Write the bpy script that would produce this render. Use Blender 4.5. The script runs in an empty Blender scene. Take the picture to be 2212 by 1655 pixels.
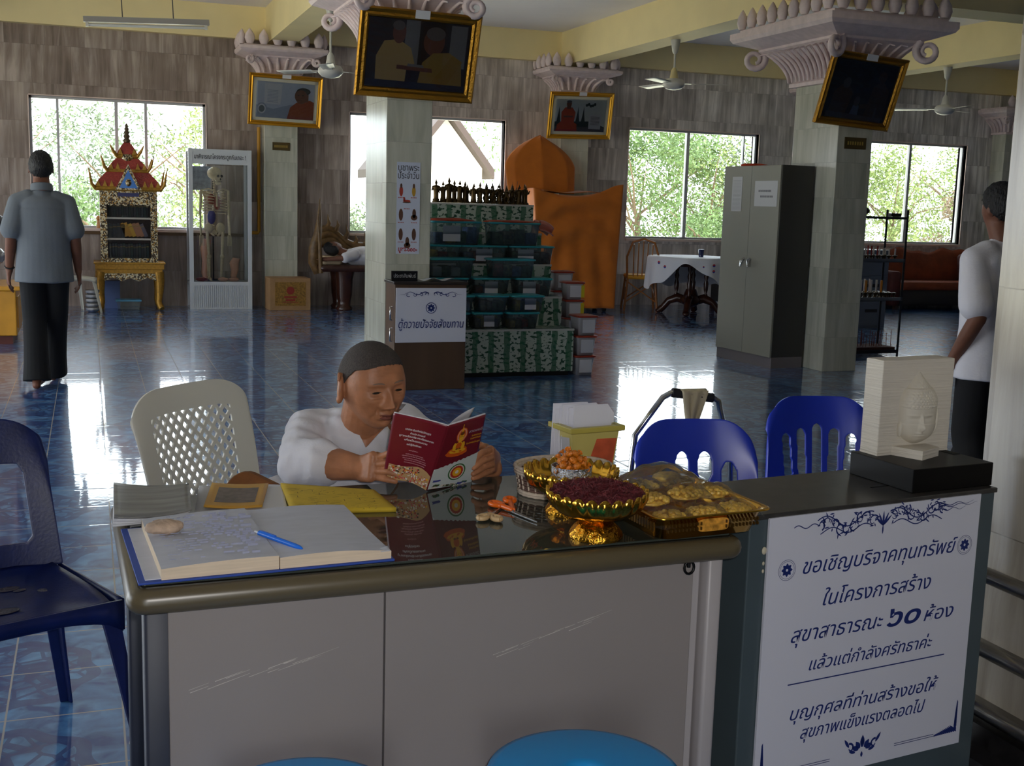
import bpy, bmesh, math, random
from mathutils import Vector, Matrix, Euler, noise as mnoise
PI = math.pi
S = bpy.context.scene
COL = S.collection
random.seed(7)

# ------------------------------------------------------------------ camera
cam_d = bpy.data.cameras.new('camera')
cam_d.sensor_width = 36.0
cam_d.lens = 2510.0 / 2212.0 * 36.0
cam_d.clip_start, cam_d.clip_end = 0.05, 300
cam = bpy.data.objects.new('camera', cam_d)
COL.objects.link(cam)
CAM_H = 1.41
_R = ((0.9405022, -0.33858916, 0.02851286), (-0.0248569, -0.152248, -0.9880297), (0.33887717, 0.92853537, -0.15160586))
_r, _d, _f = (Vector(v) for v in _R)
cam.matrix_world = Matrix.Translation((0, 0, CAM_H)) @ Matrix((_r, -_d, -_f)).transposed().to_4x4()
S.camera = cam

# ------------------------------------------------------------------ world, sun, flash, exposure
S.view_settings.view_transform = 'Standard'
S.view_settings.look = 'None'
S.view_settings.exposure = -0.5
S.view_settings.gamma = 1.0
S.view_settings.use_curve_mapping = False
W = bpy.data.worlds.new('world')
S.world = W
W.use_nodes = True
_bg = W.node_tree.nodes['Background']
_bg.inputs['Color'].default_value = (0.86, 0.93, 1.0, 1)
_bg.inputs['Strength'].default_value = 8.0
sun_d = bpy.data.lights.new('sun', 'SUN')
sun_d.energy = 16.0
sun_d.angle = 0.02
sun_d.color = (1.0, 0.96, 0.86)
sun = bpy.data.objects.new('sun', sun_d)
sun.rotation_euler = (math.radians(28), 0, math.radians(25))
COL.objects.link(sun)
flash_d = bpy.data.lights.new('camera_flash', 'SPOT')
flash_d.energy = 85.0
flash_d.spot_size = math.radians(100)
flash_d.spot_blend = 0.6
flash_d.shadow_soft_size = 0.02
flash_d.color = (1.0, 0.96, 0.92)
flash = bpy.data.objects.new('camera_flash', flash_d)
flash.matrix_world = cam.matrix_world @ Matrix.Translation((0.045, 0.04, -0.01))
COL.objects.link(flash)
for name, loc, rot, sx, sy in (('doorway_daylight', (-0.9, -4.02, 1.35), (-PI / 2, 0, PI), 1.2, 2.6),
                               ('side_daylight', (-5.0, 8.0, 1.45), (0, -PI / 2, 0), 2.2, 10.0)):
    ld = bpy.data.lights.new(name, 'AREA')
    ld.shape = 'RECTANGLE'
    ld.size, ld.size_y = sx, sy
    ld.cycles.is_portal = True
    lo = bpy.data.objects.new(name, ld)
    lo.location, lo.rotation_euler = loc, rot
    COL.objects.link(lo)

# ------------------------------------------------------------------ helpers
def ray(px, py):
    v = Vector(((px - 1106.0) / 2510.0, (py - 827.5) / 2510.0, 1.0))
    return _r * v.x + _d * v.y + _f * v.z

def on_y(px, py, Y):            # the point of the vertical plane y = Y seen there
    d = ray(px, py); return Vector((0, 0, CAM_H)) + d * (Y / d.y)

def on_z(px, py, z):            # the point of the level plane at height z seen there
    d = ray(px, py); return Vector((0, 0, CAM_H)) + d * ((z - CAM_H) / d.z)

def hexc(c):
    f = lambda u: u / 12.92 if u <= 0.04045 else ((u + 0.055) / 1.055) ** 2.4
    return tuple(f(x / 255.0) for x in c) + (1.0,)

MATS = {}
def M(name, col, rough=0.5, metal=0.0, spec=0.5, bump=0.0, bscale=60.0, var=0.0, vscale=8.0, stretch=(1, 1, 1), coat=0.0, trans=0.0, sheen=0.0, alpha=1.0, sss=0.0):
    if name in MATS: return MATS[name]
    m = bpy.data.materials.new(name); m.use_nodes = True
    nt = m.node_tree; N, L = nt.nodes, nt.links
    b = N['Principled BSDF']
    c = hexc(col)
    b.inputs['Base Color'].default_value = c
    b.inputs['Roughness'].default_value = rough
    b.inputs['Metallic'].default_value = metal
    b.inputs['Specular IOR Level'].default_value = spec
    b.inputs['Coat Weight'].default_value = coat
    b.inputs['Coat Roughness'].default_value = 0.08
    b.inputs['Transmission Weight'].default_value = trans
    b.inputs['Sheen Weight'].default_value = sheen
    b.inputs['Alpha'].default_value = alpha
    if sss:
        b.inputs['Subsurface Weight'].default_value = sss
        b.inputs['Subsurface Radius'].default_value = (0.012, 0.005, 0.003)
        b.inputs['Subsurface Scale'].default_value = 0.5
    tc = None
    if var or bump:
        tc = N.new('ShaderNodeTexCoord'); mp = N.new('ShaderNodeMapping')
        mp.inputs['Scale'].default_value = stretch
        L.new(tc.outputs['Object'], mp.inputs['Vector'])
    if var:
        n = N.new('ShaderNodeTexNoise'); n.inputs['Scale'].default_value = vscale; n.inputs['Detail'].default_value = 5
        L.new(mp.outputs[0], n.inputs['Vector'])
        r = N.new('ShaderNodeValToRGB')
        r.color_ramp.elements[0].position, r.color_ramp.elements[1].position = 0.3, 0.7
        r.color_ramp.elements[0].color = tuple(max(0, x * (1 - var)) for x in c[:3]) + (1,)
        r.color_ramp.elements[1].color = tuple(min(1, x * (1 + var)) for x in c[:3]) + (1,)
        L.new(n.outputs['Fac'], r.inputs['Fac']); L.new(r.outputs['Color'], b.inputs['Base Color'])
    if bump:
        n = N.new('ShaderNodeTexNoise'); n.inputs['Scale'].default_value = bscale; n.inputs['Detail'].default_value = 4
        L.new(mp.outputs[0], n.inputs['Vector'])
        k = N.new('ShaderNodeBump'); k.inputs['Strength'].default_value = bump; k.inputs['Distance'].default_value = 0.01
        L.new(n.outputs['Fac'], k.inputs['Height']); L.new(k.outputs['Normal'], b.inputs['Normal'])
    MATS[name] = m
    return m

def glass(name, tint=(1, 1, 1), refl=1.0, rough=0.0, veil=None, veil_w=0.0):
    """A thin pane: light passes straight through, the surface mirrors by Fresnel; veil = dusty/milky share."""
    if name in MATS: return MATS[name]
    m = bpy.data.materials.new(name); m.use_nodes = True
    nt = m.node_tree; N, L = nt.nodes, nt.links; N.clear()
    o = N.new('ShaderNodeOutputMaterial'); t = N.new('ShaderNodeBsdfTransparent'); g = N.new('ShaderNodeBsdfGlossy')
    f = N.new('ShaderNodeFresnel'); f.inputs['IOR'].default_value = 1.45
    t.inputs['Color'].default_value = tint + (1,); g.inputs['Roughness'].default_value = rough
    x = N.new('ShaderNodeMixShader'); mu = N.new('ShaderNodeMath'); mu.operation = 'MULTIPLY'; mu.inputs[1].default_value = refl
    L.new(f.outputs[0], mu.inputs[0]); L.new(mu.outputs[0], x.inputs[0]); L.new(t.outputs[0], x.inputs[1]); L.new(g.outputs[0], x.inputs[2])
    out = x
    if veil_w:
        d = N.new('ShaderNodeBsdfDiffuse'); d.inputs['Color'].default_value = veil + (1,)
        y = N.new('ShaderNodeMixShader'); y.inputs[0].default_value = veil_w
        L.new(x.outputs[0], y.inputs[1]); L.new(d.outputs[0], y.inputs[2]); out = y
    L.new(out.outputs[0], o.inputs['Surface'])
    MATS[name] = m
    return m

class MB:
    """Collects shapes; build() links them as ONE mesh object."""
    def __init__(s): s.v, s.f, s.m, s.sm = [], [], [], []
    def add(s, vs, fs, mi=0, smooth=False, mat=None):
        o = len(s.v)
        s.v += [tuple(mat @ Vector(v)) if mat else tuple(v) for v in vs]
        for f in fs:
            s.f.append([i + o for i in f]); s.m.append(mi); s.sm.append(smooth)
        return s
    def box(s, a, b, mi=0, mat=None):
        (x0, y0, z0), (x1, y1, z1) = a, b
        vs = [(x0, y0, z0), (x1, y0, z0), (x1, y1, z0), (x0, y1, z0), (x0, y0, z1), (x1, y0, z1), (x1, y1, z1), (x0, y1, z1)]
        return s.add(vs, [(0, 3, 2, 1), (4, 5, 6, 7), (0, 1, 5, 4), (1, 2, 6, 5), (2, 3, 7, 6), (3, 0, 4, 7)], mi, False, mat)
    def cbox(s, c, d, mi=0, mat=None):
        return s.box([c[i] - d[i] / 2 for i in range(3)], [c[i] + d[i] / 2 for i in range(3)], mi, mat)
    def rbox(s, a, b, r=0.01, n=3, mi=0, mat=None):
        """box whose four upright edges are rounded, top and bottom edges slightly chamfered"""
        (x0, y0, z0), (x1, y1, z1) = a, b
        def ring(ins, z):
            out = []
            for cx, cy, a0 in ((x1 - r, y0 + r, -PI / 2), (x1 - r, y1 - r, 0), (x0 + r, y1 - r, PI / 2), (x0 + r, y0 + r, PI)):
                for k in range(n + 1):
                    t = a0 + PI / 2 * k / n
                    out.append((cx + (r - ins) * math.cos(t), cy + (r - ins) * math.sin(t), z))
            return out
        c = min(r * 0.5, (z1 - z0) * 0.3)
        rings = [ring(c, z0), ring(0, z0 + c), ring(0, z1 - c), ring(c, z1)]
        return s.rings(rings, mi, True, True, True, mat)
    def rings(s, rings, mi=0, cap0=True, cap1=True, smooth=True, mat=None, closed=True):
        n = len(rings[0]); vs = [p for r in rings for p in r]; fs = []
        for i in range(len(rings) - 1):
            for j in range(n if closed else n - 1):
                k = (j + 1) % n
                fs.append((i * n + j, i * n + k, (i + 1) * n + k, (i + 1) * n + j))
        s.add(vs, fs, mi, smooth, mat)
        if cap0: s.add(rings[0], [tuple(reversed(range(n)))], mi, False, mat)
        if cap1: s.add(rings[-1], [tuple(range(n))], mi, False, mat)
        return s
    def lathe(s, prof, n=24, c=(0, 0, 0), mi=0, mat=None, wob=None, cap0=True, cap1=True, sx=1.0, sy=1.0):
        rings = []
        for r, z in prof:
            ring = []
            for k in range(n):
                t = 2 * PI * k / n
                q = r * (wob(t, z, r) if wob else 1.0)
                ring.append((c[0] + q * math.cos(t) * sx, c[1] + q * math.sin(t) * sy, c[2] + z))
            rings.append(ring)
        return s.rings(rings, mi, cap0, cap1, True, mat)
    def tube(s, pts, r, n=8, mi=0, mat=None, cap=True, flat=1.0):
        pts = [Vector(p) for p in pts]
        rs = r if isinstance(r, (list, tuple)) else [r] * len(pts)
        rings = []; prev = None
        for i, p in enumerate(pts):
            t = (pts[min(i + 1, len(pts) - 1)] - pts[max(i - 1, 0)]).normalized()
            if prev is None:
                u = t.orthogonal().normalized() if abs(t.z) > 0.99 else t.cross(Vector((0, 0, 1))).normalized()
            else:
                u = (prev - t * prev.dot(t)).normalized()
            prev = u; w = t.cross(u)
            rings.append([tuple(p + (u * math.cos(2 * PI * k / n) + w * math.sin(2 * PI * k / n) * flat) * rs[i]) for k in range(n)])
        return s.rings(rings, mi, cap, cap, True, mat)
    def ball(s, c, r, n=12, m=8, mi=0, mat=None, sc=(1, 1, 1)):
        vs = [(c[0], c[1], c[2] - r * sc[2])]; fs = []
        for i in range(1, m):
            a = -PI / 2 + PI * i / m
            for k in range(n):
                t = 2 * PI * k / n
                vs.append((c[0] + r * sc[0] * math.cos(a) * math.cos(t), c[1] + r * sc[1] * math.cos(a) * math.sin(t), c[2] + r * sc[2] * math.sin(a)))
        vs.append((c[0], c[1], c[2] + r * sc[2]))
        for k in range(n):
            fs.append((0, 1 + (k + 1) % n, 1 + k))
            fs.append((len(vs) - 1, len(vs) - 1 - n + k, len(vs) - 1 - n + (k + 1) % n))
        for i in range(m - 2):
            for k in range(n):
                a = 1 + i * n + k; b = 1 + i * n + (k + 1) % n
                fs.append((a, b, b + n, a + n))
        return s.add(vs, fs, mi, True, mat)
    def prism(s, poly, y0, y1, mi=0, mat=None, axis='y'):
        """outline in (x, z) pushed from y0 to y1 (axis y), or in (x, y) pushed in z, or (y, z) pushed in x"""
        P = {'y': lambda a, b, t: (a, t, b), 'z': lambda a, b, t: (a, b, t), 'x': lambda a, b, t: (t, a, b)}[axis]
        n = len(poly)
        vs = [P(a, b, y0) for a, b in poly] + [P(a, b, y1) for a, b in poly]
        fs = [tuple(range(n)), tuple(reversed(range(n, 2 * n)))] + [(i, i + n, (i + 1) % n + n, (i + 1) % n) for i in range(n)]
        return s.add(vs, fs, mi, False, mat)
    def grid(s, fn, nu, nv, mi=0, smooth=True, mat=None, thick=0.0):
        """surface fn(u, v) -> point, u and v in 0..1; thick gives it a second skin along the normal"""
        P = [[Vector(fn(i / nu, j / nv)) for j in range(nv + 1)] for i in range(nu + 1)]
        w = nv + 1
        vs = [tuple(p) for r in P for p in r]
        fs = [(i * w + j, (i + 1) * w + j, (i + 1) * w + j + 1, i * w + j + 1) for i in range(nu) for j in range(nv)]
        if thick:
            o = len(vs)
            for i in range(nu + 1):
                for j in range(nv + 1):
                    du = P[min(i + 1, nu)][j] - P[max(i - 1, 0)][j]; dv = P[i][min(j + 1, nv)] - P[i][max(j - 1, 0)]
                    nrm = du.cross(dv)
                    nrm = nrm.normalized() if nrm.length > 1e-12 else Vector((0, 0, 1))
                    vs.append(tuple(P[i][j] - nrm * thick))
            fs += [tuple(o + k for k in reversed(f)) for f in fs[:nu * nv]]
            for i in range(nu):
                for j0 in (0, nv):
                    a, b = i * w + j0, (i + 1) * w + j0
                    fs.append((a, o + a, o + b, b) if j0 == 0 else (b, o + b, o + a, a))
            for j in range(nv):
                for i0 in (0, nu):
                    a, b = i0 * w + j, i0 * w + j + 1
                    fs.append((b, o + b, o + a, a) if i0 == 0 else (a, o + a, o + b, b))
        return s.add(vs, fs, mi, smooth, mat)
    def mesh(s, name, mats):
        me = bpy.data.meshes.new(name)
        me.from_pydata(s.v, [], s.f)
        for m in (mats if isinstance(mats, (list, tuple)) else [mats]): me.materials.append(m)
        me.polygons.foreach_set('material_index', s.m)
        me.polygons.foreach_set('use_smooth', s.sm)
        me.validate(); me.update()
        return me
    def build(s, name, mats, parent=None, loc=None, rot=None, bevel=0.0, weld=False):
        me = s.mesh(name, mats)
        if weld or bevel:
            bm = bmesh.new(); bm.from_mesh(me)
            bmesh.ops.remove_doubles(bm, verts=bm.verts, dist=1e-5)
            bmesh.ops.recalc_face_normals(bm, faces=bm.faces)
            bm.to_mesh(me); bm.free()
        o = bpy.data.objects.new(name, me); COL.objects.link(o)
        if parent: o.parent = parent
        if loc is not None: o.location = loc
        if rot is not None: o.rotation_euler = rot
        if bevel:
            b = o.modifiers.new('edge', 'BEVEL'); b.width = bevel; b.segments = 2; b.limit_method = 'ANGLE'
        return o

def tag(o, label, cat, group=None, kind=None):
    if label: o['label'] = label
    if cat: o['category'] = cat
    if group: o['group'] = group
    if kind: o['kind'] = kind
    return o

def thing(name, label, cat, loc=(0, 0, 0), rz=0.0, group=None, rot=None):
    o = bpy.data.objects.new(name, None); COL.objects.link(o)
    o.empty_display_size = 0.05
    o.location = loc; o.rotation_euler = rot if rot else (0, 0, rz)
    return tag(o, label, cat, group)

def struct(o): o['kind'] = 'structure'; return o

def kids(o): return [c for c in COL.objects if c.parent == o]

def dup(o, loc=None, rz=None, label=None, scale=None, parent=None):
    c = o.copy(); COL.objects.link(c)
    if parent: c.parent = parent
    if loc is not None: c.location = loc
    if rz is not None: c.rotation_euler = (0, 0, rz)
    if scale is not None: c.scale = scale
    if label: c['label'] = label
    for ch in list(o.children): dup(ch, parent=c)
    return c

def text(name, body, size, m, parent, loc, rot=(PI / 2, 0, 0), align='CENTER', shear=0.0, bold=0.0, sx=1.0, depth=0.0003):
    cu = bpy.data.curves.new(name, 'FONT')
    cu.body = body; cu.size = size; cu.align_x = align; cu.shear = shear; cu.offset = bold; cu.extrude = depth
    cu.materials.append(m)
    o = bpy.data.objects.new(name, cu); COL.objects.link(o)
    o.parent = parent; o.location = loc; o.rotation_euler = rot; o.scale = (sx, 1, 1)
    return o

def smoothstep(a, b, x):
    t = max(0.0, min(1.0, (x - a) / (b - a))); return t * t * (3 - 2 * t)
def lerp(a, b, t): return a + (b - a) * t

def solid_from(mb, name, mats, parent=None, voxel=0.004, smooth=4, fac=0.5):
    """one continuous skin over overlapping closed shapes"""
    tmp = mb.build(name, mats)
    r = tmp.modifiers.new('skin', 'REMESH'); r.mode = 'VOXEL'; r.voxel_size = voxel; r.use_smooth_shade = True
    if smooth:
        k = tmp.modifiers.new('soft', 'SMOOTH'); k.iterations = smooth; k.factor = fac
    dg = bpy.context.evaluated_depsgraph_get()
    me = bpy.data.meshes.new_from_object(tmp.evaluated_get(dg))
    me.name = name
    old = tmp.data; tmp.modifiers.clear(); tmp.data = me; bpy.data.meshes.remove(old)
    me.materials.clear()
    for m in (mats if isinstance(mats, (list, tuple)) else [mats]): me.materials.append(m)
    for p in me.polygons: p.use_smooth = True
    if parent: tmp.parent = parent
    return tmp
# ================================================================== THE HALL
def nodes_mat(name):
    m = bpy.data.materials.new(name); m.use_nodes = True
    return m, m.node_tree.nodes, m.node_tree.links, m.node_tree.nodes['Principled BSDF']

def math_node(N, L, op, a, b=None):
    n = N.new('ShaderNodeMath'); n.operation = op
    for i, x in enumerate((a, b)):
        if x is None: continue
        if isinstance(x, (int, float)): n.inputs[i].default_value = x
        else: L.new(x, n.inputs[i])
    return n.outputs[0]

def floor_material():
    m, N, L, b = nodes_mat('blue_glazed_tile')
    g = N.new('ShaderNodeNewGeometry'); sep = N.new('ShaderNodeSeparateXYZ'); L.new(g.outputs['Position'], sep.inputs[0])
    X = math_node(N, L, 'DIVIDE', math_node(N, L, 'SUBTRACT', sep.outputs[0], 0.055), 0.30)
    Y = math_node(N, L, 'DIVIDE', math_node(N, L, 'SUBTRACT', sep.outputs[1], 0.00), 0.322)
    fx = math_node(N, L, 'FRACT', X); fy = math_node(N, L, 'FRACT', Y)
    ex = math_node(N, L, 'MINIMUM', fx, math_node(N, L, 'SUBTRACT', 1.0, fx))
    ey = math_node(N, L, 'MINIMUM', fy, math_node(N, L, 'SUBTRACT', 1.0, fy))
    e = math_node(N, L, 'MINIMUM', ex, ey)
    grout = math_node(N, L, 'LESS_THAN', e, 0.009)
    # mottled blue glaze
    n1 = N.new('ShaderNodeTexNoise'); n1.inputs['Scale'].default_value = 9; n1.inputs['Detail'].default_value = 6; n1.inputs['Distortion'].default_value = 1.2
    L.new(g.outputs['Position'], n1.inputs['Vector'])
    r = N.new('ShaderNodeValToRGB'); r.color_ramp.elements[0].position = 0.36; r.color_ramp.elements[1].position = 0.66
    r.color_ramp.elements[0].color = hexc((24, 66, 134)); r.color_ramp.elements[1].color = hexc((98, 154, 208))
    L.new(n1.outputs['Fac'], r.inputs[0])
    # rosette printed over each block of 2 x 2 tiles
    hx = math_node(N, L, 'SUBTRACT', math_node(N, L, 'FRACT', math_node(N, L, 'MULTIPLY', X, 0.5)), 0.5)
    hy = math_node(N, L, 'SUBTRACT', math_node(N, L, 'FRACT', math_node(N, L, 'MULTIPLY', Y, 0.5)), 0.5)
    rad = math_node(N, L, 'SQRT', math_node(N, L, 'ADD', math_node(N, L, 'MULTIPLY', hx, hx), math_node(N, L, 'MULTIPLY', hy, hy)))
    ang = math_node(N, L, 'ARCTAN2', hy, hx)
    pet = math_node(N, L, 'MULTIPLY', math_node(N, L, 'SINE', math_node(N, L, 'MULTIPLY', ang, 8.0)), 0.022)
    rr = math_node(N, L, 'ADD', rad, pet)
    band = math_node(N, L, 'LESS_THAN', math_node(N, L, 'ABSOLUTE', math_node(N, L, 'SUBTRACT', rr, 0.36)), 0.035)
    n2 = N.new('ShaderNodeTexVoronoi'); n2.feature = 'DISTANCE_TO_EDGE'; n2.inputs['Scale'].default_value = 17
    L.new(g.outputs['Position'], n2.inputs['Vector'])
    vein = math_node(N, L, 'MULTIPLY', math_node(N, L, 'LESS_THAN', n2.outputs['Distance'], 0.10), math_node(N, L, 'LESS_THAN', rr, 0.34))
    fig = math_node(N, L, 'MULTIPLY', math_node(N, L, 'MAXIMUM', band, vein), 0.8)
    mx = N.new('ShaderNodeMix'); mx.data_type = 'RGBA'
    L.new(fig, mx.inputs[0]); L.new(r.outputs[0], mx.inputs[6]); mx.inputs[7].default_value = hexc((44, 60, 122))
    m2 = N.new('ShaderNodeMix'); m2.data_type = 'RGBA'
    L.new(grout, m2.inputs[0]); L.new(mx.outputs[2], m2.inputs[6]); m2.inputs[7].default_value = hexc((176, 172, 168))
    L.new(m2.outputs[2], b.inputs['Base Color'])
    rg = math_node(N, L, 'ADD', math_node(N, L, 'MULTIPLY', grout, 0.25), 0.30)
    L.new(rg, b.inputs['Roughness'])
    b.inputs['Specular IOR Level'].default_value = 0.35
    # wavy glaze
    n3 = N.new('ShaderNodeTexNoise'); n3.inputs['Scale'].default_value = 26; n3.inputs['Detail'].default_value = 2
    L.new(g.outputs['Position'], n3.inputs['Vector'])
    cush = math_node(N, L, 'MULTIPLY', math_node(N, L, 'MINIMUM', e, 0.05), 6.0)
    h = math_node(N, L, 'ADD', math_node(N, L, 'MULTIPLY', n3.outputs['Fac'], 0.30), cush)
    k = N.new('ShaderNodeBump'); k.inputs['Strength'].default_value = 0.13; k.inputs['Distance'].default_value = 0.006
    L.new(h, k.inputs['Height']); L.new(k.outputs[0], b.inputs['Normal']); L.new(k.outputs[0], b.inputs['Coat Normal'])
    b.inputs['Coat Weight'].default_value = 1.0; b.inputs['Coat Roughness'].default_value = 0.045
    return m

def marble_material(name, c0, c1, c2, bw, bh, axis='x', gloss=0.3, mortar=0.35, shift=0.0):
    """stone tiles laid in courses, every tile with its own grain"""
    m, N, L, b = nodes_mat(name)
    g = N.new('ShaderNodeNewGeometry'); sep = N.new('ShaderNodeSeparateXYZ'); L.new(g.outputs['Position'], sep.inputs[0])
    u = sep.outputs[0] if axis == 'x' else math_node(N, L, 'ADD', sep.outputs[0], sep.outputs[1])
    cm = N.new('ShaderNodeCombineXYZ'); L.new(u, cm.inputs[0]); L.new(sep.outputs[2], cm.inputs[1])
    br = N.new('ShaderNodeTexBrick')
    br.inputs['Scale'].default_value = 1.0; br.inputs['Brick Width'].default_value = bw; br.inputs['Row Height'].default_value = bh
    br.inputs['Mortar Size'].default_value = 0.002; br.inputs['Mortar Smooth'].default_value = 0.3; br.inputs['Bias'].default_value = 0
    br.offset = 0.35; br.inputs['Color1'].default_value = (0, 0, 0, 1); br.inputs['Color2'].default_value = (1, 1, 1, 1); br.inputs['Mortar'].default_value = (0.5, 0.5, 0.5, 1)
    L.new(cm.outputs[0], br.inputs['Vector'])
    # per tile offset for the grain
    off = N.new('ShaderNodeVectorMath'); off.operation = 'MULTIPLY_ADD'
    L.new(br.outputs['Color'], off.inputs[0]); off.inputs[1].default_value = (7.3, 3.1, 5.7); L.new(g.outputs['Position'], off.inputs[2])
    mp = N.new('ShaderNodeMapping'); mp.inputs['Scale'].default_value = (11, 11, 0.9); mp.inputs['Rotation'].default_value = (0, 0.14, 0)
    L.new(off.outputs[0], mp.inputs[0])
    n1 = N.new('ShaderNodeTexNoise'); n1.inputs['Scale'].default_value = 1.0; n1.inputs['Detail'].default_value = 7; n1.inputs['Roughness'].default_value = 0.62; n1.inputs['Distortion'].default_value = 0.7
    L.new(mp.outputs[0], n1.inputs['Vector'])
    n4 = N.new('ShaderNodeTexNoise'); n4.inputs['Scale'].default_value = 1.7; n4.inputs['Detail'].default_value = 2
    L.new(off.outputs[0], n4.inputs['Vector'])
    s = math_node(N, L, 'ADD', math_node(N, L, 'MULTIPLY', n1.outputs['Fac'], 0.62), math_node(N, L, 'MULTIPLY', n4.outputs['Fac'], 0.38))
    r = N.new('ShaderNodeValToRGB')
    r.color_ramp.elements[0].position = 0.36; r.color_ramp.elements[0].color = hexc(c0)
    r.color_ramp.elements[1].position = 0.66; r.color_ramp.elements[1].color = hexc(c2)
    e = r.color_ramp.elements.new(0.5); e.color = hexc(c1)
    L.new(s, r.inputs[0])
    # brown stone turns grey along the wall; rising value paints in brighter light
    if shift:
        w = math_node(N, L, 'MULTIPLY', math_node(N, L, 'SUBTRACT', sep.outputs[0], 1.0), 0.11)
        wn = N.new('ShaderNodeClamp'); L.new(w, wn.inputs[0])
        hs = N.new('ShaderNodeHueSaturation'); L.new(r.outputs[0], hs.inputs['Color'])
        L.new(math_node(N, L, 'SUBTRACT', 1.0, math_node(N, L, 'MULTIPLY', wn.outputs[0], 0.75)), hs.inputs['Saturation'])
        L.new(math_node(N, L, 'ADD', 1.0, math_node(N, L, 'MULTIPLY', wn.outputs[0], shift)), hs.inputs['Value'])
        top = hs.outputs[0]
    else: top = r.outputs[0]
    mx = N.new('ShaderNodeMix'); mx.data_type = 'RGBA'
    L.new(math_node(N, L, 'MULTIPLY', br.outputs['Fac'], mortar), mx.inputs[0]); L.new(top, mx.inputs[6]); mx.inputs[7].default_value = hexc((60, 55, 52))
    L.new(mx.outputs[2], b.inputs['Base Color'])
    b.inputs['Roughness'].default_value = gloss
    return m

FLOOR = floor_material()
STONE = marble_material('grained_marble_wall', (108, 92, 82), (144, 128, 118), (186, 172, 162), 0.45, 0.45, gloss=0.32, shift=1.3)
PILLAR = marble_material('pale_pillar_marble', (170, 170, 154), (192, 192, 176), (210, 208, 194), 0.9, 0.31, axis='xy', gloss=0.18, mortar=0.25)
NEARST = marble_material('veined_pillar_marble', (134, 124, 112), (172, 164, 150), (194, 188, 176), 0.7, 0.62, axis='xy', gloss=0.16)
YELLOW = M('cream_yellow_paint', (240, 222, 168), 0.7, var=0.05, vscale=2)
WHITE_C = M('white_ceiling_paint', (244, 240, 242), 0.8, var=0.02, vscale=1.5)
PINKW = M('pale_pink_plaster', (224, 206, 206), 0.55, var=0.10, vscale=14)
SILL = M('pale_window_trim', (226, 206, 196), 0.5)
ALU = M('window_aluminium', (196, 196, 198), 0.4, metal=0.2)
PANE = glass('window_glass', (0.96, 0.98, 0.97), 0.7)
OUTER = M('grey_render_wall', (150, 146, 140), 0.8)

XL, XR, YF, YB, ZC = -5.0, 17.0, -4.0, 15.5, 3.78
mb = MB().box((XL - .3, YF - 3, -0.12), (XR + .3, YB + .3, 0.0)); struct(mb.build('floor', FLOOR))
mb = MB().box((XL - .3, YF - 3.5, ZC), (XR + .3, YB + 1.2, ZC + 0.15)); struct(mb.build('ceiling', WHITE_C))
# back wall with four window openings
ZB0, ZB1, ZWT = 0.975, 2.555, 3.38
OPEN = [(-0.65, 1.42), (3.27, 5.45), (7.343, 9.49), (11.40, 13.35)]
mb = MB()
mb.box((XL, YB, 0), (XR, YB + .2, ZB0)); mb.box((XL, YB, ZB1), (XR, YB + .2, ZC))
xs = [XL] + [v for p in OPEN for v in p] + [XR]
for i in range(0, len(xs), 2): mb.box((xs[i], YB, ZB0), (xs[i + 1], YB + .2, ZB1))
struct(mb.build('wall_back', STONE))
# unseen side and front walls; openings sized to set the light inside
mb = MB()
mb.box((XL - .2, YF, 0), (XL, YB + .2, .35)); mb.box((XL - .2, YF, 2.55), (XL, YB + .2, ZC))
mb.box((XL - .2, YF, .35), (XL, 3.0, 2.55)); mb.box((XL - .2, 13.0, .35), (XL, YB + .2, 2.55))
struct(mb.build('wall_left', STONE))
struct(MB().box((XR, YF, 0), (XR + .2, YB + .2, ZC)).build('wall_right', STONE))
mb = MB()
mb.box((XL - .2, YF - .2, 2.65), (XR + .2, YF, ZC)); mb.box((XL - .2, YF - .2, 0), (-1.5, YF, 2.65)); mb.box((-.3, YF - .2, 0), (XR + .2, YF, 2.65))
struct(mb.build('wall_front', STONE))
# painted beams: along the back wall, and out from each pillar line
struct(MB().box((XL, YB - .12, ZWT), (XR, YB, ZC)).build('trim_1', YELLOW))
for i, x in enumerate((-1.75, 2.33, 6.37, 10.5, 14.3)):
    struct(MB().box((x - .17, YF, 3.33), (x + .17, YB - .12, ZC)).build('trim_%d' % (i + 2), YELLOW))
for i, y in enumerate((2.03, 9.15)):
    struct(MB().box((XL, y - .2, 3.29), (XR, y + .2, ZC)).build('trim_%d' % (i + 7), YELLOW))
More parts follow.
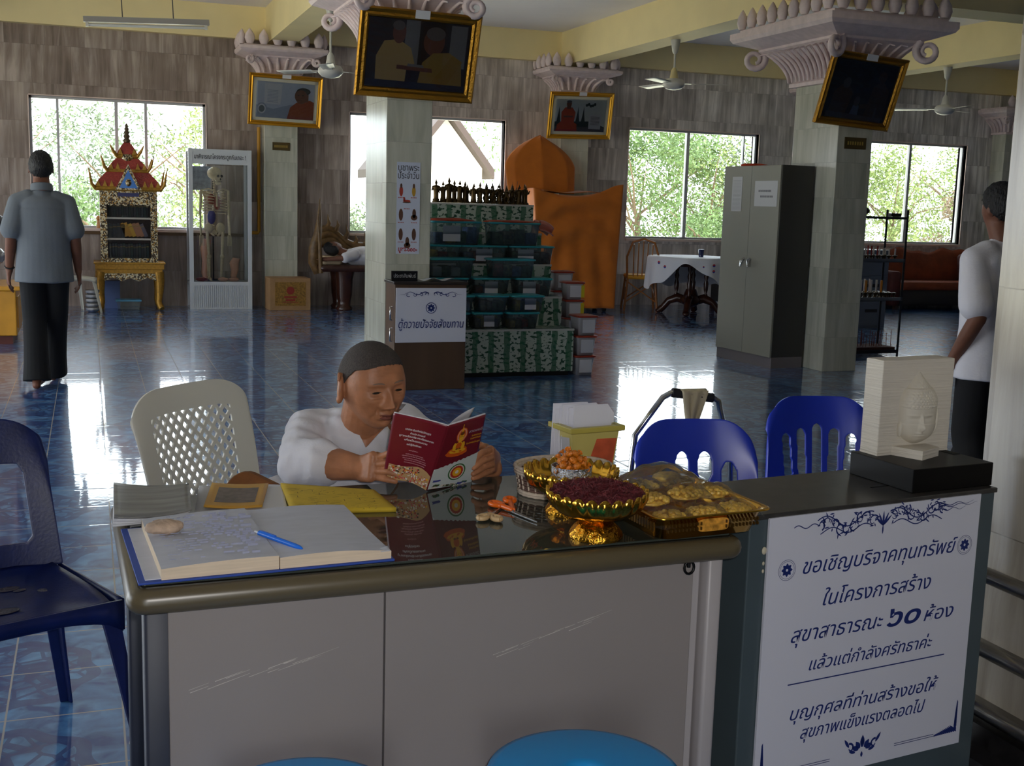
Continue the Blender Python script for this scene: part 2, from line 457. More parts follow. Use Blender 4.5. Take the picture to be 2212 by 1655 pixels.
# windows
WIN = [([0.335], [(-0.33, .03), (.70, .035)], True), ([0.5], [(4.36, .03)], False), ([.44], [(8.33, .05), (9.27, .02)], True), ([.4], [(12.30, .045)], True)]
for i, (x0, x1) in enumerate(OPEN):
    mb = MB(); z0, z1 = ZB0, ZB1; t = .028
    mb.box((x0, YB + .06, z0), (x0 + t, YB + .12, z1)); mb.box((x1 - t, YB + .06, z0), (x1, YB + .12, z1))
    mb.box((x0, YB + .06, z1 - t), (x1, YB + .12, z1)); mb.box((x0, YB + .06, z0), (x1, YB + .12, z0 + t))
    w = struct(mb.build('window_%d' % (i + 1), ALU))
    s = MB(); s.box((x0 - .0, YB - .05, z0 - .035), (x1, YB + .2, z0)); s.build('sill', SILL, w)
    rv = MB(); rv.box((x0 - .012, YB - .012, z0), (x0, YB + .2, z1)); rv.box((x1, YB - .012, z0), (x1 + .012, YB + .2, z1)); rv.box((x0, YB - .012, z1), (x1, YB + .2, z1 + .012))
    rv.build('reveal', SILL, w)
    for xm, wd in WIN[i][1]:
        MB().box((xm - wd / 2, YB + .05, z0 + t), (xm + wd / 2, YB + .11, z1 - t)).build('mullion', ALU, w)
    if i == 0: MB().box((.33, YB + .05, z0 + t), (.37, YB + .11, z1 - t)).build('mullion', ALU, w)
    xa = x0 + t; xb = x1 - t
    if i == 0: MB().box((xa, YB + .085, z0 + t), (.72, YB + .091, z1 - t)).build('pane', PANE, w)
    elif i != 1: MB().box((xa, YB + .085, z0 + t), (xb, YB + .091, z1 - t)).build('pane', PANE, w)
    else: MB().box((xa, YB + .085, z0 + t), (4.36, YB + .091, z1 - t)).build('pane', PANE, w)
# dark timber edging under the first window sill
struct(MB().box((-0.2, YB - .06, ZB0 - .075), (1.9, YB, ZB0 - .036)).build('trim_9', M('brown_edging', (88, 64, 34), 0.5)))

# ------------------------------------------------------------------ pillars
def petal_bm(w, h, t):
    """an upright lotus bud: outline swollen at the middle, pointed on top"""
    m = MB()
    prof = [(0.28 * w, 0), (0.36 * w, 0.06 * h), (0.5 * w, 0.35 * h), (0.42 * w, 0.62 * h), (0.2 * w, 0.86 * h), (0.02 * w, h)]
    m.lathe(prof, 10, sy=t / w)
    return m

def pillar(x, y0, w, d, label, capz0, capz1, over, name='pillar', st=PILLAR, petals=True, base_z=0.0, nfr=6):
    t = thing(name, label, 'pillar', (x, y0 + d / 2, 0))
    MB().box((-w / 2, -d / 2, base_z), (w / 2, d / 2, capz0 + .05)).build('shaft', st, t, bevel=.006)
    hx, hy = w / 2, d / 2
    def ring(o, z): return [(-hx - o, -hy - o, z), (hx + o, -hy - o, z), (hx + o, hy + o, z), (-hx - o, hy + o, z)]
    h = capz1 - capz0
    prof = [(.02, 0), (.045, .0), (.045, .06 * h), (.03, .09 * h), (.05, .25 * h), (.11, .42 * h), (.2, .57 * h), (.24, .62 * h), (.24, .66 * h), (.30, .70 * h), (.40, .78 * h), (.42, .84 * h), (.42, .94 * h), (.36, .96 * h), (.36, h)]
    k = over / .42
    c = MB(); c.rings([ring(o * k, capz0 + z) for o, z in prof], smooth=False)
    cap = c.build('capital', PINKW, t)
    # scrolls at the four corners and drooping leaves along the faces
    sc = MB()
    for sx in (-1, 1):
        for sy in (-1, 1):
            pts = []; rr = []
            for q in range(22):
                a = q / 21 * 2 * PI * 1.35; r = (.075 - .05 * q / 21) * k * 1.6 * h / .7
                o = .26 * k
                cx = hx + o + math.cos(a + 2.2) * r; cz = capz0 + .50 * h + math.sin(a + 2.2) * r
                pts.append((sx * cx, sy * (hy + o + math.cos(a + 2.2) * r * .4), cz)); rr.append((.032 - .016 * q / 21) * k)
            sc.tube(pts, rr, 7)
    sc.build('corner_scroll', PINKW, cap)
    lf = MB()
    for side in range(4):
        L_ = (w if side % 2 == 0 else d); n = nfr if side % 2 == 0 else max(nfr, int(nfr * d / w))
        for q in range(n):
            u = (q + .5) / n - .5
            def P(o, z, du):
                a = u * (L_ + 2 * o) + du
                if side == 0: return (a, -hy - o, z)
                if side == 2: return (a, hy + o, z)
                return ((hx + o) * (1 if side == 1 else -1), a, z)
            pts = [P((.05 + .15 * s_ ** 2) * k + .012, capz0 + (.08 + .50 * s_) * h, 0) for s_ in [z / 6 for z in range(7)]] + [P((.26) * k, capz0 + .55 * h, 0)]
            lw = L_ / n * .32
            lf.tube(pts, [lw * .7, lw * .8, lw, lw, lw * .95, lw * .8, lw * .6, lw * .3], 6)
    lf.build('leaf_carving', PINKW, cap)
    if petals:
        o = over * .9; zt = capz1
        ph = .18
        pw = ph * .70
        pm = petal_bm(pw, ph, pw * .7).mesh('petal', PINKW)
        for side in range(4):
            L_ = (w if side % 2 == 0 else d) + 2 * o; n = max(4, int(L_ / (pw * 1.22)))
            for q in range(n):
                a = (q + .5) / n * L_ - L_ / 2
                if side == 3 and x > 9: continue
                p = {0: (a, -hy - o, zt), 2: (a, hy + o, zt), 1: (hx + o, a, zt), 3: (-hx - o, a, zt)}[side]
                if side == 2: continue
                ob = bpy.data.objects.new('petal', pm); COL.objects.link(ob); ob.parent = t; ob.location = p
                ob.rotation_euler = (0, 0, PI / 2 if side % 2 else 0)
    return t

COLC = pillar(2.32, 8.8, .36, .70, 'pale marble pillar with a long white poster and a gilt picture above', 2.62, 3.08, .40)
COLR = pillar(6.36, 8.8, .36, .70, 'pale marble pillar standing behind the grey steel cabinet', 2.55, 3.08, .46, nfr=7)
C1 = pillar(2.325, 15.2, .42, .30, 'wall pillar beside the skeleton case, under the monk portrait on blue', 2.93, 3.27, .33)
C2 = pillar(6.37, 15.2, .42, .30, 'wall pillar behind the orange draped seat', 2.96, 3.27, .33)
C3 = pillar(10.5, 15.2, .42, .30, 'wall pillar hidden for the most part behind the tall free pillar', 2.93, 3.27, .33)
C4 = pillar(14.05, 15.2, .42, .30, 'wall pillar at the far end beyond the couch', 2.75, 3.15, .33)
BRASS = M('dull_brass_plate', (96, 80, 48), 0.4, metal=.6)
for par, zz, lz in ((C1, 2.06, 0), (COLR, 2.03, 0)):
    d2 = .15 if par is C1 else .35
    pl = MB().box((-.11, -d2 - .012, zz - .05), (.11, -d2, zz + .05)).build('name_plate', BRASS, par)
    pl['label'] = 'small brass plate'
    q = MB()
    for j in range(7): q.box((-.085 + j * .025, -d2 - .0145, zz - .015), (-.072 + j * .025, -d2 - .012, zz + .015))
    q.build('engraving', M('dark_brass', (170, 140, 60), .5), pl)

# near pillar at the side of the donation box: corner mouldings, three steel rings and a black plinth
t = thing('pillar', 'veined marble pillar with steel rings low down, beside the relief plaque', 'pillar', (2.45, 2.03, 0))
ax_, ay_ = .30, .35
def nring(o, z): return [(-ax_ - o, -ay_ - o, z), (ax_ + o, -ay_ - o, z), (ax_ + o, ay_ + o, z), (-ax_ - o, ay_ + o, z)]
q = [(-ax_, -ay_ + .06), (-ax_ + .02, -ay_ + .06), (-ax_ + .02, -ay_ + .02), (-ax_ + .06, -ay_ + .02), (-ax_ + .06, -ay_)]
qq = q + [(-x, y) for x, y in reversed(q)]
prof = qq + [(x, -y) for x, y in reversed(qq)]
MB().prism(prof, .12, 3.3, axis='z').build('shaft', NEARST, t)
STEEL = M('brushed_steel', (130, 126, 120), 0.28, metal=.85)
for zr, o in ((.505, .008), (.315, .016), (.16, .026)):
    m_ = MB(); R_ = []
    for q in range(9):
        ph = -PI / 2 + PI * q / 8
        R_.append(nring(o + .016 * math.cos(ph), zr + .02 * math.sin(ph)))
    m_.rings(R_).build('steel_ring', STEEL, t)
m_ = MB(); m_.rings([nring(o, z) for o, z in ((.07, 0), (.07, .05), (.05, .08), (.035, .125))], smooth=False)
m_.build('plinth', M('black_granite', (30, 28, 28), .25, var=.4, vscale=40), t)
m_ = MB(); rnd = random.Random(3)
for zc in (1.03, .975, .945, .93):
    c_ = (-ax_ - .0006, .045 + rnd.uniform(-.006, .006), zc)
    m_.prism([(c_[1] + (.010 + rnd.uniform(0, .006)) * math.cos(k * PI / 4), c_[2] + (.006 + rnd.uniform(0, .006)) * math.sin(k * PI / 4)) for k in range(8)], c_[0], c_[0] + .001, axis='x')
st_ = m_.build('stain', M('brown_glue_stain', (128, 104, 66), .7), t); st_['label'] = 'brown glue marks'
# ================================================================== DESK, DONATION BOX AND WHAT LIES ON THEM
FITS = []
NAVY = M('navy_lettering', (26, 44, 112), 0.5)
OLIVE = M('olive_vinyl_edge', (92, 82, 60), 0.32, spec=.6)
DTOP = M('dark_desk_vinyl', (44, 42, 36), 0.35)
TAUPE = M('taupe_painted_steel', (146, 138, 134), 0.42, var=.03, vscale=3, bump=.02, bscale=14)
DARKLEG = M('dark_lacquered_steel', (44, 48, 62), 0.5, var=.1, vscale=12)
GLASSD = M('desk_sheet_glass', (60, 66, 60), 0.02, spec=.75)

DK = thing('office_desk', 'long steel office desk with taupe front panel and rounded olive top edge', 'desk', (.042, 1.935, 0), math.radians(1.4))
DW, DD, DZ = 1.193, .64, .76
def rr_ring(ins, z, r=.035, n=6):
    out = []
    x0, y0, x1, y1 = ins, ins, DW - ins, DD - ins; rr = max(r - ins, .004)
    for cx, cy, a0 in ((x1 - rr, y0 + rr, -PI / 2), (x1 - rr, y1 - rr, 0), (x0 + rr, y1 - rr, PI / 2), (x0 + rr, y0 + rr, PI)):
        for k in range(n + 1):
            t = a0 + PI / 2 * k / n
            out.append((cx + rr * math.cos(t), cy + rr * math.sin(t), z))
    return out
mb = MB(); R_ = []
for k in range(9):
    a_ = -PI / 2 + PI * k / 8
    R_.append(rr_ring(.02 - .02 * math.cos(a_), DZ - .024 + .022 * math.sin(a_)))
mb.rings(R_); top = mb.build('top', OLIVE, DK)
MB().rings([rr_ring(.024, DZ - .002), rr_ring(.024, DZ - .0005)]).build('inlay', DTOP, top)
MB().box((.068, .035, .04), (.447, .055, .712)).build('front_panel', TAUPE, DK, bevel=.002)
MB().box((.450, .035, .04), (1.09, .055, .712)).build('front_panel', TAUPE, DK, bevel=.002)
LG = M('pale_steel_side', (176, 170, 170), .4)
for x_, y_ in ((.028, .04), (.028, .56)):
    MB().rbox((x_, y_, 0), (x_ + .05, y_ + .05, .715), .008).build('leg', DARKLEG, DK)
for x_, y_ in ((1.125, .035), (1.125, .56)):
    MB().rbox((x_, y_, 0), (x_ + .035, y_ + .05, .715), .008).build('leg', LG, DK)
MB().box((.72, .06, .06), (1.12, .58, .712)).build('drawer_pedestal', LG, DK, bevel=.003)
mb = MB(); mb.tube([(1.075 + .011 * math.cos(k / 12 * 2 * PI), .028, .700 + .013 * math.sin(k / 12 * 2 * PI)) for k in range(13)], .0028, 6)
mb.tube([(1.075, .030, .715), (1.075, .030, .700)], .004, 6)
mb.build('hanging_ring', M('black_iron', (24, 24, 24), .4, metal=.5), DK)
# fine pale streaks slanting across the front panel
sc = MB(); rnd = random.Random(5)
for cx, cz, ln, ang in ((.21, .60, .22, .10), (.75, .60, .2, .16)):
    for k in range(16):
        u = rnd.uniform(-.5, .5); x_ = cx + u * ln; z_ = cz - .02 + u * ln * ang * 1.6 + rnd.uniform(-.006, .006)
        l_ = rnd.uniform(.02, .06); w_ = rnd.uniform(.0002, .0005)
        sc.add([(x_, .0346, z_), (x_ + l_, .0346, z_ + l_ * .28), (x_ + l_, .0346, z_ + l_ * .28 + w_), (x_, .0346, z_ + w_ * 2.4)], [(0, 1, 2, 3)])
sc.build('streaks', M('pale_streak', (206, 198, 190), .5), DK)['label'] = 'pale streaks'

gl = MB().rings([rr_ring(.030, 0, .02), rr_ring(.028, .0012, .02), rr_ring(.028, .0042, .02), rr_ring(.030, .005, .02)], smooth=False).build('glass_sheet', GLASSD)
gl.location = (.042, 1.935, DZ); gl.rotation_euler = (0, 0, math.radians(1.4))
tag(gl, 'thick sheet of dark mirroring glass covering the whole desk top', 'glass sheet')
GZ = DZ + .0052

# ------------------------------------------------------------------ donation box with the big sign
BXA = math.atan2(.083, .718)
BX = thing('donation_box', 'grey steel donation box standing at the end of the desk, carrying the large sign', 'donation box', (1.289, 2.051, 0), BXA)
TEAL = M('blue_grey_steel', (74, 86, 90), .38, var=.06, vscale=6)
BW, BD, BZ = .723, .27, .78
MB().box((0, 0, 0.03), (BW, BD, BZ - .012)).build('body', TEAL, BX, bevel=.003)
lid = MB().box((-.004, -.004, BZ - .012), (BW + .004, BD + .004, BZ)).build('lid', M('worn_black_steel', (58, 56, 54), .3, var=.25, vscale=30), BX, bevel=.002)
MB().box((.43, .10, BZ - .002), (.53, .106, BZ + .0006)).build('coin_slot', M('slot_black', (6, 6, 6), .9), lid)
SGN = tag(MB().box((0, 0, 0), (.622, .006, .62)).build('donation_sign', M('white_sign_board', (216, 216, 226), .35)), 'large white sign board with blue handwritten Thai script and ornaments', 'sign')
SGN.location = Vector((1.289, 2.051, 0)) + Vector((math.cos(BXA) * .046 + math.sin(BXA) * .0085, math.sin(BXA) * .046 - math.cos(BXA) * .0085, .151)); SGN.rotation_euler = (0, 0, BXA)
def sgn_text(body, x0, x1, zb, size, bold=.0):
    o = text('lettering', body, size, NAVY, SGN, ((x0 + x1) / 2 - .046, -.0005, zb - .151), shear=.28, bold=bold)
    FITS.append((o, x1 - x0)); return o
sgn_text('ขอเชิญบริจาคทุนทรัพย์', .137, .596, .638, .048, )
sgn_text('ในโครงการสร้าง', .203, .525, .559, .048, )
sgn_text('สุขาสาธารณะ', .120, .385, .484, .048, )
sgn_text('๖๐', .396, .500, .482, .068, .0012)
sgn_text('ห้อง', .512, .606, .480, .046, )
sgn_text('แล้วแต่กำลังศรัทธาค่ะ', .176, .545, .413, .040)
sgn_text('บุญกุศลที่ท่านสร้างขอให้', .130, .574, .303, .042)
sgn_text('สุขภาพแข็งแรงตลอดไป', .165, .540, .254, .040)
def S_(x, z): return (x - .046, -.0008, z - .151)
mb = MB(); mb.box(S_(.124, .3865), (.592 - .046, .001, .389 - .151)); mb.build('rule_line', NAVY, SGN)
def curl(mb, x, z, r, a0, turn, w, dirx=1, n=18):
    """a tapering spiral flourish"""
    pts = []
    for k in range(n + 1):
        f = k / n; a = a0 + turn * f; rr = r * (1 - .78 * f)
        pts.append((x + dirx * rr * math.cos(a), z + rr * math.sin(a), w * (1 - .6 * f)))
    ribbon(mb, pts)
def ribbon(mb, pts):
    L_, R2 = [], []
    for i, (x, z, w) in enumerate(pts):
        x2, z2, _ = pts[min(i + 1, len(pts) - 1)]; x1, z1, _ = pts[max(i - 1, 0)]
        d = Vector((x2 - x1, z2 - z1)); d = d.normalized() if d.length else Vector((1, 0))
        nx, nz = -d.y, d.x
        L_.append(S_(x + nx * w, z + nz * w)); R2.append(S_(x - nx * w, z - nz * w))
    n = len(pts)
    mb.add(L_ + R2, [(i, i + 1, n + i + 1, n + i) for i in range(n - 1)])
def leafy(mb, x, z, a, l, w):
    ca, sa = math.cos(a), math.sin(a)
    pts = [(x + ca * l * f, z + sa * l * f, w * math.sin(PI * min(1, f * .9 + .1)) ) for f in [k / 6 for k in range(7)]]
    ribbon(mb, pts)
mb = MB(); rnd = random.Random(11)
for sgn in (-1, 1):
    cx = .366
    for k in range(9):
        f = k / 8; x = cx + sgn * (.03 + .15 * f); z = .738 + .012 * math.sin(f * 9) + (.006 if sgn > 0 else 0)
        curl(mb, x, z, .016 - .004 * f, rnd.uniform(0, 6), 5.0 * (1 if k % 2 else -1), .0019, sgn)
        for q in range(5): leafy(mb, x + rnd.uniform(-.012, .012), z + rnd.uniform(-.016, .016), rnd.uniform(0, 6.28), rnd.uniform(.008, .015), .0017)
        mb.add([S_(x + .006 + .002 * math.cos(t), z + .004 + .002 * math.sin(t)) for t in (0, 1.57, 3.14, 4.71)], [(0, 1, 2, 3)])
    ribbon(mb, [(cx + sgn * (.03 + .16 * f), .748 + .014 * math.sin(f * 8 + 1), .0014) for f in [k / 30 for k in range(31)]])
    ribbon(mb, [(cx + sgn * (.03 + .15 * f), .727 + .008 * math.sin(f * 10), .0012) for f in [k / 30 for k in range(31)]])
    if sgn > 0:
        for dz, e in ((0, .655), (.004, .645), (-.008, .62)): ribbon(mb, [(cx + .165 + (e - cx - .165) * f, .752 + dz + .003 * math.sin(f * 14), .0011 * (1.2 - f)) for f in [k / 20 for k in range(21)]])
    else:
        ribbon(mb, [(.112 + .07 * f, .744 + .004 * math.sin(f * 10), .0011) for f in [k / 20 for k in range(21)]])
for a in (1.57, 1.1, 2.04, .75, 2.4):
    leafy(mb, .366, .725, a, .034, .0028)
leafy(mb, .366, .706, 1.57, .022, .0022)
mb.build('scroll_ornament', NAVY, SGN)
for cx in (.100, .627):
    mb = MB(); cz = .652
    for r0, r1 in ((.0225, .0235), (.019, .0198)):
        n = 32; vs = [S_(cx + r * math.cos(2 * PI * k / n), cz + r * math.sin(2 * PI * k / n)) for r in (r0, r1) for k in range(n)]
        mb.add(vs, [(k, (k + 1) % n, n + (k + 1) % n, n + k) for k in range(n)])
    for k in range(8): leafy(mb, cx + .003 * math.cos(k * PI / 4), cz + .003 * math.sin(k * PI / 4), k * PI / 4, .0125, .0042)
    mb.build('rosette_emblem', NAVY, SGN)
mb = MB()
for a in (1.57, .95, 2.19, .45, 2.69): leafy(mb, .355 + .012 * math.cos(a), .192 + .008 * math.sin(a), a, .030 if abs(a - 1.57) < .1 else .022, .0065)
for s_ in (-1, 1):
    curl(mb, .355 + s_ * .036, .203, .012, 1.2, 5, .0028, s_); leafy(mb, .355 + s_ * .04, .206, 1.57 - s_ * .6, .026, .004); leafy(mb, .355 + s_ * .02, .190, 1.57 - s_ * 1.3, .02, .004)
leafy(mb, .355, .205, 1.57, .018, .004); leafy(mb, .355, .176, 1.57, .014, .0035)
mb.build('lotus_ornament', NAVY, SGN)
mb = MB()
for s_, cx in ((1, .060), (-1, .655)):
    for k in range(12):
        f = k / 11; leafy(mb, cx + s_ * .002, .185 + .07 * (1 - f) ** .8, 1.57 - s_ * .35, .022 - .012 * (1 - f), .0026 * (.5 + f))
        leafy(mb, cx + s_ * .07 * f, .183, 1.57 - s_ * .9, .026 * (1 - f) + .005, .003)
    x0 = cx + s_ * .075; x1 = cx + s_ * .2
    for dz in (.0, .005): ribbon(mb, [(x0 + (x1 - x0) * f, .184 + dz, .0007) for f in (0, .5, 1)])
mb.build('corner_ornament', NAVY, SGN)
# dried glue dabs at the sign's edge
g_ = MB(); 
for z_, r_ in ((.70, .008), (.672, .004), (.655, .004)): g_.ball((.040, -.003, z_), r_, 8, 6, sc=(.8, .4, 1.1))
g_.build('glue_dab', M('cream_glue', (206, 196, 170), .5), BX)['label'] = 'cream glue blob'

# ------------------------------------------------------------------ relief plaque on its black base
BK = M('black_lacquer_wood', (9, 8, 8), .45, spec=.2)
def bxp(u, v, z): return Vector((1.289 + math.cos(BXA) * u - math.sin(BXA) * v, 2.051 + math.sin(BXA) * u + math.cos(BXA) * v, z))
p0 = on_z(1843, 1025, BZ); p1 = on_z(1972, 1068, BZ); p2 = on_z(2140, 1050, BZ)
PA = math.radians(5.3)
PLAQ = thing('relief_plaque', 'cream sandstone relief plaque of a serene head on a black plinth', 'plaque', (1.764, 2.130, BZ), PA)
bh = .056
MB().box((0, 0, .0), (.25, .212, bh)).build('plinth', BK, PLAQ, bevel=.002)
MB().box((.222, .10, bh - .002), (.245, .2, bh + .001)).build('recess', M('slot_black', (6, 6, 6), .9), PLAQ)
SAND = M('cream_sandstone', (214, 206, 192), .75, var=.04, vscale=20, bump=.4, bscale=110, stretch=(.08, .08, 2.0))
SANDS = M('smooth_sandstone', (212, 204, 188), .55)
px0, px1, py0, py1, pz0, pz1 = .022, .250, .146, .206, bh, bh + .232
mb = MB(); mb.box((px0, py0, pz0 + .004), (px1, py1, pz1)); slab = mb.build('slab', SAND, PLAQ, bevel=.0025)
fb = MB(); fb.prism([(px0 + .045, py0), (px1 - .075, py0), (px1 - .075, py0 - .045), (px0 + .072, py0 - .075)], pz0, pz0 + .022, axis='z'); fb.box((px0, py0, pz0), (px1, py1, pz0 + .005)); fb.build('foot_block', SAND, PLAQ)
def relief_head(u, v):
    # u across, v up; half a head swelling out of the slab
    a = (u - .5) * PI; z = v
    w = .5 * (math.sin(PI * min(1, max(0, v)) ** .72) ** .62)
    x = math.sin(a) * w; y = math.cos(a) * w
    return x, y, z
HH, HW, HD = .182, .108, .066
mb = MB(); NU, NV = 120, 170
def prof_w(v):
    if v < .30: return .30 + .20 * math.sin(v / .30 * PI / 2) if v > 0 else .0
    if v < .62: return .5 - .015 * ((v - .45) / .17) ** 2
    w_ = .485 * (1 - ((v - .62) / .39) ** 1.35)
    return max(.0, w_ - (.035 * smoothstep(.755, .775, v) if v > .74 else 0) * (1 - smoothstep(.9, 1, v)))
def hp(u, v):
    a = (u - .5) * PI
    w = prof_w(v) * (math.sqrt(max(0, 1 - (1 - min(v, .16) / .16) ** 2)) if v < .16 else 1)
    X, Y = math.sin(a) * w, math.cos(a) * w
    fx = (X + .13) ; f = 0     # the face turns to one side: features sit off centre
    g = lambda cx, cz, sx, sz: math.exp(-((X - cx) / sx) ** 2 - ((v - cz) / sz) ** 2)
    c = -.13
    f += .26 * g(c, .245, .045, .05) + .14 * g(c, .31, .035, .07) + .08 * g(c, .38, .03, .05)
    f -= .10 * g(c - .15, .36, .09, .03) + .10 * g(c + .17, .36, .10, .03)
    f += .07 * g(c - .15, .345, .08, .022) + .07 * g(c + .17, .345, .09, .022)
    f += .05 * g(c - .16, .415, .1, .015) + .05 * g(c + .18, .415, .11, .015)
    f += .09 * g(c, .172, .10, .018) + .09 * g(c, .140, .09, .018) - .08 * g(c, .156, .11, .008) + .10 * g(c, .07, .09, .04)
    if v > .50:
        hl = .50 + .05 * (X - c) ** 2 * 4
        if v > hl: f += .04 + .055 * abs(math.sin(v * 85)) * abs(math.sin(X * 44 + (int(v * 85 / PI) % 2) * PI / 2)) * (1 - smoothstep(.86, .9, v))
        f += .05 * smoothstep(.735, .745, v) if v < .76 else .05
    sc_ = 1 + f * (1.15 if w > .1 else 0)
    return (.137 + X * HW * 1.06, py0 + .004 - Y * HD * sc_ * 1.25, pz0 + .024 + v * HH)
mb.grid(hp, NU, NV)
rh = mb.build('carved_head', SANDS, slab)
mb = MB()
mb.ball((.137 + .046, py0 - .012, pz0 + .024 + .33 * HH), .036, 14, 12, sc=(.20, .40, .98)); mb.build('carved_ear', SANDS, rh); mb = MB(); mb.ball((.137 - .053, py0 - .004, pz0 + .024 + .22 * HH), .028, 12, 10, sc=(.22, .3, .7))
mb.build('carved_ear', SANDS, rh)

# ------------------------------------------------------------------ paper goods
PAPER = M('white_paper', (214, 214, 218), .8)
LEDGERP = M('ledger_paper', (196, 198, 208), .85, var=.05, vscale=60, stretch=(.3, 1, 1))
LB = M('blue_book_cloth', (36, 70, 160), .6)
EDGE = M('cut_page_edge', (224, 204, 178), .85, var=.08, vscale=240, stretch=(.05, .05, 1))
LED = thing('ledger', 'large open ledger with blue cover and handwriting, a blue pen on it', 'book', (.062, 1.955, GZ), math.radians(3.2))
MB().box((0, .0, 0), (.445, .345, .004)).build('cover', LB, LED, bevel=.001)
def block(x0, x1, y0, y1, h0, h1, name, lift=.0):
    m = MB()
    def f(u, v): return (lerp(x0, x1, u), lerp(y0, y1, v), .004 + lerp(h0, h1, u) + .004 * math.sin(PI * u) * lift + .0015 * math.sin(v * 5 + u * 3) * lift)
    n = 14
    t = [[f(i / n, j / n) for j in range(n + 1)] for i in range(n + 1)]
    m.grid(f, n, n, 0)
    bt = [(x, y, .004) for x, y in ((x0, y0), (x1, y0), (x1, y1), (x0, y1))]
    for side in ([t[i][0] for i in range(n + 1)], [t[n][j] for j in range(n + 1)], [t[i][n] for i in range(n, -1, -1)], [t[0][j] for j in range(n, -1, -1)]):
        vs = side + [(p[0], p[1], .004) for p in side]; k = len(side)
        m.add(vs, [(q, k + q, k + q + 1, q + 1) for q in range(k - 1)], 1)
    return m.build(name, [LEDGERP, EDGE], LED)
pl = block(.038, .236, .006, .338, .019, .024, 'page_block', .5)
pr = block(.238, .440, .006, .340, .020, .014, 'page_block', 1.0)
MB().box((.012, .012, .004), (.05, .335, .0055)).build('end_paper', LEDGERP, LED)
ink = MB(); rnd = random.Random(2)
for k in range(20):
    y = .31 - k * .0145; x = .055
    while x < .215:
        l_ = rnd.uniform(.006, .022)
        if rnd.random() < .6: ink.box((x, y, .0288 + .004 * 0 + .019 * 0), (x + l_, y + .0011, .0301 - .0004 + (x - .05) * .022 * 1))
        x += l_ + .005
MBI = ink.build('written_lettering', M('pale_blue_ink', (160, 164, 186), .8), pl)
rib = MB(); rib.grid(lambda u, v: (.42 + .018 * u, .004 + .02 * v, .019 + .004 * v * u), 4, 4, thick=.0006); rib.build('dog_ear', LEDGERP, pr)

def pen_shape(name, L_, r, mats, lab):
    t = thing(name, lab, 'pen')
    m = MB(); m.tube([(0, 0, 0), (L_ * .82, 0, 0), (L_ * .93, 0, 0), (L_ * .985, 0, 0)], [r, r, r * .8, r * .25], 10); m.build('barrel', mats[0], t)
    m = MB(); m.tube([(-.012, 0, 0), (0, 0, 0)], [r * .5, r * .55], 8); m.build('push_button', mats[1], t)
    m = MB(); m.box((.004, -.0022, r - .0008), (.045, .0022, r + .0012)); m.build('clip', mats[0], t)
    return t
pa, pb = on_z(560, 1153, GZ + .032), on_z(655, 1186, GZ + .028)
PEN = pen_shape('ballpoint_pen', (pb - pa).length, .0048, [M('bright_blue_plastic', (24, 112, 226), .3), M('white_plastic', (220, 222, 226), .35)], 'bright blue ballpoint pen lying across the open ledger')
PEN.location = (pa.x, pa.y, GZ + .0335); PEN.rotation_euler = (0, .045, math.atan2(pb.y - pa.y, pb.x - pa.x))

# crumpled tissue / stone-like lump on the ledger's corner
mb = MB(); rnd = random.Random(8)
mb.ball((0, 0, 0), .036, 26, 16, sc=(1.0, .62, .36))
mb.v = [tuple(Vector(v) * (1 + .22 * mnoise.noise(Vector(v) * 55) + .12 * mnoise.noise(Vector(v) * 130))) for v in mb.v]
st = mb.build('paper_wad', M('crumpled_tan_paper', (198, 172, 150), .85, var=.25, vscale=40, bump=.4, bscale=80))
st.location = (.118, 2.17, GZ + .0385); st.rotation_euler = (.05, .0, .2)
tag(st, 'crumpled tan paper wad weighing down the ledger page', 'paper wad')

def sheets(name, label, cat, pxs, z, mats, thick=.004, curl_=0.0, group=None, inset=None, n=12, bulge=0.0):
    """a flat or curling pile of paper whose four corners are given on the table (pixel, order: front left, front right, back right, back left)"""
    P = [on_z(x, y, z) for x, y in pxs]
    c = sum(P, Vector()) / 4
    m = MB()
    def f(u, v):
        p = P[0].lerp(P[1], u).lerp(P[3].lerp(P[2], u), v) - c
        return (p.x, p.y, thick + curl_ * (abs(u - .5) * 2) ** 2 * 1.0 + bulge * math.sin(PI * u) * math.sin(PI * v))
    m.grid(f, n, n, 0, thick=thick)
    o = m.build(name, mats); o.location = (c.x, c.y, z); tag(o, label, cat, group)
    if inset:
        mm = MB(); a, b = inset[0], 1 - inset[0]
        def g2(u, v):
            q = f(lerp(a, b, u), lerp(a + .03, b - .03, v)); return (q[0], q[1], q[2] + .0004)
        mm.grid(g2, n, n); mm.build('cover_picture', inset[1], o)
    return o
GREYC = M('grey_photo_cover', (120, 120, 118), .35, var=.45, vscale=14, stretch=(.4, 2.5, 1))
for k in range(5):
    o = sheets('booklet', ['booklet at the bottom of the curling stack by the desk corner', 'white booklet just above the lowest of the curling stack', 'white booklet in the middle of the curling stack', 'white booklet directly under the grey covered one', 'grey covered booklet curling on top of the stack at the desk corner'][k], 'booklet',
               [(243 + k, 1139 - k * 3), (398 + k * 4, 1122 - k * 3), (404 + k, 1058 - k), (246, 1056 - k)], GZ + .0002 + k * .0048, GREYC if k == 4 else PAPER, .0042, .006 if k > 1 else .002 * k, 'stack of booklets on the desk corner')
GREYP = M('grey_print_paper', (176, 176, 178), .7)
for k, (q, lab) in enumerate((([(420, 1108), (585, 1112), (580, 1046), (430, 1050)], 'loose grey paper sheet lying under the ochre card'),
                              ([(520, 1106), (625, 1122), (610, 1048), (560, 1046)], 'white paper sheet half under the yellow printed cloth'))):
    sheets('paper_sheet', lab, 'paper', q, GZ + .0002 + k * .0012, GREYP if k == 0 else PAPER, .0008, 0)
OCHRE = M('ochre_card', (196, 146, 48), .45)
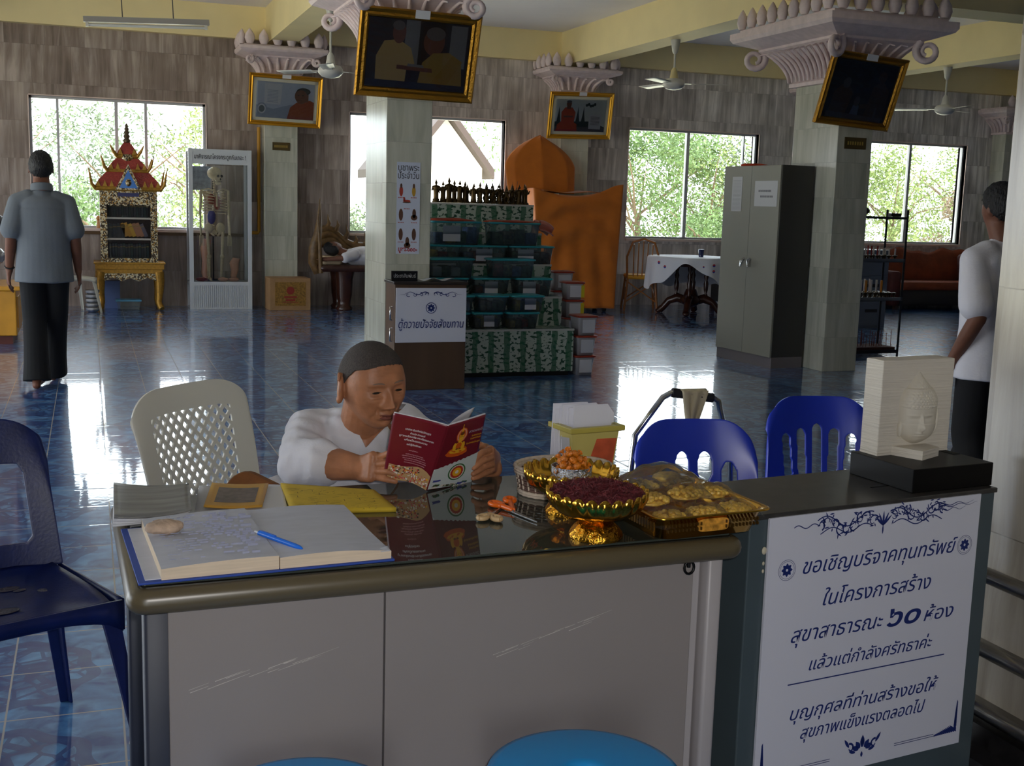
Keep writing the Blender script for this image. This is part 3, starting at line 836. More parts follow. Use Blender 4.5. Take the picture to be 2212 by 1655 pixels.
sheets('prayer_card', 'ochre bordered card with a dark brown picture, near the booklet stack', 'card', [(440, 1099), (566, 1099), (580, 1049), (458, 1048)], GZ + .0042, OCHRE, .0028, .003, inset=(.15, M('dark_brown_print', (96, 82, 78), .4, var=.4, vscale=60)))
YC = M('yellow_printed_cloth', (204, 172, 44), .8, var=.08, vscale=30)
yc = sheets('folded_cloth', 'folded yellow cloth printed with dark line drawings', 'cloth', [(630, 1112), (856, 1106), (808, 1066), (606, 1052)], GZ + .0003, YC, .009, .0, n=16, bulge=.003)
ink = MB(); rnd = random.Random(4)
c0 = [on_z(x, y, GZ + .01) - yc.location for x, y in ((640, 1106), (845, 1100), (800, 1070), (618, 1056))]
for k in range(90):
    u, v = rnd.random(), rnd.random(); p = c0[0].lerp(c0[1], u).lerp(c0[3].lerp(c0[2], u), v)
    l_, a = rnd.uniform(.004, .02), rnd.choice((0, 0, .2, -.3, 1.5, .8)); zz = .0094 + .003 * math.sin(PI * u) * math.sin(PI * v)
    d = Vector((math.cos(a), math.sin(a), 0)); nn = Vector((-d.y, d.x, 0)) * .0005
    ink.add([p - d * l_ / 2 - nn, p + d * l_ / 2 - nn, p + d * l_ / 2 + nn, p - d * l_ / 2 + nn], [(0, 1, 2, 3)])
ink.v = [(x, y, .0125) for x, y, z in ink.v]
ink.build('line_drawing', M('dark_green_ink', (60, 60, 20), .8), yc)

# ------------------------------------------------------------------ scissors
def scissors(name, label, pv, tip, h1, h2, hm, bm_, lw, r):
    t = thing(name, label, 'scissors', (pv.x, pv.y, GZ))
    tip = tip - pv; L_ = tip.length; d = tip.normalized(); n = Vector((-d.y, d.x, 0))
    for s_ in (-1, 1):
        m = MB()
        o = n * s_ * lw * .35
        pts = [-d * L_ * .12 + n * s_ * lw * .6, Vector() + n * lw * .6 * s_, d * L_ * .8 + n * s_ * lw * .3, tip, d * L_ * .5 - n * s_ * lw * .35, -d * L_ * .12 - n * s_ * lw * .5]
        m.prism([(p.x, p.y) for p in pts], .002 + (.0012 if s_ > 0 else 0), .0032 + (.0012 if s_ > 0 else 0), axis='z')
        m.build('blade', bm_, t)
    for c in (h1, h2):
        c = c - pv; q = c.normalized(); m = MB(); mm = Vector((-q.y, q.x, 0))
        ring = [c + q * (r * 1.35 * math.cos(k / 18 * 2 * PI)) + mm * (r * .85 * math.sin(k / 18 * 2 * PI)) for k in range(19)]
        m.tube([(p.x, p.y, .0075) for p in ring], .0052, 8)
        e = c - q * r * 1.2
        m.tube([(0, 0, .006), (e.x * .5, e.y * .5, .0065), (e.x, e.y, .0075)], [.005, .006, .0058], 8)
        m.build('handle', hm, t)
    m = MB(); m.tube([(0, 0, .001), (0, 0, .0065)], .003, 8); m.build('rivet', bm_, t)
STEELB = M('scissor_steel', (150, 150, 150), .22, metal=.9)
scissors('scissors', 'scissors with bright orange plastic handles, open on the glass', on_z(1108, 1108, GZ), on_z(1160, 1131, GZ), on_z(1072, 1096, GZ), on_z(1101, 1087, GZ), M('orange_plastic', (232, 104, 16), .28), STEELB, .009, .013)
scissors('scissors', 'small scissors with cream handles lying beside the orange ones', on_z(1058, 1117, GZ), on_z(1085, 1098, GZ), on_z(1043, 1125, GZ), on_z(1072, 1127, GZ), M('cream_plastic', (206, 174, 128), .4), STEELB, .006, .010)

# ------------------------------------------------------------------ footed gold bowls
GOLD = M('polished_gold', (226, 172, 62), .16, metal=1.0)
GOLDD = M('gold_relief', (214, 156, 50), .22, metal=1.0, bump=.5, bscale=90)
def gold_bowl(label, loc, R, h, foot):
    t = thing('footed_bowl', label, 'bowl', loc, group='gold footed offering bowls')
    np_ = 24
    wob = lambda a, z, r: 1 + (.035 * abs(math.cos(a * np_ / 2)) * smoothstep(h * .45, h * .75, z) if r > R * .4 else 0)
    tp = lambda a: .010 * abs(math.cos(a * np_ / 2))
    m = MB(); n = np_ * 6
    prof = [(R * .30, h * .42), (R * .52, h * .46), (R * .78, h * .56), (R * .93, h * .70), (R * 1.0, h * .86), (R * 1.02, h * .94)]
    rings = []
    for i, (r, z) in enumerate(prof):
        rings.append([(r * wob(2 * PI * k / n, z, r) * math.cos(2 * PI * k / n), r * wob(2 * PI * k / n, z, r) * math.sin(2 * PI * k / n), z + (tp(2 * PI * k / n) if i == len(prof) - 1 else 0)) for k in range(n)])
    inn = []
    for r, z in reversed([(R * .3, h * .5), (R * .75, h * .6), (R * .94, h * .8), (R * .985, h * .94)]):
        inn.append([(r * math.cos(2 * PI * k / n), r * math.sin(2 * PI * k / n), z + (tp(2 * PI * k / n) if z > h * .9 else 0)) for k in range(n)])
    m.rings(rings + inn, cap0=True, cap1=True); m.build('bowl', GOLD, t)
    m = MB(); n2 = 20
    m.lathe([(foot, 0), (foot * 1.02, .006), (foot * .95, .012), (foot * .82, .022), (foot * .6, .033), (foot * .45, .036), (foot * .42, h * .40), (foot * .52, h * .43), (R * .35, h * .45)], 80,
            wob=lambda a, z, r: 1 + .03 * abs(math.cos(a * n2 / 2)) * (1 if .008 < z < .034 else 0))
    m.build('foot', GOLDD, t)
    return t
B1 = gold_bowl('gold footed bowl heaped with maroon shavings, foremost on the desk', (.928, 2.035, GZ), .097, .094, .053)
B2 = gold_bowl('gold footed bowl holding the silver cup, behind the maroon heap', (.948, 2.215, GZ), .097, .096, .053)
MAROON = M('maroon_shavings', (92, 28, 34), .75, var=.4, vscale=60)
mb = MB(); rnd = random.Random(1)
mb.lathe([(.088, .075), (.091, .086), (.07, .096), (.04, .103), (.002, .106)], 28)
for k in range(2600):
    r = .092 * math.sqrt(rnd.random()); a = rnd.uniform(0, 6.283)
    z = .088 + .020 * (1 - (r / .094) ** 2) + rnd.uniform(-.004, .004)
    d = Vector((rnd.gauss(0, 1), rnd.gauss(0, 1), rnd.gauss(0, .5))).normalized() * rnd.uniform(.004, .009); w = d.cross(Vector((rnd.gauss(0, 1), rnd.gauss(0, 1), rnd.gauss(0, 1)))).normalized() * .0014
    p = Vector((r * math.cos(a), r * math.sin(a), z))
    mb.add([p - d - w, p + d - w * .5, p + d + w * .5, p - d + w], [(0, 1, 2, 3)])
sh = mb.build('maroon_shavings', MAROON); sh.location = (.928, 2.035, GZ)
tag(sh, 'heap of maroon dried petal shavings filling the foremost gold bowl', 'dried petals', kind='stuff')
# silver cup with wrapped sweets
SILV = M('embossed_silver', (190, 192, 196), .25, metal=1.0, bump=.9, bscale=120)
cup = thing('silver_cup', 'embossed silver cup of amber sweets set in the rear gold bowl', 'cup', (.944, 2.205, GZ + .052))
m = MB(); m.lathe([(.034, 0), (.040, .010), (.043, .03), (.0435, .052), (.0415, .052), (.040, .02), (.03, .008)], 40, cap1=True); m.build('cup_wall', SILV, cup)
m = MB(); m.tube([(.0425 * math.cos(k / 40 * 2 * PI), .0425 * math.sin(k / 40 * 2 * PI), .052) for k in range(41)], .0016, 6); m.build('rim', SILV, cup)
AMB = M('amber_wrapper', (214, 122, 24), .14, spec=.8, var=.35, vscale=70, bump=.6, bscale=160)
rnd = random.Random(6)
m = MB(); m.ball((0, 0, 0), .010, 10, 7, sc=(1, .8, .75)); m.v = [tuple(Vector(v) * (1 + .18 * mnoise.noise(Vector(v) * 260))) for v in m.v]
for s_ in (-1, 1):
    for k in range(7):
        a = k / 7 * 6.283; m.add([(s_ * .008, 0, 0), (s_ * .017, .007 * math.cos(a), .007 * math.sin(a)), (s_ * .018, .007 * math.cos(a + .9), .007 * math.sin(a + .9))], [(0, 1, 2)])
sweet_mesh = m.mesh('wrapped_sweet', AMB)
CUPL = ['on top of the silver cup', 'near the rim of the silver cup', 'deeper inside the silver cup']
k = 0
for lvl, (nn, rr, zz) in enumerate(((7, .028, .045), (5, .026, .058), (5, .017, .068), (2, .006, .079))):
    for q in range(nn):
        a = q / nn * 6.283 + lvl; o = bpy.data.objects.new('wrapped_sweet', sweet_mesh); COL.objects.link(o)
        o.location = (.944 + rr * math.cos(a), 2.205 + rr * math.sin(a), GZ + .052 + zz); o.rotation_euler = (rnd.uniform(-1, 1), rnd.uniform(-1, 1), rnd.uniform(0, 6))
        tag(o, 'amber foil wrapped sweet heaped in the silver cup', 'sweet', 'amber sweets in the silver cup')

# ------------------------------------------------------------------ oval wicker basket
WK = M('whitewashed_wicker', (206, 190, 172), .7, var=.15, vscale=60); WB = M('brown_wicker', (104, 76, 66), .7)
bk = thing('wicker_basket', 'oval wicker basket in cream and brown weave, behind the gold bowls', 'basket', (1.0, 2.385, GZ))
ax, ay, hh = .098, .075, .066
def oval(z, o=0, n=60, ph=0, amp=0): return [((ax + o + .012 * z / hh + amp * math.cos(k * PI + ph)) * math.cos(2 * PI * k / n), (ay + o + .012 * z / hh + amp * math.cos(k * PI + ph)) * math.sin(2 * PI * k / n), z) for k in range(n + 1)]
m = MB()
for z in (.004, .009): m.tube(oval(z, .002, 60, 0, .0014), .0042, 6)
for z in (.052, .058, .064): m.tube(oval(z, .002, 60, z * 900, .0014), .0046, 6)
m.build('weave_band', WK, bk)
m = MB()
for j in range(7): m.tube(oval(.016 + j * .0058, 0, 60, j * PI, .002), .0026, 6)
m.build('dark_weave', WB, bk)
m = MB()
for k in range(30):
    a = 2 * PI * k / 30
    m.tube([((ax + .002) * math.cos(a), (ay + .002) * math.sin(a), .002), ((ax + .0145) * math.cos(a), (ay + .0145) * math.sin(a), .066)], .0022, 5)
m.build('stake', WK, bk)
m = MB(); m.lathe([(.09, .002), (.09, .006)], 40, sy=ay / ax); m.build('basket_floor', WK, bk)

# ------------------------------------------------------------------ gold tray with bags of sweets
tr = thing('gold_tray', 'rectangular gold pierced tray piled with bags, near the corner of the desk', 'tray', (1.035, 1.965, GZ), math.radians(4))
tw, td, th = .235, .255, .050
def trr(o, z, r=.03, n=6):
    out = []
    for cx, cy, a0 in ((tw + o - r, -o + r, -PI / 2), (tw + o - r, td + o - r, 0), (-o + r, td + o - r, PI / 2), (-o + r, -o + r, PI)):
        for k in range(n + 1):
            t = a0 + PI / 2 * k / n; out.append((cx + r * math.cos(t), cy + r * math.sin(t), z))
    return out
m = MB(); m.rings([trr(-.012, .0), trr(-.006, .002), trr(.008, th - .004), trr(.020, th - .001), trr(.022, th + .001), trr(.018, th + .003), trr(.006, th), trr(-.010, .006)], cap1=True)
m.build('tray_body', GOLD, tr)
for side_ in (0, 1):
  m = MB()
  for k in range(26):
    if 9 < k < 16 or (k > 12) != bool(side_): continue
    x = .012 + k * (tw - .024) / 25
    m.box((x - .0013, -.0105 + .004, .020), (x + .0013, -.0045 + .004, .026)); m.box((x - .0013, -.0105 + .004, .030), (x + .0013, -.0045 + .004, .036))
  m.v = [(x, y - .0035, z) for x, y, z in m.v]
  m.build('pierced_lattice', M('slot_shadow_gold', (96, 68, 24), .5, metal=.6), tr)
for xs_ in ((-.0065, -.0035), (tw + .0035, tw + .0065)):
  m = MB()
  for k in range(22):
    y = .02 + k * (td - .04) / 21
    m.box((xs_[0], y - .0016, .018), (xs_[1], y + .0016, .036))
  m.build('pierced_lattice', M('slot_shadow_gold', (96, 68, 24), .5, metal=.6), tr)
m = MB(); m.rbox((-.034, -.003, -.012), (.034, .003, .012), .0028); mm = Matrix.Translation((tw / 2, -.0055, .028)) @ Matrix.Rotation(-.25, 4, 'X')
m2 = MB(); pr_ = [(tw / 2 + .036 * math.copysign(abs(math.cos(t)) ** .4, math.cos(t)), .028 + .013 * math.copysign(abs(math.sin(t)) ** .4, math.sin(t))) for t in [k / 28 * 6.283 for k in range(28)]]
m2.prism(pr_, -.0068, -.0032); m2.build('handle_window', M('amber_nut_bag', (196, 138, 52), .3, var=.5, vscale=90), tr)['label'] = 'oval handle opening showing sweets'
SWT = M('amber_sweets', (244, 186, 74), .3, spec=.7, var=.35, vscale=110, bump=.35, bscale=120)
BAGF = glass('clear_plastic_bag', (.99, .99, .97), .6, .04, (.8, .8, .78), .02)
bags = [(.045, .045, .052, .30, 'lying at the tray front corner by the maroon heap'), (.125, .040, .055, -.2, 'in the middle of the front row in the gold tray'), (.200, .050, .055, .15, 'at the tray corner next to the donation box'),
        (.050, .125, .068, -.3, 'resting against the maroon bowl side of the tray'), (.130, .120, .076, .4, 'heaped in the centre of the gold tray'), (.200, .135, .070, -.1, 'resting on the donation box side of the tray'),
        (.070, .205, .076, .1, 'at the back of the tray nearest the gold bowls'), (.165, .210, .078, .5, 'at the back of the tray nearest the donation box')]
for i, (x, y, z, a, lab) in enumerate(bags):
    R_ = Matrix.Rotation(math.radians(4), 3, 'Z'); q = R_ @ Vector((x, y, 0))
    b_ = thing('sweet_bag', 'clear bag of amber sweets ' + lab, 'bag', (1.035 + q.x, 1.965 + q.y, GZ + z - .030), a, 'bags of amber sweets in the gold tray')
    m = MB(); rnd = random.Random(20 + i)
    for k in range(60):
        u, v = rnd.uniform(-1, 1), rnd.uniform(-1, 1)
        if u * u + v * v > 1.1: continue
        m.ball((u * .036, v * .030, .014 + .010 * (1 - u * u) * (1 - v * v) * rnd.uniform(.5, 1.3)), .0062, 7, 5, sc=(rnd.uniform(.8, 1.4), 1, .8))
    m.ball((0, 0, .009), .03, 16, 8, sc=(1.2, 1.0, .22))
    m.build('sweets', SWT, b_)
    m = MB()
    def bf(u, v):
        x_, y_ = (u - .5) * .104, (v - .5) * .086
        e = max(0, 1 - ((u - .5) * 2) ** 4) * max(0, 1 - ((v - .5) * 2) ** 4)
        return (x_, y_, .004 + .030 * e + .004 * mnoise.noise(Vector((x_ * 60, y_ * 60, i * 3.1))))
    m.grid(bf, 18, 16); m.build('plastic_film', BAGF, b_)
big = thing('sweet_bag', 'large mostly empty clear plastic bag bulging at the back of the gold tray', 'bag', (1.135, 2.185, GZ + .060), .3, 'bags of amber sweets in the gold tray')
m = MB(); m.grid(lambda u, v: ((u - .5) * .20, (v - .5) * .10, .005 + .042 * math.sin(PI * u) ** .7 * math.sin(PI * v) ** .7 + .006 * mnoise.noise(Vector((u * 5, v * 5, 3)))), 24, 18); m.build('plastic_film', glass('clear_plastic_bag_thick', (.93, .94, .92), 1.0, .08, (.8, .82, .8), .07), big)
m = MB(); m.ball((.03, .0, .012), .03, 14, 8, sc=(1.2, .9, .35)); m.build('sweets', SWT, big)

# ------------------------------------------------------------------ yellow bin of envelopes
YB_ = M('translucent_yellow_plastic', (206, 192, 112), .35, trans=.0, var=.04, vscale=20)
bn = thing('plastic_bin', 'yellow plastic bin holding white envelopes, at the far edge of the desk', 'bin', (1.098, 2.485, GZ), math.radians(8))
bw, bd2, bh2 = .130, .088, .136
def bnr(o, z): return [(-bw / 2 - o, -bd2 / 2 - o, z), (bw / 2 + o, -bd2 / 2 - o, z), (bw / 2 + o, bd2 / 2 + o, z), (-bw / 2 - o, bd2 / 2 + o, z)]
m = MB(); m.rings([bnr(-.012, 0), bnr(0, bh2), bnr(-.003, bh2), bnr(-.014, .004)], smooth=False); m.build('bin_wall', YB_, bn)
m = MB(); m.rings([bnr(-.002, bh2 - .014), bnr(.010, bh2 - .010), bnr(.010, bh2 + .002), bnr(-.004, bh2 + .002)], smooth=False, cap0=False, cap1=False); m.build('rim', M('olive_yellow_plastic', (190, 176, 84), .35), bn, bevel=.002)
def on_front(x, z): k = 1 - .012 / (bw / 2) * (1 - z / bh2); return (x * k, -(bd2 / 2 - .012 * (1 - z / bh2)) - .0008, z)
m = MB(); m.add([on_front(x, z) for x, z in ((-.012, .006), (.060, .004), (.062, .106), (.004, .108), (-.016, .05))], [(0, 1, 2, 3, 4)]); o = m.build('red_label', M('faded_red_print', (206, 92, 56), .6, var=.2, vscale=30), bn); o['label'] = 'faded red card'
m = MB(); m.add([(y2, x2, z2) for x2, y2, z2 in [(lambda y, z: (y, -(bw / 2 - .012 * (1 - z / bh2)) - .0008, z))(y, z) for y, z in ((-.030, .020), (.030, .050), (.032, .106), (-.030, .112))]], [(0, 1, 2, 3)]); m.build('grey_label', M('pale_grey_print', (184, 184, 188), .6), bn)
ENV = M('envelope_paper', (226, 226, 236), .75)
for k in range(7):
    lab = ['white envelope standing foremost in the yellow bin', 'white envelope second from the front in the yellow bin', 'white envelope third from the front in the yellow bin', 'white envelope in the middle of the yellow bin', 'white envelope third from the back of the yellow bin', 'white envelope second from the back of the yellow bin', 'white envelope at the very back of the yellow bin'][k]
    m = MB(); w_, h_ = .110, .172
    m.prism([(-w_ / 2, 0), (w_ / 2, 0), (w_ / 2 + .004, h_ - .022), (w_ / 2 - .014, h_), (-w_ / 2 + .002, h_)], 0, .0016)
    o = m.build('envelope', ENV); o.location = Vector((1.098, 2.485, GZ + .006)) + Matrix.Rotation(math.radians(8), 3, 'Z') @ Vector((.008 - .0055 * k, -.020 + .0085 * k, .006 - .003 * (k % 3) * 2))
    o.rotation_euler = (-.06 + .012 * k, .015 - .02 * (k % 2), math.radians(8)); tag(o, lab, 'envelope', 'envelopes in the yellow bin')
m = MB(); m.prism([(-.045, 0), (.04, 0), (.04, .135), (-.045, .135)], 0, .0014); o = m.build('envelope', M('red_envelope', (150, 40, 36), .6)); o.location = (1.083, 2.515, GZ + .008); o.rotation_euler = (.02, -.03, math.radians(8)); tag(o, 'red envelope standing behind the white ones in the yellow bin', 'envelope', 'envelopes in the yellow bin')
# ================================================================== PEOPLE
SKINW = M('warm_brown_skin', (170, 114, 80), .48, spec=.45, var=.16, vscale=34, bump=.12, bscale=140, sss=.08)
SKIND = M('dark_brown_skin', (112, 72, 54), .55, spec=.35, var=.08, vscale=30)
HAIRG = M('grey_black_stubble', (62, 54, 50), .8, var=.35, vscale=260, bump=.4, bscale=300)
HAIRB = M('short_black_hair', (16, 14, 14), .6, bump=.8, bscale=160, stretch=(1, 1, .3))
WHITEC = M('white_cotton', (214, 212, 218), .9, var=.03, vscale=12, bump=.12, bscale=120, sheen=.1)

def head_verts(sub=5, feat=1.0, age=0.0):
    bm = bmesh.new(); bmesh.ops.create_icosphere(bm, subdivisions=sub, radius=1)
    out = []
    for v in bm.verts:
        x, y, z = v.co
        zz = z * .118
        X = .076 * x; Y = (.086 if y < 0 else .102) * y
        t = smoothstep(-.05, -1, z)
        X *= 1 - .26 * t
        if y > 0: Y *= 1 - .60 * t
        else: Y = Y * (1 - .06 * t) - .016 * t
        u = smoothstep(.35, 1, z); X *= 1 + .05 * u
        if y < 0:                       # flatter face
            Y = -(.084 * (1 - (1 - min(1, -Y / .1)) ** 1.7)) if Y > -.1 else Y
        w = smoothstep(0, -.35, y) * feat
        if w > 0:
            g = lambda cx, cz, sx, sz: math.exp(-((X - cx) / sx) ** 2 - ((zz - cz) / sz) ** 2)
            g2 = lambda cx, cz, sx, sz: g(cx, cz, sx, sz) + g(-cx, cz, sx, sz)
            d = -.0045 * g2(.027, .026, .022, .008) + .0105 * g2(.030, .006, .017, .011) - .0062 * g2(.031, .006, .0135, .0078)
            d += .0030 * g2(.031, -.0045, .013, .0028) + .0022 * g2(.031, .0155, .014, .0030)
            d += -.023 * g(0, -.034, .0125, .012) - .015 * g(0, -.018, .0085, .016) - .009 * g(0, .0, .007, .016) - .013 * g2(.0145, -.038, .0080, .0068)
            d += .006 * g2(.007, -.0475, .004, .003)
            d += -.006 * g2(.043, -.02, .018, .018)
            d += -.0075 * g(0, -.060, .020, .0058) - .0075 * g(0, -.0715, .017, .0062) + .0065 * g(0, -.0655, .024, .0020) - .005 * g(0, -.066, .032, .017)
            d += .004 * g(0, -.081, .018, .005) - .009 * g(0, -.098, .019, .013)
            d += (.0030 + .0022 * age) * (g2(.027, -.050, .0035, .013) + .7 * g2(.034, -.066, .0035, .010))
            d += .003 * age * (g2(.032, -.014, .014, .0022)) - .0022 * age * g2(.032, -.010, .013, .004)
            d += .0018 * age * (g(0, .052, .035, .0018) + g(0, .064, .03, .0018))
            Y += d * w
        out.append((X, Y, zz))
    fs = [tuple(q.index for q in f.verts) for f in bm.faces]
    bm.free()
    return out, fs

def add_ears(mb, mat, s=1.0):
    for sg in (-1, 1):
        R = Matrix.Translation((sg * .0785, .014, -.006)) @ Matrix.Rotation(sg * .62, 4, 'Z') @ Matrix.Rotation(-.12, 4, 'X')
        mb.ball((0, 0, -.004), .03 * s, 14, 10, sc=(.24, .56, .98), mat=mat @ R)
        pts = [(sg * .005, .017 * math.sin(a) * s - .002, .030 * math.cos(a) * s) for a in [-.9 + k * .34 for k in range(12)]]
        mb.tube(pts, [(.0022 + .0026 * math.sin(PI * (k + .6) / 12.2)) * s for k in range(12)], 8, mat=mat @ R)
        mb.ball((sg * .003, -.006, -.030), .0095 * s, 10, 8, sc=(.55, .7, 1), mat=mat @ R)

def capsule(mb, a, b, ra, rb, n=16, k=6):
    a, b = Vector(a), Vector(b)
    mb.tube([a.lerp(b, i / k) for i in range(k + 1)], [lerp(ra, rb, i / k) for i in range(k + 1)], n)
    mb.ball(a, ra, n, 10); mb.ball(b, rb, n, 10)

def chain(mb, pts, rs, n=16):
    for i in range(len(pts) - 1): capsule(mb, pts[i], pts[i + 1], rs[i], rs[i + 1], n)

def ellip(mb, c, r, mat=None, n=20, m=14):
    mb.ball((0, 0, 0), 1.0, n, m, mat=Matrix.Translation(c) @ (mat if mat else Matrix.Identity(4)) @ Matrix.Diagonal((r[0], r[1], r[2], 1)))

def near_face(hv, X, Z):
    best = min((v for v in hv if v[1] < 0), key=lambda v: (v[0] - X) ** 2 + (v[2] - Z) ** 2)
    return best

def face_details(head_m, hv, parent, brow, lips, closed=.6, iris=(40, 28, 22)):
    """eyes, eyebrows and lips laid on the face; head_m: head matrix"""
    EYE = M('eye_dark', iris, .15); LID = None
    for sg in (-1, 1):
        p = near_face(hv, sg * .031, .002)
        m = MB(); m.ball((p[0], p[1] + .0008, .0015), .0095, 14, 8, sc=(1.12, .32, .30), mat=head_m)
        e = m.build('eye', EYE, parent)
        m = MB()
        pts = []
        for k in range(9):
            f = k / 8; X = sg * (.014 + .030 * f); Z = .0275 + .0055 * math.sin(f * 2.4) - .004 * f
            q = near_face(hv, X, Z); pts.append(head_m @ Vector((q[0], q[1] - .0006, Z)))
        m.tube(pts, [.0013, .0018, .002, .002, .002, .0018, .0016, .0012, .0008], 6); m.build('eyebrow', brow, parent)
        m = MB(); pts = []
        for k in range(7):
            f = k / 6; X = sg * (.019 + .024 * f); Z = .0030 + .0022 * math.sin(f * PI) - .0012 * f
            q = near_face(hv, X, Z); pts.append(head_m @ Vector((q[0], q[1] - .0002, Z)))
        m.tube(pts, [.0006, .001, .0011, .0011, .0011, .001, .0006], 6); m.build('eyelash', M('eyelash_dark', (34, 24, 20), .6), parent)
    m = MB()
    for zc, h, w in ((-.0618, .0046, .0235), (-.0702, .0052, .0215)):
        def lf(u, v):
            X = (u - .5) * 2 * w; Z = zc + (v - .5) * 2 * h * math.sqrt(max(0, 1 - (X / w) ** 2)) * (1 - .15 * math.cos(X / w * 6) * (1 if zc > -.065 else 0))
            q = near_face(hv, X, Z); return head_m @ Vector((X, q[1] - .0030 * (1 - (X / w) ** 2) - .0006, Z))
        m.grid(lf, 14, 5)
    m.build('lips', lips, parent)

def hair_cap(head_m, sub, thr, off, mat, parent, name='hair', rough=0.0, feat=0):
    hv, fs = head_verts(sub, feat)
    keep = []
    for f in fs:
        c = sum((Vector(hv[i]) for i in f), Vector()) / 3
        if c.z > thr(c.x, c.y): keep.append(f)
    ids = sorted({i for f in keep for i in f}); mp = {i: k for k, i in enumerate(ids)}
    vs = []
    for i in ids:
        v = Vector(hv[i]); n = Vector((v.x / .076, v.y / .1, v.z / .118)).normalized()
        vs.append(head_m @ (v + n * (off + rough * mnoise.noise(v * 120))))
    m = MB(); m.add(vs, [[mp[i] for i in f] for f in keep], 0, True)
    o = m.build(name, mat, parent)
    bm = bmesh.new(); bm.from_mesh(o.data)
    for _ in range(10):
        mv = {}
        for v in bm.verts:
            be = [e for e in v.link_edges if e.is_boundary]
            if len(be) == 2: mv[v] = v.co * .5 + (be[0].other_vert(v).co + be[1].other_vert(v).co) * .25
        for v, c in mv.items(): v.co = c
    bm.to_mesh(o.data); bm.free()
    s_ = o.modifiers.new('thickness', 'SOLIDIFY'); s_.thickness = off * .95; s_.offset = -1
    return o

def hand(mb, wrist, palm_end, across, curls, thumb, r=1.0, th_palm=.024, wpalm=.078):
    """palm from the wrist to the knuckles; curls: per finger a list of joint points that starts at its knuckle"""
    w, p = Vector(wrist), Vector(palm_end); ax = (p - w).normalized(); ac = Vector(across).normalized(); nrm = ax.cross(ac).normalized()
    for k in range(7):
        o = (k / 6 - .5) * wpalm * .78
        capsule(mb, w + ac * o * .62, p + ac * o, .019 * r, .0132 * r, 12, 4)
    for pts in curls:
        n_ = len(pts); rr = [.0086 * r, .0080 * r, .0075 * r, .0068 * r, .006 * r][:n_]
        chain(mb, pts, rr, 10)
    chain(mb, thumb, [.014 * r, .0115 * r, .0100 * r, .0085 * r][:len(thumb)], 10)

# ------------------------------------------------------------------ the held booklet (needed first: hands close on it)
S0, S1 = on_z(922, 1060, GZ + .002), on_y(968, 920, 2.36)
TL, BL = on_y(850, 892, 2.435), on_y(826, 1037, 2.525)
TR, BR = on_y(1050, 895, 2.425), on_y(1018, 1044, 2.535)
def cover_l(u, v):   # u 0 at the spine, 1 at the outer edge; v 0 bottom, 1 top
    p = S0.lerp(S1, v).lerp(BL.lerp(TL, v), u)
    return p + Vector((.25, -1, .15)) * (.012 * math.sin(PI * u) * (1.0 if u < .9 else 1)) + Vector((0, 0, 1)) * (.010 * math.sin(PI * u) * (1 - v))
def cover_r(u, v):
    p = S0.lerp(S1, v).lerp(BR.lerp(TR, v), u)
    return p + Vector((-.2, -1, .1)) * (.004 * math.sin(PI * u))
REDB = M('maroon_glossy_cover', (116, 28, 42), .28)
bk = thing('prayer_booklet', 'open maroon prayer booklet held up in the hands of the seated woman', 'booklet', S0)
def rel(fn): return lambda u, v: fn(u, v) - S0
PB = M('booklet_paper', (222, 220, 224), .8)
m = MB(); m.grid(rel(cover_l), 24, 24, thick=-.0006); cvl = m.build('back_cover', REDB, bk)
m = MB(); m.grid(rel(cover_r), 24, 24, thick=.0006); cvr = m.build('front_cover', REDB, bk)
inw = Vector((.15, .98, .12)) * .0035
m = MB(); m.grid(lambda u, v: cover_l(u * .99, lerp(.004, 1.004, v)) - S0 + inw * min(1, u * 8) * 1, 24, 12, thick=-.0025); m.build('pages', PB, bk)
m = MB(); m.grid(lambda u, v: cover_r(u * .99, lerp(.004, 1.006, v)) - S0 + inw * min(1, u * 8), 24, 12, thick=.0025); m.build('pages', PB, bk)
LT = on_y(1026, 880, 2.47)
m = MB(); m.grid(lambda u, v: (S0.lerp(S1, v).lerp((S0 + Vector((.075, .11, .02))).lerp(LT, v), u)) - S0 + inw * .6 + Vector((0, .012, 0)) * math.sin(PI * u), 12, 12, thick=.0004); m.build('loose_leaf', PB, bk)
nL = -((cover_l(.5, .6) - cover_l(.4, .5)).cross(cover_l(.5, .4) - cover_l(.4, .5))).normalized()
nL = nL if nL.y < 0 else -nL
nR = ((cover_r(.5, .6) - cover_r(.4, .5)).cross(cover_r(.5, .4) - cover_r(.4, .5))).normalized(); nR = nR if nR.y < 0 else -nR
def patch(fn, nrm, u0, u1, v0, v1, mats, name, parent, lift=.0012, nu=8, nv=6, wave=None):
    m = MB()
    def f(a, b):
        u, v = lerp(u0, u1, a), lerp(v0, v1, b)
        if wave: v = wave(u, v, b)
        return fn(u, v) - S0 + nrm * lift
    m.grid(f, nu, nv); return m.build(name, mats, parent)
def blob(m, fn, nrm, u, v, ru, rv, lift, n=14, rag=0, mi=0, inner=0):
    pts = []
    for k in range(n):
        a = 2 * PI * k / n; q = 1 + rag * math.sin(k * 2.7)
        pts.append(fn(max(0.01, min(.995, u + ru * q * math.cos(a))), max(.005, min(.995, v + rv * q * math.sin(a)))) - S0 + nrm * lift)
    m.add(pts, [tuple(range(n))], mi)
WHT = M('printed_white', (230, 226, 232), .4); GLD = M('printed_gold', (236, 176, 40), .35); ORG = M('printed_orange', (214, 92, 26), .35)
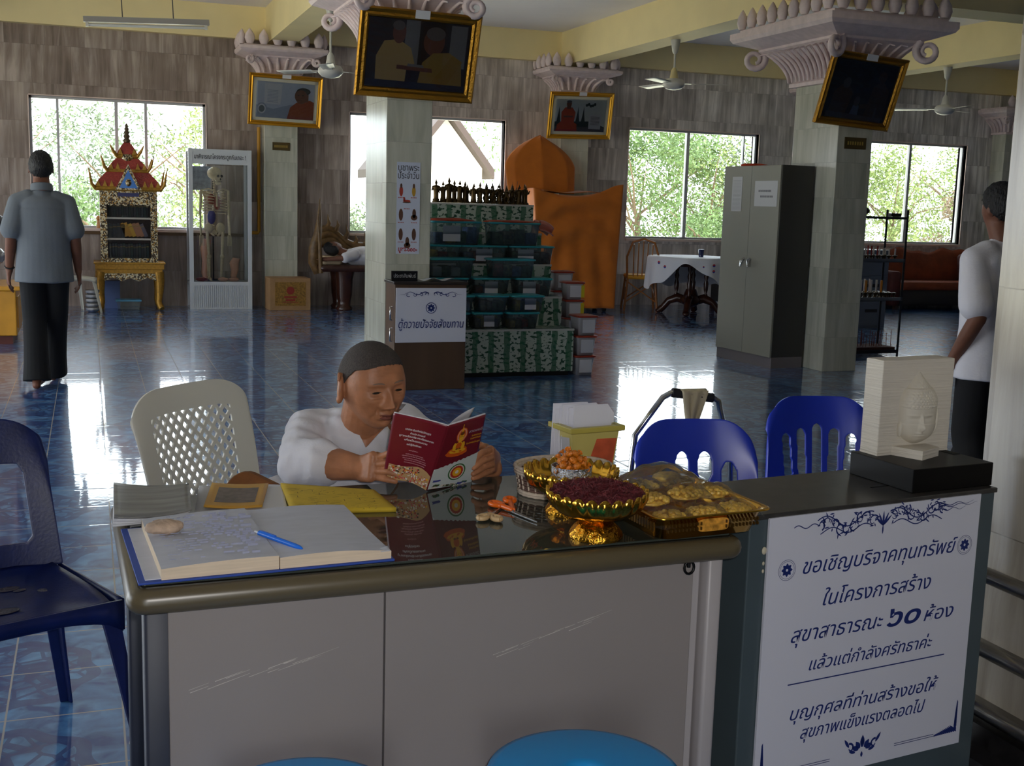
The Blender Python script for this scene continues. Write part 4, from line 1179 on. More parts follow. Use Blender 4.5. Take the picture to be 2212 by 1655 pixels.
def cover_text(body, fn, nrm, u0, u1, v, h, mt, parent, flip=1, lift=.0013):
    """lettering bent onto a cover: u0..u1 across, baseline v, letter height h"""
    cu = bpy.data.curves.new('t', 'FONT'); cu.body = body; cu.size = 1; cu.extrude = 0; cu.offset = .012
    o = bpy.data.objects.new('t', cu); COL.objects.link(o); bpy.context.view_layer.update()
    me = bpy.data.meshes.new_from_object(o.evaluated_get(bpy.context.evaluated_depsgraph_get())); bpy.data.objects.remove(o)
    xs = [p.co.x for p in me.vertices]; x0, x1 = min(xs), max(xs)
    for p in me.vertices:
        f = (p.co.x - x0) / (x1 - x0); u = lerp(u0, u1, f)
        p.co = fn(max(.01, min(.99, u)), v + p.co.y * h) - S0 + nrm * lift
    me.materials.append(mt); q = bpy.data.objects.new('lettering', me); COL.objects.link(q); q.parent = parent
for body, v, u0, u1, h in (('บทสวด ธัมมจักกัปปวัตนสูตร', .80, .76, .28, .040), ('คำแปล สวดมนต์', .745, .66, .38, .038), ('บูชาพระรัตนตรัย พระปริตรและคาถา', .695, .84, .18, .038), ('เพื่อเป็นธรรมทาน', .64, .74, .30, .038), ('แด่ผู้มีศรัทธา', .575, .68, .40, .036)):
    cover_text(body, cover_l, nL, u0, u1, v, h, WHT, cvl)
PKL = M('printed_pink', (220, 160, 170), .4)
for body, v, u0, u1 in (('ขออนุโมทนา', .49, .62, .44), ('ขอให้ทุกท่าน จงมีความสุข', .43, .66, .30), ('ปราศจากทุกข์ โศก โรคภัย ทั้งปวง', .40, .72, .25), ('ประสงค์สิ่งใด ขอให้สมปรารถนา', .365, .70, .22), ('ด้วยอำนาจ คุณพระศรีรัตนตรัย', .335, .66, .20), ('ตลอดกาลนานเทอญ', .30, .66, .22)):
    cover_text(body, cover_l, nL, u0, u1, v, .022, PKL, cvl)
m_ = [M('print_red', (190, 60, 36), .4), M('print_white', (222, 214, 202), .4), M('print_tan', (188, 150, 104), .4), M('print_dark', (80, 60, 50), .4), GLD, M('print_pink', (206, 96, 96), .4), M('print_green', (60, 110, 60), .4), M('print_blue', (70, 74, 150), .4)]
pic = patch(cover_l, nL, .02, .93, .0, .26, M('print_tan', (188, 150, 104), .4), 'crowd_picture', cvl, .0010, wave=lambda u, v, b: v if b < .99 else v + .03 * math.sin(u * 7) - .14 * max(0, .35 - u))
m = MB(); rnd = random.Random(12)
for k in range(240):
    u, v = rnd.uniform(.04, .92), rnd.uniform(.01, .24) ; 
    if u < .3 and v > .16: continue
    blob(m, cover_l, nL, u, v, rnd.uniform(.008, .03), rnd.uniform(.005, .018), .0012 + .0000 * k + k * 1e-6, 8, .2, rnd.choice((0, 0, 1, 1, 1, 2, 3, 4, 5)))
m.build('crowd_figures', m_, pic)
wp = patch(cover_r, nR, .0, .99, .02, .40, M('print_pale_sky', (206, 214, 214), .4), 'temple_picture', cvr, .0010, nu=20, wave=lambda u, v, b: v if b < .99 else v + .16 * (u - .5) * .9 + .010 * math.sin(u * 60))
m = MB()
blob(m, cover_r, nR, .56, .235, .20, .125, .0014, 32, 0, 6); 
blob(m, cover_r, nR, .56, .235, .17, .108, .0015, 32, 0, 1); blob(m, cover_r, nR, .56, .235, .145, .092, .0016, 40, .05, 0); blob(m, cover_r, nR, .56, .235, .10, .064, .0017, 32, 0, 4); blob(m, cover_r, nR, .56, .235, .04, .026, .0018, 20, 0, 1)
for k in range(14): blob(m, cover_r, nR, rnd.uniform(.05, .95), rnd.uniform(.02, .07), .07, .018, .0014, 9, .3, rnd.choice((6, 6, 3, 7, 1)))
blob(m, cover_r, nR, .14, .14, .10, .018, .0014, 8, .3, 7)
m.build('sunburst_picture', m_, wp)
m = MB()
for (u, v, ru, rv, mi, l) in ((.42, .54, .26, .055, 0, 10), (.30, .575, .10, .04, 0, 11), (.56, .575, .10, .04, 0, 11), (.43, .57, .20, .035, 1, 12), (.43, .63, .115, .07, 1, 12), (.43, .645, .07, .05, 0, 13), (.33, .635, .04, .06, 1, 13), (.54, .635, .04, .06, 1, 13), (.45, .80, .135, .105, 0, 11), (.45, .80, .115, .092, 3, 12), (.45, .80, .085, .075, 0, 13),
                              (.44, .72, .05, .03, 1, 14), (.45, .775, .06, .055, 1, 15), (.45, .825, .050, .030, 2, 16), (.44, .875, .022, .035, 1, 16), (.43, .93, .010, .03, 1, 16), (.425, .775, .012, .005, 2, 17), (.475, .775, .012, .005, 2, 17), (.40, .60, .03, .012, 2, 17), (.47, .60, .03, .012, 2, 17)):
    blob(m, cover_r, nR, u, v, ru, rv, .0008 + l * .00005, 20, .03, mi)
fig = m.build('seated_figure_print', [ORG, GLD, M('print_umber', (120, 64, 24), .4), M('print_rose', (226, 160, 130), .4)], cvr)
cover_text('สวดมนต์', cover_r, nR, .62, .97, .80, .050, M('printed_silver', (196, 190, 200), .4), cvr)
for v, u0 in ((.735, .72), (.695, .70), (.635, .62)): cover_text('ธัมมจักกัปปวัตนสูตร', cover_r, nR, u0, .97, v, .032, GLD, cvr)

# ------------------------------------------------------------------ the seated woman
WOM = thing('person', 'seated person with cropped hair, in white V-neck clothes, reading a maroon booklet at the desk', 'person', (0, 0, 0))
HW_ = on_y(803, 829, 2.715)
HM = Matrix.Translation(HW_) @ Matrix.Rotation(math.radians(19), 4, 'Z') @ Matrix.Rotation(math.radians(9), 4, 'X') @ Matrix.Rotation(math.radians(-3), 4, 'Y') @ Matrix.Diagonal((.98, .96, .87, 1))
hv, hf = head_verts(6, 1.0, 1.7)
bodym = MB(); bodym.add([HM @ Vector(v) for v in hv], hf, 0, True)
add_ears(bodym, HM, 1.3)
NB = HW_ + Vector((-.015, .095, -.155))
chain(bodym, [HM @ Vector((0, .022, -.045)), HW_ + Vector((-.012, .06, -.105)), NB], [.052, .052, .062], 20)
# torso leaning towards the desk
SHL, SHR = Vector((.500, 2.860, .835)), Vector((.745, 2.850, .845))      # her right and left shoulder
PEL = Vector((.47, 3.00, .52))
ellip(bodym, NB + Vector((-.01, .035, -.085)), (.125, .070, .065), Matrix.Rotation(.35, 4, 'X'))
ellip(bodym, (.60, 2.880, .70), (.135, .09, .15), Matrix.Rotation(.2, 4, 'X'))
ellip(bodym, (.52, 2.95, .55), (.165, .125, .13))
ellip(bodym, (.625, 2.797, .79), (.105, .069, .099))
for kx, hip in ((-.09, (.42, 2.98, .50)), (.09, (.60, 2.98, .50))):       # thighs, calves, feet under the desk
    h_ = Vector(hip); k_ = h_ + Vector((.09, -.36, .0)); a_ = k_ + Vector((.0, .05, -.42))
    chain(bodym, [h_, k_, a_], [.085, .062, .04]); chain(bodym, [a_, a_ + Vector((.03, -.15, -.045))], [.036, .028])
# her right arm: elbow out, forearm along the desk edge to the booklet
ELR = Vector((.468, 2.690, .800)); WRR = on_y(786, 1012, 2.575)
chain(bodym, [SHL, ELR], [.042, .043]); chain(bodym, [ELR, ELR.lerp(WRR, .35), WRR], [.044, .043, .027])
ELL = Vector((.86, 2.74, .75)); WRL = on_y(1062, 1012, 2.60)
chain(bodym, [SHR, ELL], [.040, .040]); chain(bodym, [ELL, ELL.lerp(WRL, .4), WRL], [.042, .040, .027])
# hand on the lower outer corner of the back cover: back of the hand to the viewer, four fingers curled over the cover
def P(x, y, Y): return on_y(x, y, Y)
FW = [[P(818, 988, 2.535), P(842, 979, 2.512), P(860, 988, 2.500), P(868, 998, 2.497)],
      [P(816, 1003, 2.530), P(842, 1000, 2.505), P(862, 1008, 2.494), P(869, 1016, 2.492)],
      [P(815, 1018, 2.528), P(838, 1019, 2.505), P(856, 1024, 2.496), P(864, 1030, 2.494)],
      [P(813, 1031, 2.530), P(832, 1035, 2.512), P(846, 1038, 2.504), P(854, 1040, 2.501)]]
pe = (FW[0][0] + FW[3][0]) / 2
hand(bodym, WRR, pe + Vector((-.012, .006, 0)), (FW[0][0] - FW[3][0]), FW, [WRR + Vector((.012, -.002, .012)), P(812, 985, 2.560), P(836, 992, 2.548), P(858, 1000, 2.540)], .95, wpalm=.062)
FL_ = [[P(1056, 972, 2.545), P(1040, 978, 2.525), P(1028, 990, 2.512), P(1022, 997, 2.508)],
       [P(1062, 988, 2.545), P(1046, 994, 2.522), P(1032, 1004, 2.508), P(1023, 1011, 2.504)],
       [P(1063, 1003, 2.548), P(1046, 1009, 2.526), P(1032, 1018, 2.514), P(1022, 1024, 2.510)],
       [P(1058, 1018, 2.552), P(1044, 1024, 2.534), P(1032, 1030, 2.524), P(1022, 1033, 2.520)]]
pe = (FL_[0][0] + FL_[3][0]) / 2
hand(bodym, WRL + Vector((.012, .02, .01)), pe + Vector((.006, .010, 0)), (FL_[0][0] - FL_[3][0]), FL_, [WRL + Vector((0, 0, .015)), P(1050, 968, 2.575), P(1036, 962, 2.560), P(1026, 968, 2.548)], .95, wpalm=.06)
body = solid_from(bodym, 'body', SKINW, WOM, voxel=.0021, smooth=2, fac=.4)
bm = bmesh.new(); bm.from_mesh(body.data)
for w_ in (WRR, WRL):
    vs_ = [v for v in bm.verts if (v.co - w_).length < .052]
    for _ in range(14): bmesh.ops.smooth_vert(bm, verts=vs_, factor=.5, use_axis_x=True, use_axis_y=True, use_axis_z=True)
bm.to_mesh(body.data); bm.free()
face_details(HM, hv, WOM, M('faint_grey_brow', (128, 104, 88), .8), M('dry_brown_lips', (122, 70, 60), .65, spec=.2))
def thr_w(x, y):
    f = smoothstep(-.088, -.035, y); b = smoothstep(-.035, .02, y); c = smoothstep(.02, .09, y)
    return lerp(lerp(lerp(.082, .058, f), -.004, b), -.055, c)
hair_cap(HM, 6, thr_w, .0022, HAIRG, WOM, rough=.0006)
# clothes: one loose white blouse with wide sleeves to the elbow, opened in a V
cl = MB()
ellip(cl, NB + Vector((-.005, .040, -.085)), (.152, .100, .088), Matrix.Rotation(.35, 4, 'X'))
ellip(cl, (.605, 2.875, .715), (.165, .125, .18), Matrix.Rotation(.2, 4, 'X'))
ellip(cl, (.53, 2.95, .56), (.19, .150, .16))
ellip(cl, (.615, 2.795, .79), (.110, .075, .105))
chain(cl, [SHL + Vector((.04, .0, .0)), SHL, ELR + Vector((.0, .015, -.012)), ELR.lerp(WRR, .26)], [.052, .056, .064, .056], 20)
chain(cl, [SHR + Vector((-.03, .0, .0)), SHR, ELL, ELL.lerp(WRL, .25)], [.052, .055, .058, .052], 20)
chain(cl, [NB + Vector((-.015, .025, -.002)), NB + Vector((-.02, .035, -.06))], [.080, .105], 20)
blouse = solid_from(cl, 'blouse', WHITEC, None, voxel=.0045, smooth=7)
# open the V: the neckline runs from beside the neck down to the breastbone
bm = bmesh.new(); bm.from_mesh(blouse.data)
Vt = on_y(790, 968, 2.715); Na = on_y(747, 878, 2.76); Nc = on_y(862, 890, 2.75)
fwd = (Vector((0, 0, CAM_H)) - Vt).normalized()
n1 = (Na - Vt).cross(fwd).normalized(); n1 = n1 if n1.x > 0 else -n1
n2 = (Nc - Vt).cross(fwd).normalized(); n2 = n2 if n2.x < 0 else -n2
back = NB + Vector((.0, .012, 0)); nb = Vector((0, -1, .35)).normalized()
for co, no in ((Vt, n1), (Vt, n2), (back, nb)):
    bmesh.ops.bisect_plane(bm, geom=bm.verts[:] + bm.edges[:] + bm.faces[:], dist=1e-5, plane_co=co, plane_no=no)
kill = []
for f in bm.faces:
    c = f.calc_center_median()
    if (c - Vt).dot(n1) > 0 and (c - Vt).dot(n2) > 0 and (c - back).dot(nb) > 0: kill.append(f)
bmesh.ops.delete(bm, geom=kill, context='FACES')
# gentle folds
for v in bm.verts:
    n = v.normal; q = v.co
    v.co = q + n * (.0055 * mnoise.noise(Vector((q.x * 17 + q.z * 9, q.y * 15, q.z * 10))) + .003 * mnoise.noise(Vector((q.x * 40, q.y * 30 + q.z * 22, q.z * 18))) + .0016 * math.sin((q.x * .8 + q.z * 1.3 + q.y) * 75 + 3 * mnoise.noise(q * 8)))
bm.to_mesh(blouse.data); bm.free()
for p in blouse.data.polygons: p.use_smooth = True
blouse.parent = WOM
s_ = blouse.modifiers.new('hem', 'SOLIDIFY'); s_.thickness = .004; s_.offset = -1
# white skirt over the legs
sk = MB()
for hip in ((.42, 2.98, .50), (.60, 2.98, .50)):
    h_ = Vector(hip); k_ = h_ + Vector((.09, -.36, .0)); a_ = k_ + Vector((.0, .05, -.34)); chain(sk, [h_, k_, a_], [.12, .10, .11])
solid_from(sk, 'skirt', WHITEC, WOM, voxel=.008, smooth=6)
# shoulder sash seam lines
m = MB()

# ------------------------------------------------------------------ generic clothed figure for people further off
def figure(label, loc, rz, H, pose, skin, hair, shirt, trous, feet=True, voxel=.007, sleeve=.5, name='person', hair_thr=None, extra=None):
    t = thing(name, label, 'person', loc, rz)
    s = H / 1.70
    J = {k: Vector(v) * s for k, v in pose.items()}
    b = MB()
    hm = Matrix.Translation(J['head']) @ Matrix.Rotation(pose.get('hyaw', (0, 0, 0))[2], 4, 'Z') @ Matrix.Diagonal((s * .98, s * .98, s * .98, 1))
    hv_, hf_ = head_verts(5, 1.0, 0)
    b.add([hm @ Vector(v) for v in hv_], hf_, 0, True); add_ears(b, hm)
    chain(b, [J['head'] + Vector((0, .02, -.05)) * s, J['neck']], [.055 * s, .06 * s])
    ellip(b, J['chest'] + Vector((0, 0, .1)) * s, (.17 * s, .10 * s, .09 * s)); ellip(b, J['chest'], (.165 * s, .11 * s, .2 * s)); ellip(b, J['pelvis'], (.16 * s, .11 * s, .14 * s))
    for sd in 'lr':
        sh, el, wr = J['sh_' + sd], J['el_' + sd], J['wr_' + sd]
        chain(b, [sh, el], [.052 * s, .042 * s]); chain(b, [el, el.lerp(wr, .35), wr], [.040 * s, .039 * s, .026 * s])
        d = (wr - el).normalized(); ac = Vector(pose.get('across', (0, 1, 0))); ac = (ac - d * ac.dot(d)).normalized(); inn = d.cross(ac) * (1 if sd == 'l' else -1)
        pe_ = wr + d * .085 * s
        cur = []
        for k, (o, l) in enumerate(((-.030, .07), (-.010, .08), (.010, .076), (.029, .06))):
            kn = pe_ + ac * o * s; q = inn * .02 * s
            cur.append([kn, kn + d * l * .42 * s + q * .3, kn + d * l * .75 * s + q * 1.0, kn + d * l * .95 * s + q * 1.9])
        hand(b, wr, pe_, ac, cur, [wr + d * .02 * s - ac * .02 * s, wr + d * .045 * s - ac * .046 * s, wr + d * .085 * s - ac * .052 * s + inn * .01 * s], s, wpalm=.08 * s)
        hp, kn, an = J['hip_' + sd], J['kn_' + sd], J['an_' + sd]
        chain(b, [hp, kn], [.085 * s, .058 * s]); chain(b, [kn, kn.lerp(an, .3), an], [.056 * s, .055 * s, .036 * s])
        toe = J['toe_' + sd]
        chain(b, [an + Vector((0, 0, -.02)) * s, an.lerp(toe, .55) + Vector((0, 0, -.012)) * s, toe], [.036 * s, .034 * s, .024 * s])
        hl = an - (toe - an) * .28; hl.z = .032 * s; chain(b, [an + Vector((0, 0, -.01)), hl], [.036 * s, .030 * s])
        for k in range(4):
            dd = (toe - an); dd.z = 0; dd.normalize(); ss = Vector((-dd.y, dd.x, 0)); chain(b, [toe + ss * (.024 - .016 * k) * s, toe + ss * (.026 - .017 * k) * s + dd * .035 * s], [.011 * s, .009 * s], 8)
    solid_from(b, 'body', skin, t, voxel=voxel, smooth=3)
    thr = hair_thr or (lambda x, y: lerp(lerp(.060, -.01, smoothstep(-.07, .0, y)), -.075, smoothstep(0, .08, y)))
    hair_cap(hm, 5, thr, .011 * s, hair, t, rough=.006)
    c = MB()
    ellip(c, J['chest'] + Vector((0, 0, .11)) * s, (.185 * s, .112 * s, .090 * s)); 
    prof = pose.get('shirt', [(-.44, .205, .155), (-.36, .20, .15), (-.2, .185, .14), (-.05, .19, .135), (.08, .18, .12), (.15, .15, .09)])
    ch = J['chest']
    R_ = []
    for z, rx, ry in prof:
        cc = ch.lerp(J['pelvis'], min(1, max(0, -z / .33))) ; R_.append([(cc.x + rx * s * math.cos(q / 28 * 2 * PI), cc.y + ry * s * math.sin(q / 28 * 2 * PI), ch.z + z * s) for q in range(28)])
    c.rings(R_)
    for sd in 'lr':
        sh, el = J['sh_' + sd], J['el_' + sd]
        e2 = sh.lerp(el, sleeve * 1.55)
        chain(c, [sh + Vector((-sh.x * .45, 0, .012)) * 1.0, sh + Vector((0, 0, -.012)) * s, e2], [.068 * s, .066 * s, .082 * s])
    chain(c, [J['neck'] + Vector((0, .005, -.07)) * s, J['neck'] + Vector((0, .005, -.02)) * s], [.085 * s, .060 * s])
    o = solid_from(c, 'shirt', shirt, t, voxel=voxel, smooth=4)
    for v in o.data.vertices:
        q = v.co; v.co = q + v.normal * (.006 * mnoise.noise(Vector((q.x * 9, q.y * 9, q.z * 4))))
    c = MB()
    for sd in 'lr':
        hp, kn, an = J['hip_' + sd], J['kn_' + sd], J['an_' + sd]
        md = kn.lerp(an, .45); chain(c, [hp + Vector((0, 0, .03)) * s, hp, kn, md], [.09 * s, .095 * s, .084 * s, .084 * s], 18); e2 = Vector((an.x, an.y + .01, max(.055, an.z - .035))); c.tube([md, md.lerp(e2, .5), e2], [.084 * s, .088 * s, .100 * s], 18)
    ellip(c, J['pelvis'], (.15 * s, .11 * s, .13 * s))
    solid_from(c, 'trousers', trous, t, voxel=voxel, smooth=4)
    if extra: extra(t, J, s, hm, hv_)
    return t

# man walking away at the left of the hall (local +y is his facing direction)
mp = {'head': (0.0, .035, 1.59), 'neck': (0, .0, 1.44), 'chest': (0, 0, 1.21), 'pelvis': (0, 0, .93), 'sh_l': (-.165, 0, 1.352), 'sh_r': (.165, 0, 1.352),
      'el_l': (-.215, -.03, 1.09), 'el_r': (.215, -.03, 1.09), 'wr_l': (-.235, .05, .845), 'wr_r': (.235, .03, .845), 'across': (0, 1, 0),
      'hip_l': (-.085, 0, .90), 'hip_r': (.085, 0, .90), 'kn_l': (-.075, .03, .50), 'kn_r': (.075, .10, .52), 'an_l': (-.075, -.10, .09), 'an_r': (.055, .30, .085),
      'toe_l': (-.05, .05, .03), 'toe_r': (.085, .46, .03), 'hyaw': (0, 0, PI), }
mf = on_z(92, 838, 0)
def watch(t, J, s, hm, hv_):
    wl, el = J['wr_l'], J['el_l']; d = (wl - el).normalized(); c = wl - d * .03 * s; a = d.orthogonal().normalized(); b_ = d.cross(a)
    m = MB(); m.tube([c + (a * math.cos(k / 16 * 2 * PI) + b_ * math.sin(k / 16 * 2 * PI)) * .031 * s for k in range(17)], .006 * s, 6); m.build('wristwatch', M('dark_watch_strap', (22, 20, 20), .5), t)
    n = J['neck']; m = MB(); R_ = [[(n.x + rx * s * math.cos(q / 24 * 2 * PI), n.y + .005 + ry * s * math.sin(q / 24 * 2 * PI), n.z + z * s + .012 * math.cos(q / 24 * 2 * PI - PI / 2) * s * -1) for q in range(24)] for rx, ry, z in ((.078, .072, -.02), (.069, .064, .035), (.074, .07, .03), (.080, .074, -.02))]
    m.rings(R_, cap0=False, cap1=False); m.build('collar', t.children[2].data.materials[0] if len(t.children) > 2 else WHITEC, t)
SHIRT = M('grey_blue_shirt_cotton', (104, 110, 116), .9, var=.04, vscale=8, bump=.1, bscale=80)
BLACKT = M('black_trouser_cloth', (13, 13, 15), .9)
MAN = figure('barefoot man in a grey short-sleeved shirt and black trousers, walking away from the viewer', (mf.x + .035, mf.y + .08, 0), math.radians(4), 1.685, mp, SKIND, HAIRB, SHIRT, BLACKT, extra=watch)
# person half hidden by the near pillar
pp = dict(mp); pp.update({'el_l': (-.20, -.10, 1.07), 'wr_l': (-.20, .06, .83), 'hyaw': (0, 0, PI)})
pq = on_z(2150, 905, 0)
PER = figure('person in a white shirt standing almost entirely behind the near marble pillar', (3.77, 4.1, 0), 0.0, 1.56, pp, SKIND, HAIRB, WHITEC, BLACKT, voxel=.009)
# ================================================================== CHAIRS, STOOLS, CART
BLUEP = M('blue_moulded_plastic', (28, 58, 196), .28, spec=.5)
NAVYP = M('worn_navy_plastic', (16, 30, 84), .36, spec=.3, var=.2, vscale=18, bump=.05, bscale=120)
WPL = M('white_moulded_plastic', (214, 212, 200), .35)

def back_shell(t, w0, w1, h, mat, openings, z0=.42, tilt=.16, depth=.04, thick=.012, name='backrest', top_r=.35, n=60, m_=56, flare=.0):
    """moulded plastic back: a curved sheet whose openings are cut as real holes. openings(u, v) -> True where open"""
    P = {}
    def f(u, v):
        w = lerp(w0, w1, v)
        # rounded shoulders: outline narrows near the top
        x = (u - .5) * w
        z = z0 + v * h
        k = abs(u - .5) * 2
        drop = top_r * h * (1 - math.sqrt(max(0, 1 - max(0, (k - .45) / .55) ** 2))) * v ** 3
        y = tilt * v * h / .45 + -depth * (k ** 2) + .012 * v * v
        return Vector((x, y, z - drop))
    m = MB(); idx = {}; vs = []; fs = []
    for i in range(n + 1):
        for j in range(m_ + 1):
            idx[i, j] = len(vs); vs.append(f(i / n, j / m_))
    for i in range(n):
        for j in range(m_):
            if openings and openings((i + .5) / n, (j + .5) / m_): continue
            fs.append((idx[i, j], idx[i + 1, j], idx[i + 1, j + 1], idx[i, j + 1]))
    m.add(vs, fs, 0, True)
    o = m.build(name, mat, t)
    bm = bmesh.new(); bm.from_mesh(o.data)
    bmesh.ops.delete(bm, geom=[v for v in bm.verts if not v.link_faces], context='VERTS')
    for _ in range(2):
        mv = {}
        for v in bm.verts:
            be = [e for e in v.link_edges if e.is_boundary]
            if len(be) == 2 and openings:
                a, b = be[0].other_vert(v).co, be[1].other_vert(v).co
                mv[v] = v.co * .5 + (a + b) * .25
        for v, c in mv.items(): v.co = c
    bm.to_mesh(o.data); bm.free()
    s = o.modifiers.new('wall', 'SOLIDIFY'); s.thickness = thick; s.offset = 0
    b = o.modifiers.new('edge', 'BEVEL'); b.width = thick * .3; b.segments = 2; b.angle_limit = .8
    return o

def chair_seat(t, w, d, z, mat, dip=.02):
    m = MB()
    def f(u, v):
        x = (u - .5) * w * (1 - .06 * v); y = -d / 2 + v * d
        e = max(abs(u - .5) * 2, abs(v - .5) * 2)
        return (x, y, z - dip * (1 - e ** 3) - .03 * smoothstep(.90, 1, e) ** 2 - (.02 * (1 - v) ** 6))
    m.grid(f, 24, 24, thick=.008); o = m.build('seat', mat, t)
    a = MB(); hw, hd = w / 2, d / 2
    for p, q in (((-hw, -hd), (hw, -hd)), ((hw, -hd), (hw * .94, hd)), ((hw * .94, hd), (-hw * .94, hd)), ((-hw * .94, hd), (-hw, -hd))):
        pts = []
        for k in range(13):
            s_ = k / 12; sag = .045 * (1 - math.sin(PI * s_) ** .5)
            pts.append((lerp(p[0], q[0], s_), lerp(p[1], q[1], s_), z - .03 - sag * .5, sag))
        vs = [(x, y, z - .012) for x, y, zz, sg in pts] + [(x, y, z - .045 - sg) for x, y, zz, sg in pts]
        a.add(vs, [(k, k + 1, 14 + k, 13 + k) for k in range(12)], 0, True)
    ap = a.build('apron', mat, t); s = ap.modifiers.new('wall', 'SOLIDIFY'); s.thickness = .008; s.offset = -1
    return o

def chair_legs(t, w, d, z, mat, splay=.045, r=.028):
    for sx in (-1, 1):
        for sy in (-1, 1):
            m = MB(); top = Vector((sx * (w / 2 - .018) * (1 if sy < 0 else .94), sy * (d / 2 - .018), z - .03)); bot = Vector((sx * (w / 2 + splay * .7), sy * (d / 2 + splay), 0))
            R_ = []
            for k in range(9):
                f = k / 8; p = top.lerp(bot, f); a = lerp(r * 1.35, r * .72, f ** .6)
                # angle section: two walls meeting at the outer corner
                q = [(sx * a * .35, sy * a * .35), (-sx * a, sy * a * .35), (-sx * a, sy * a * .08), (-sx * a * .15, -sy * a * .12), (sx * a * .08, -sy * a), (sx * a * .35, -sy * a)]
                if sx * sy < 0: q.reverse()
                R_.append([(p.x + x, p.y + y, p.z) for x, y in q])
            m.rings(R_[::-1], smooth=False); m.build('leg', mat, t, bevel=.003)

# navy chair beside the desk
def navy_open(u, v):
    for c, w in ((.21, .095), (.5, .0), (.79, .095)):
        pass
    for c in (.29, .71):
        hw = .155 - .02 * v
        if abs(u - c) < hw and .16 < v < .70:
            dx = max(0, abs(u - c) - (hw - .06)) / .06; dv = max(0, max(.26 - v, v - .62)) / .10
            if dx * dx + dv * dv < 1: return True
    return False
CH = thing('plastic_chair', 'dark navy plastic chair with worn seat, beside the desk end with the ledger', 'chair', (-.225, 2.98, 0), math.radians(22))
chair_seat(CH, .43, .41, .445, NAVYP, .025)
back_shell(CH, .43, .39, .385, NAVYP, navy_open, z0=.43, tilt=.09, depth=.04, thick=.02, n=90, m_=80, top_r=.22).location = (0, .205, 0)
chair_legs(CH, .43, .41, .445, NAVYP, splay=.05)
m = MB(); rnd = random.Random(3)
for k in range(9):
    c = Vector((rnd.uniform(-.1, .16), rnd.uniform(-.1, .12), .4225)); m.ball(c, rnd.uniform(.012, .03), 9, 5, sc=(1.3, .8, .05))
m.build('wear_patch', M('scuffed_grey_plastic', (70, 66, 76), .3, bump=.8, bscale=90), CH)

# white lattice chair the woman sits on
def lattice(u, v):
    if not (.15 < u < .85 and .10 < v < .86): return False
    a = (u - .5) * 13 + (v - .5) * 12.5; b = (u - .5) * 13 - (v - .5) * 12.5
    return abs(a - round(a)) < .31 and abs(b - round(b)) < .31
WC = thing('plastic_chair', 'white plastic armless chair with a diamond lattice back, under the seated person', 'chair', (.43, 2.98, 0), math.radians(44))
chair_seat(WC, .44, .42, .43, WPL)
back_shell(WC, .40, .45, .485, WPL, lattice, z0=.425, tilt=.075, depth=.035, thick=.006, n=200, m_=200, top_r=.16).location = (0, .205, 0)
chair_legs(WC, .44, .42, .43, WPL)
m = MB(); m.rbox((-.10, -.10, 0), (.10, .10, .035), .05, 5)
cu = m.build('seat_cushion', M('brown_cushion_cloth', (132, 80, 36), .8, var=.15, vscale=30)); cu.location = (.315, 3.0, .62); cu.rotation_euler = (.35, -.75, .5)
cu.location = (.365, 2.90, .615); tag(cu, 'brown cushion wedged beside the seated person in the white chair', 'cushion')

# two bright blue chairs behind the desk
def blue_open(u, v):
    for k in range(4):
        c = .5 + (k - 1.5) * .185; w = .054
        cv = .60 - .10 * abs(k - 1.5) ** 1.4 * .6
        if abs(u - c - (u - .5) * 0) < w * (1 - max(0, v - (cv - .05)) ** 2 * 60) and .05 < v < cv: return True
    return False
c0 = on_y(1462, 935, 3.15)
def blue_chair(label, loc, rz, op, mat=BLUEP):
    t = thing('plastic_chair', label, 'chair', loc, rz, 'bright blue plastic chairs')
    chair_seat(t, .43, .41, .44, mat); back_shell(t, .42, .40, .30, mat, op, z0=.43, tilt=.07, depth=.05, thick=.012, n=84, m_=60, top_r=.42).location = (0, .205, 0)
    chair_legs(t, .43, .41, .44, mat); return t
def round_open(u, v):
    for k in range(4):
        c = .5 + (k - 1.5) * .19; cv = .50 - .12 * (abs(k - 1.5) / 1.5) ** 2
        if ((u - c) / .062) ** 2 + ((v - cv) / .17) ** 2 < 1: return True
    return False
blue_chair('bright blue plastic chair with four rounded slots, behind the tray of bags', (1.80, 3.08, 0), math.radians(-12), round_open)
def slot_open(u, v):
    for k in range(5):
        c = .5 + (k - 2) * .155 * (1 + .25 * (v - .5)); w = .045
        top = .66 - .05 * abs(k - 2)
        if abs(u - c) < w and .04 < v < top:
            e = max(0, v - (top - .07)) / .07
            if ((u - c) / w) ** 2 + e * e < 1: return True
    return False
blue_chair('bright blue plastic chair with long slots, half behind the relief plaque', (2.50, 3.42, 0), math.radians(-14), slot_open)

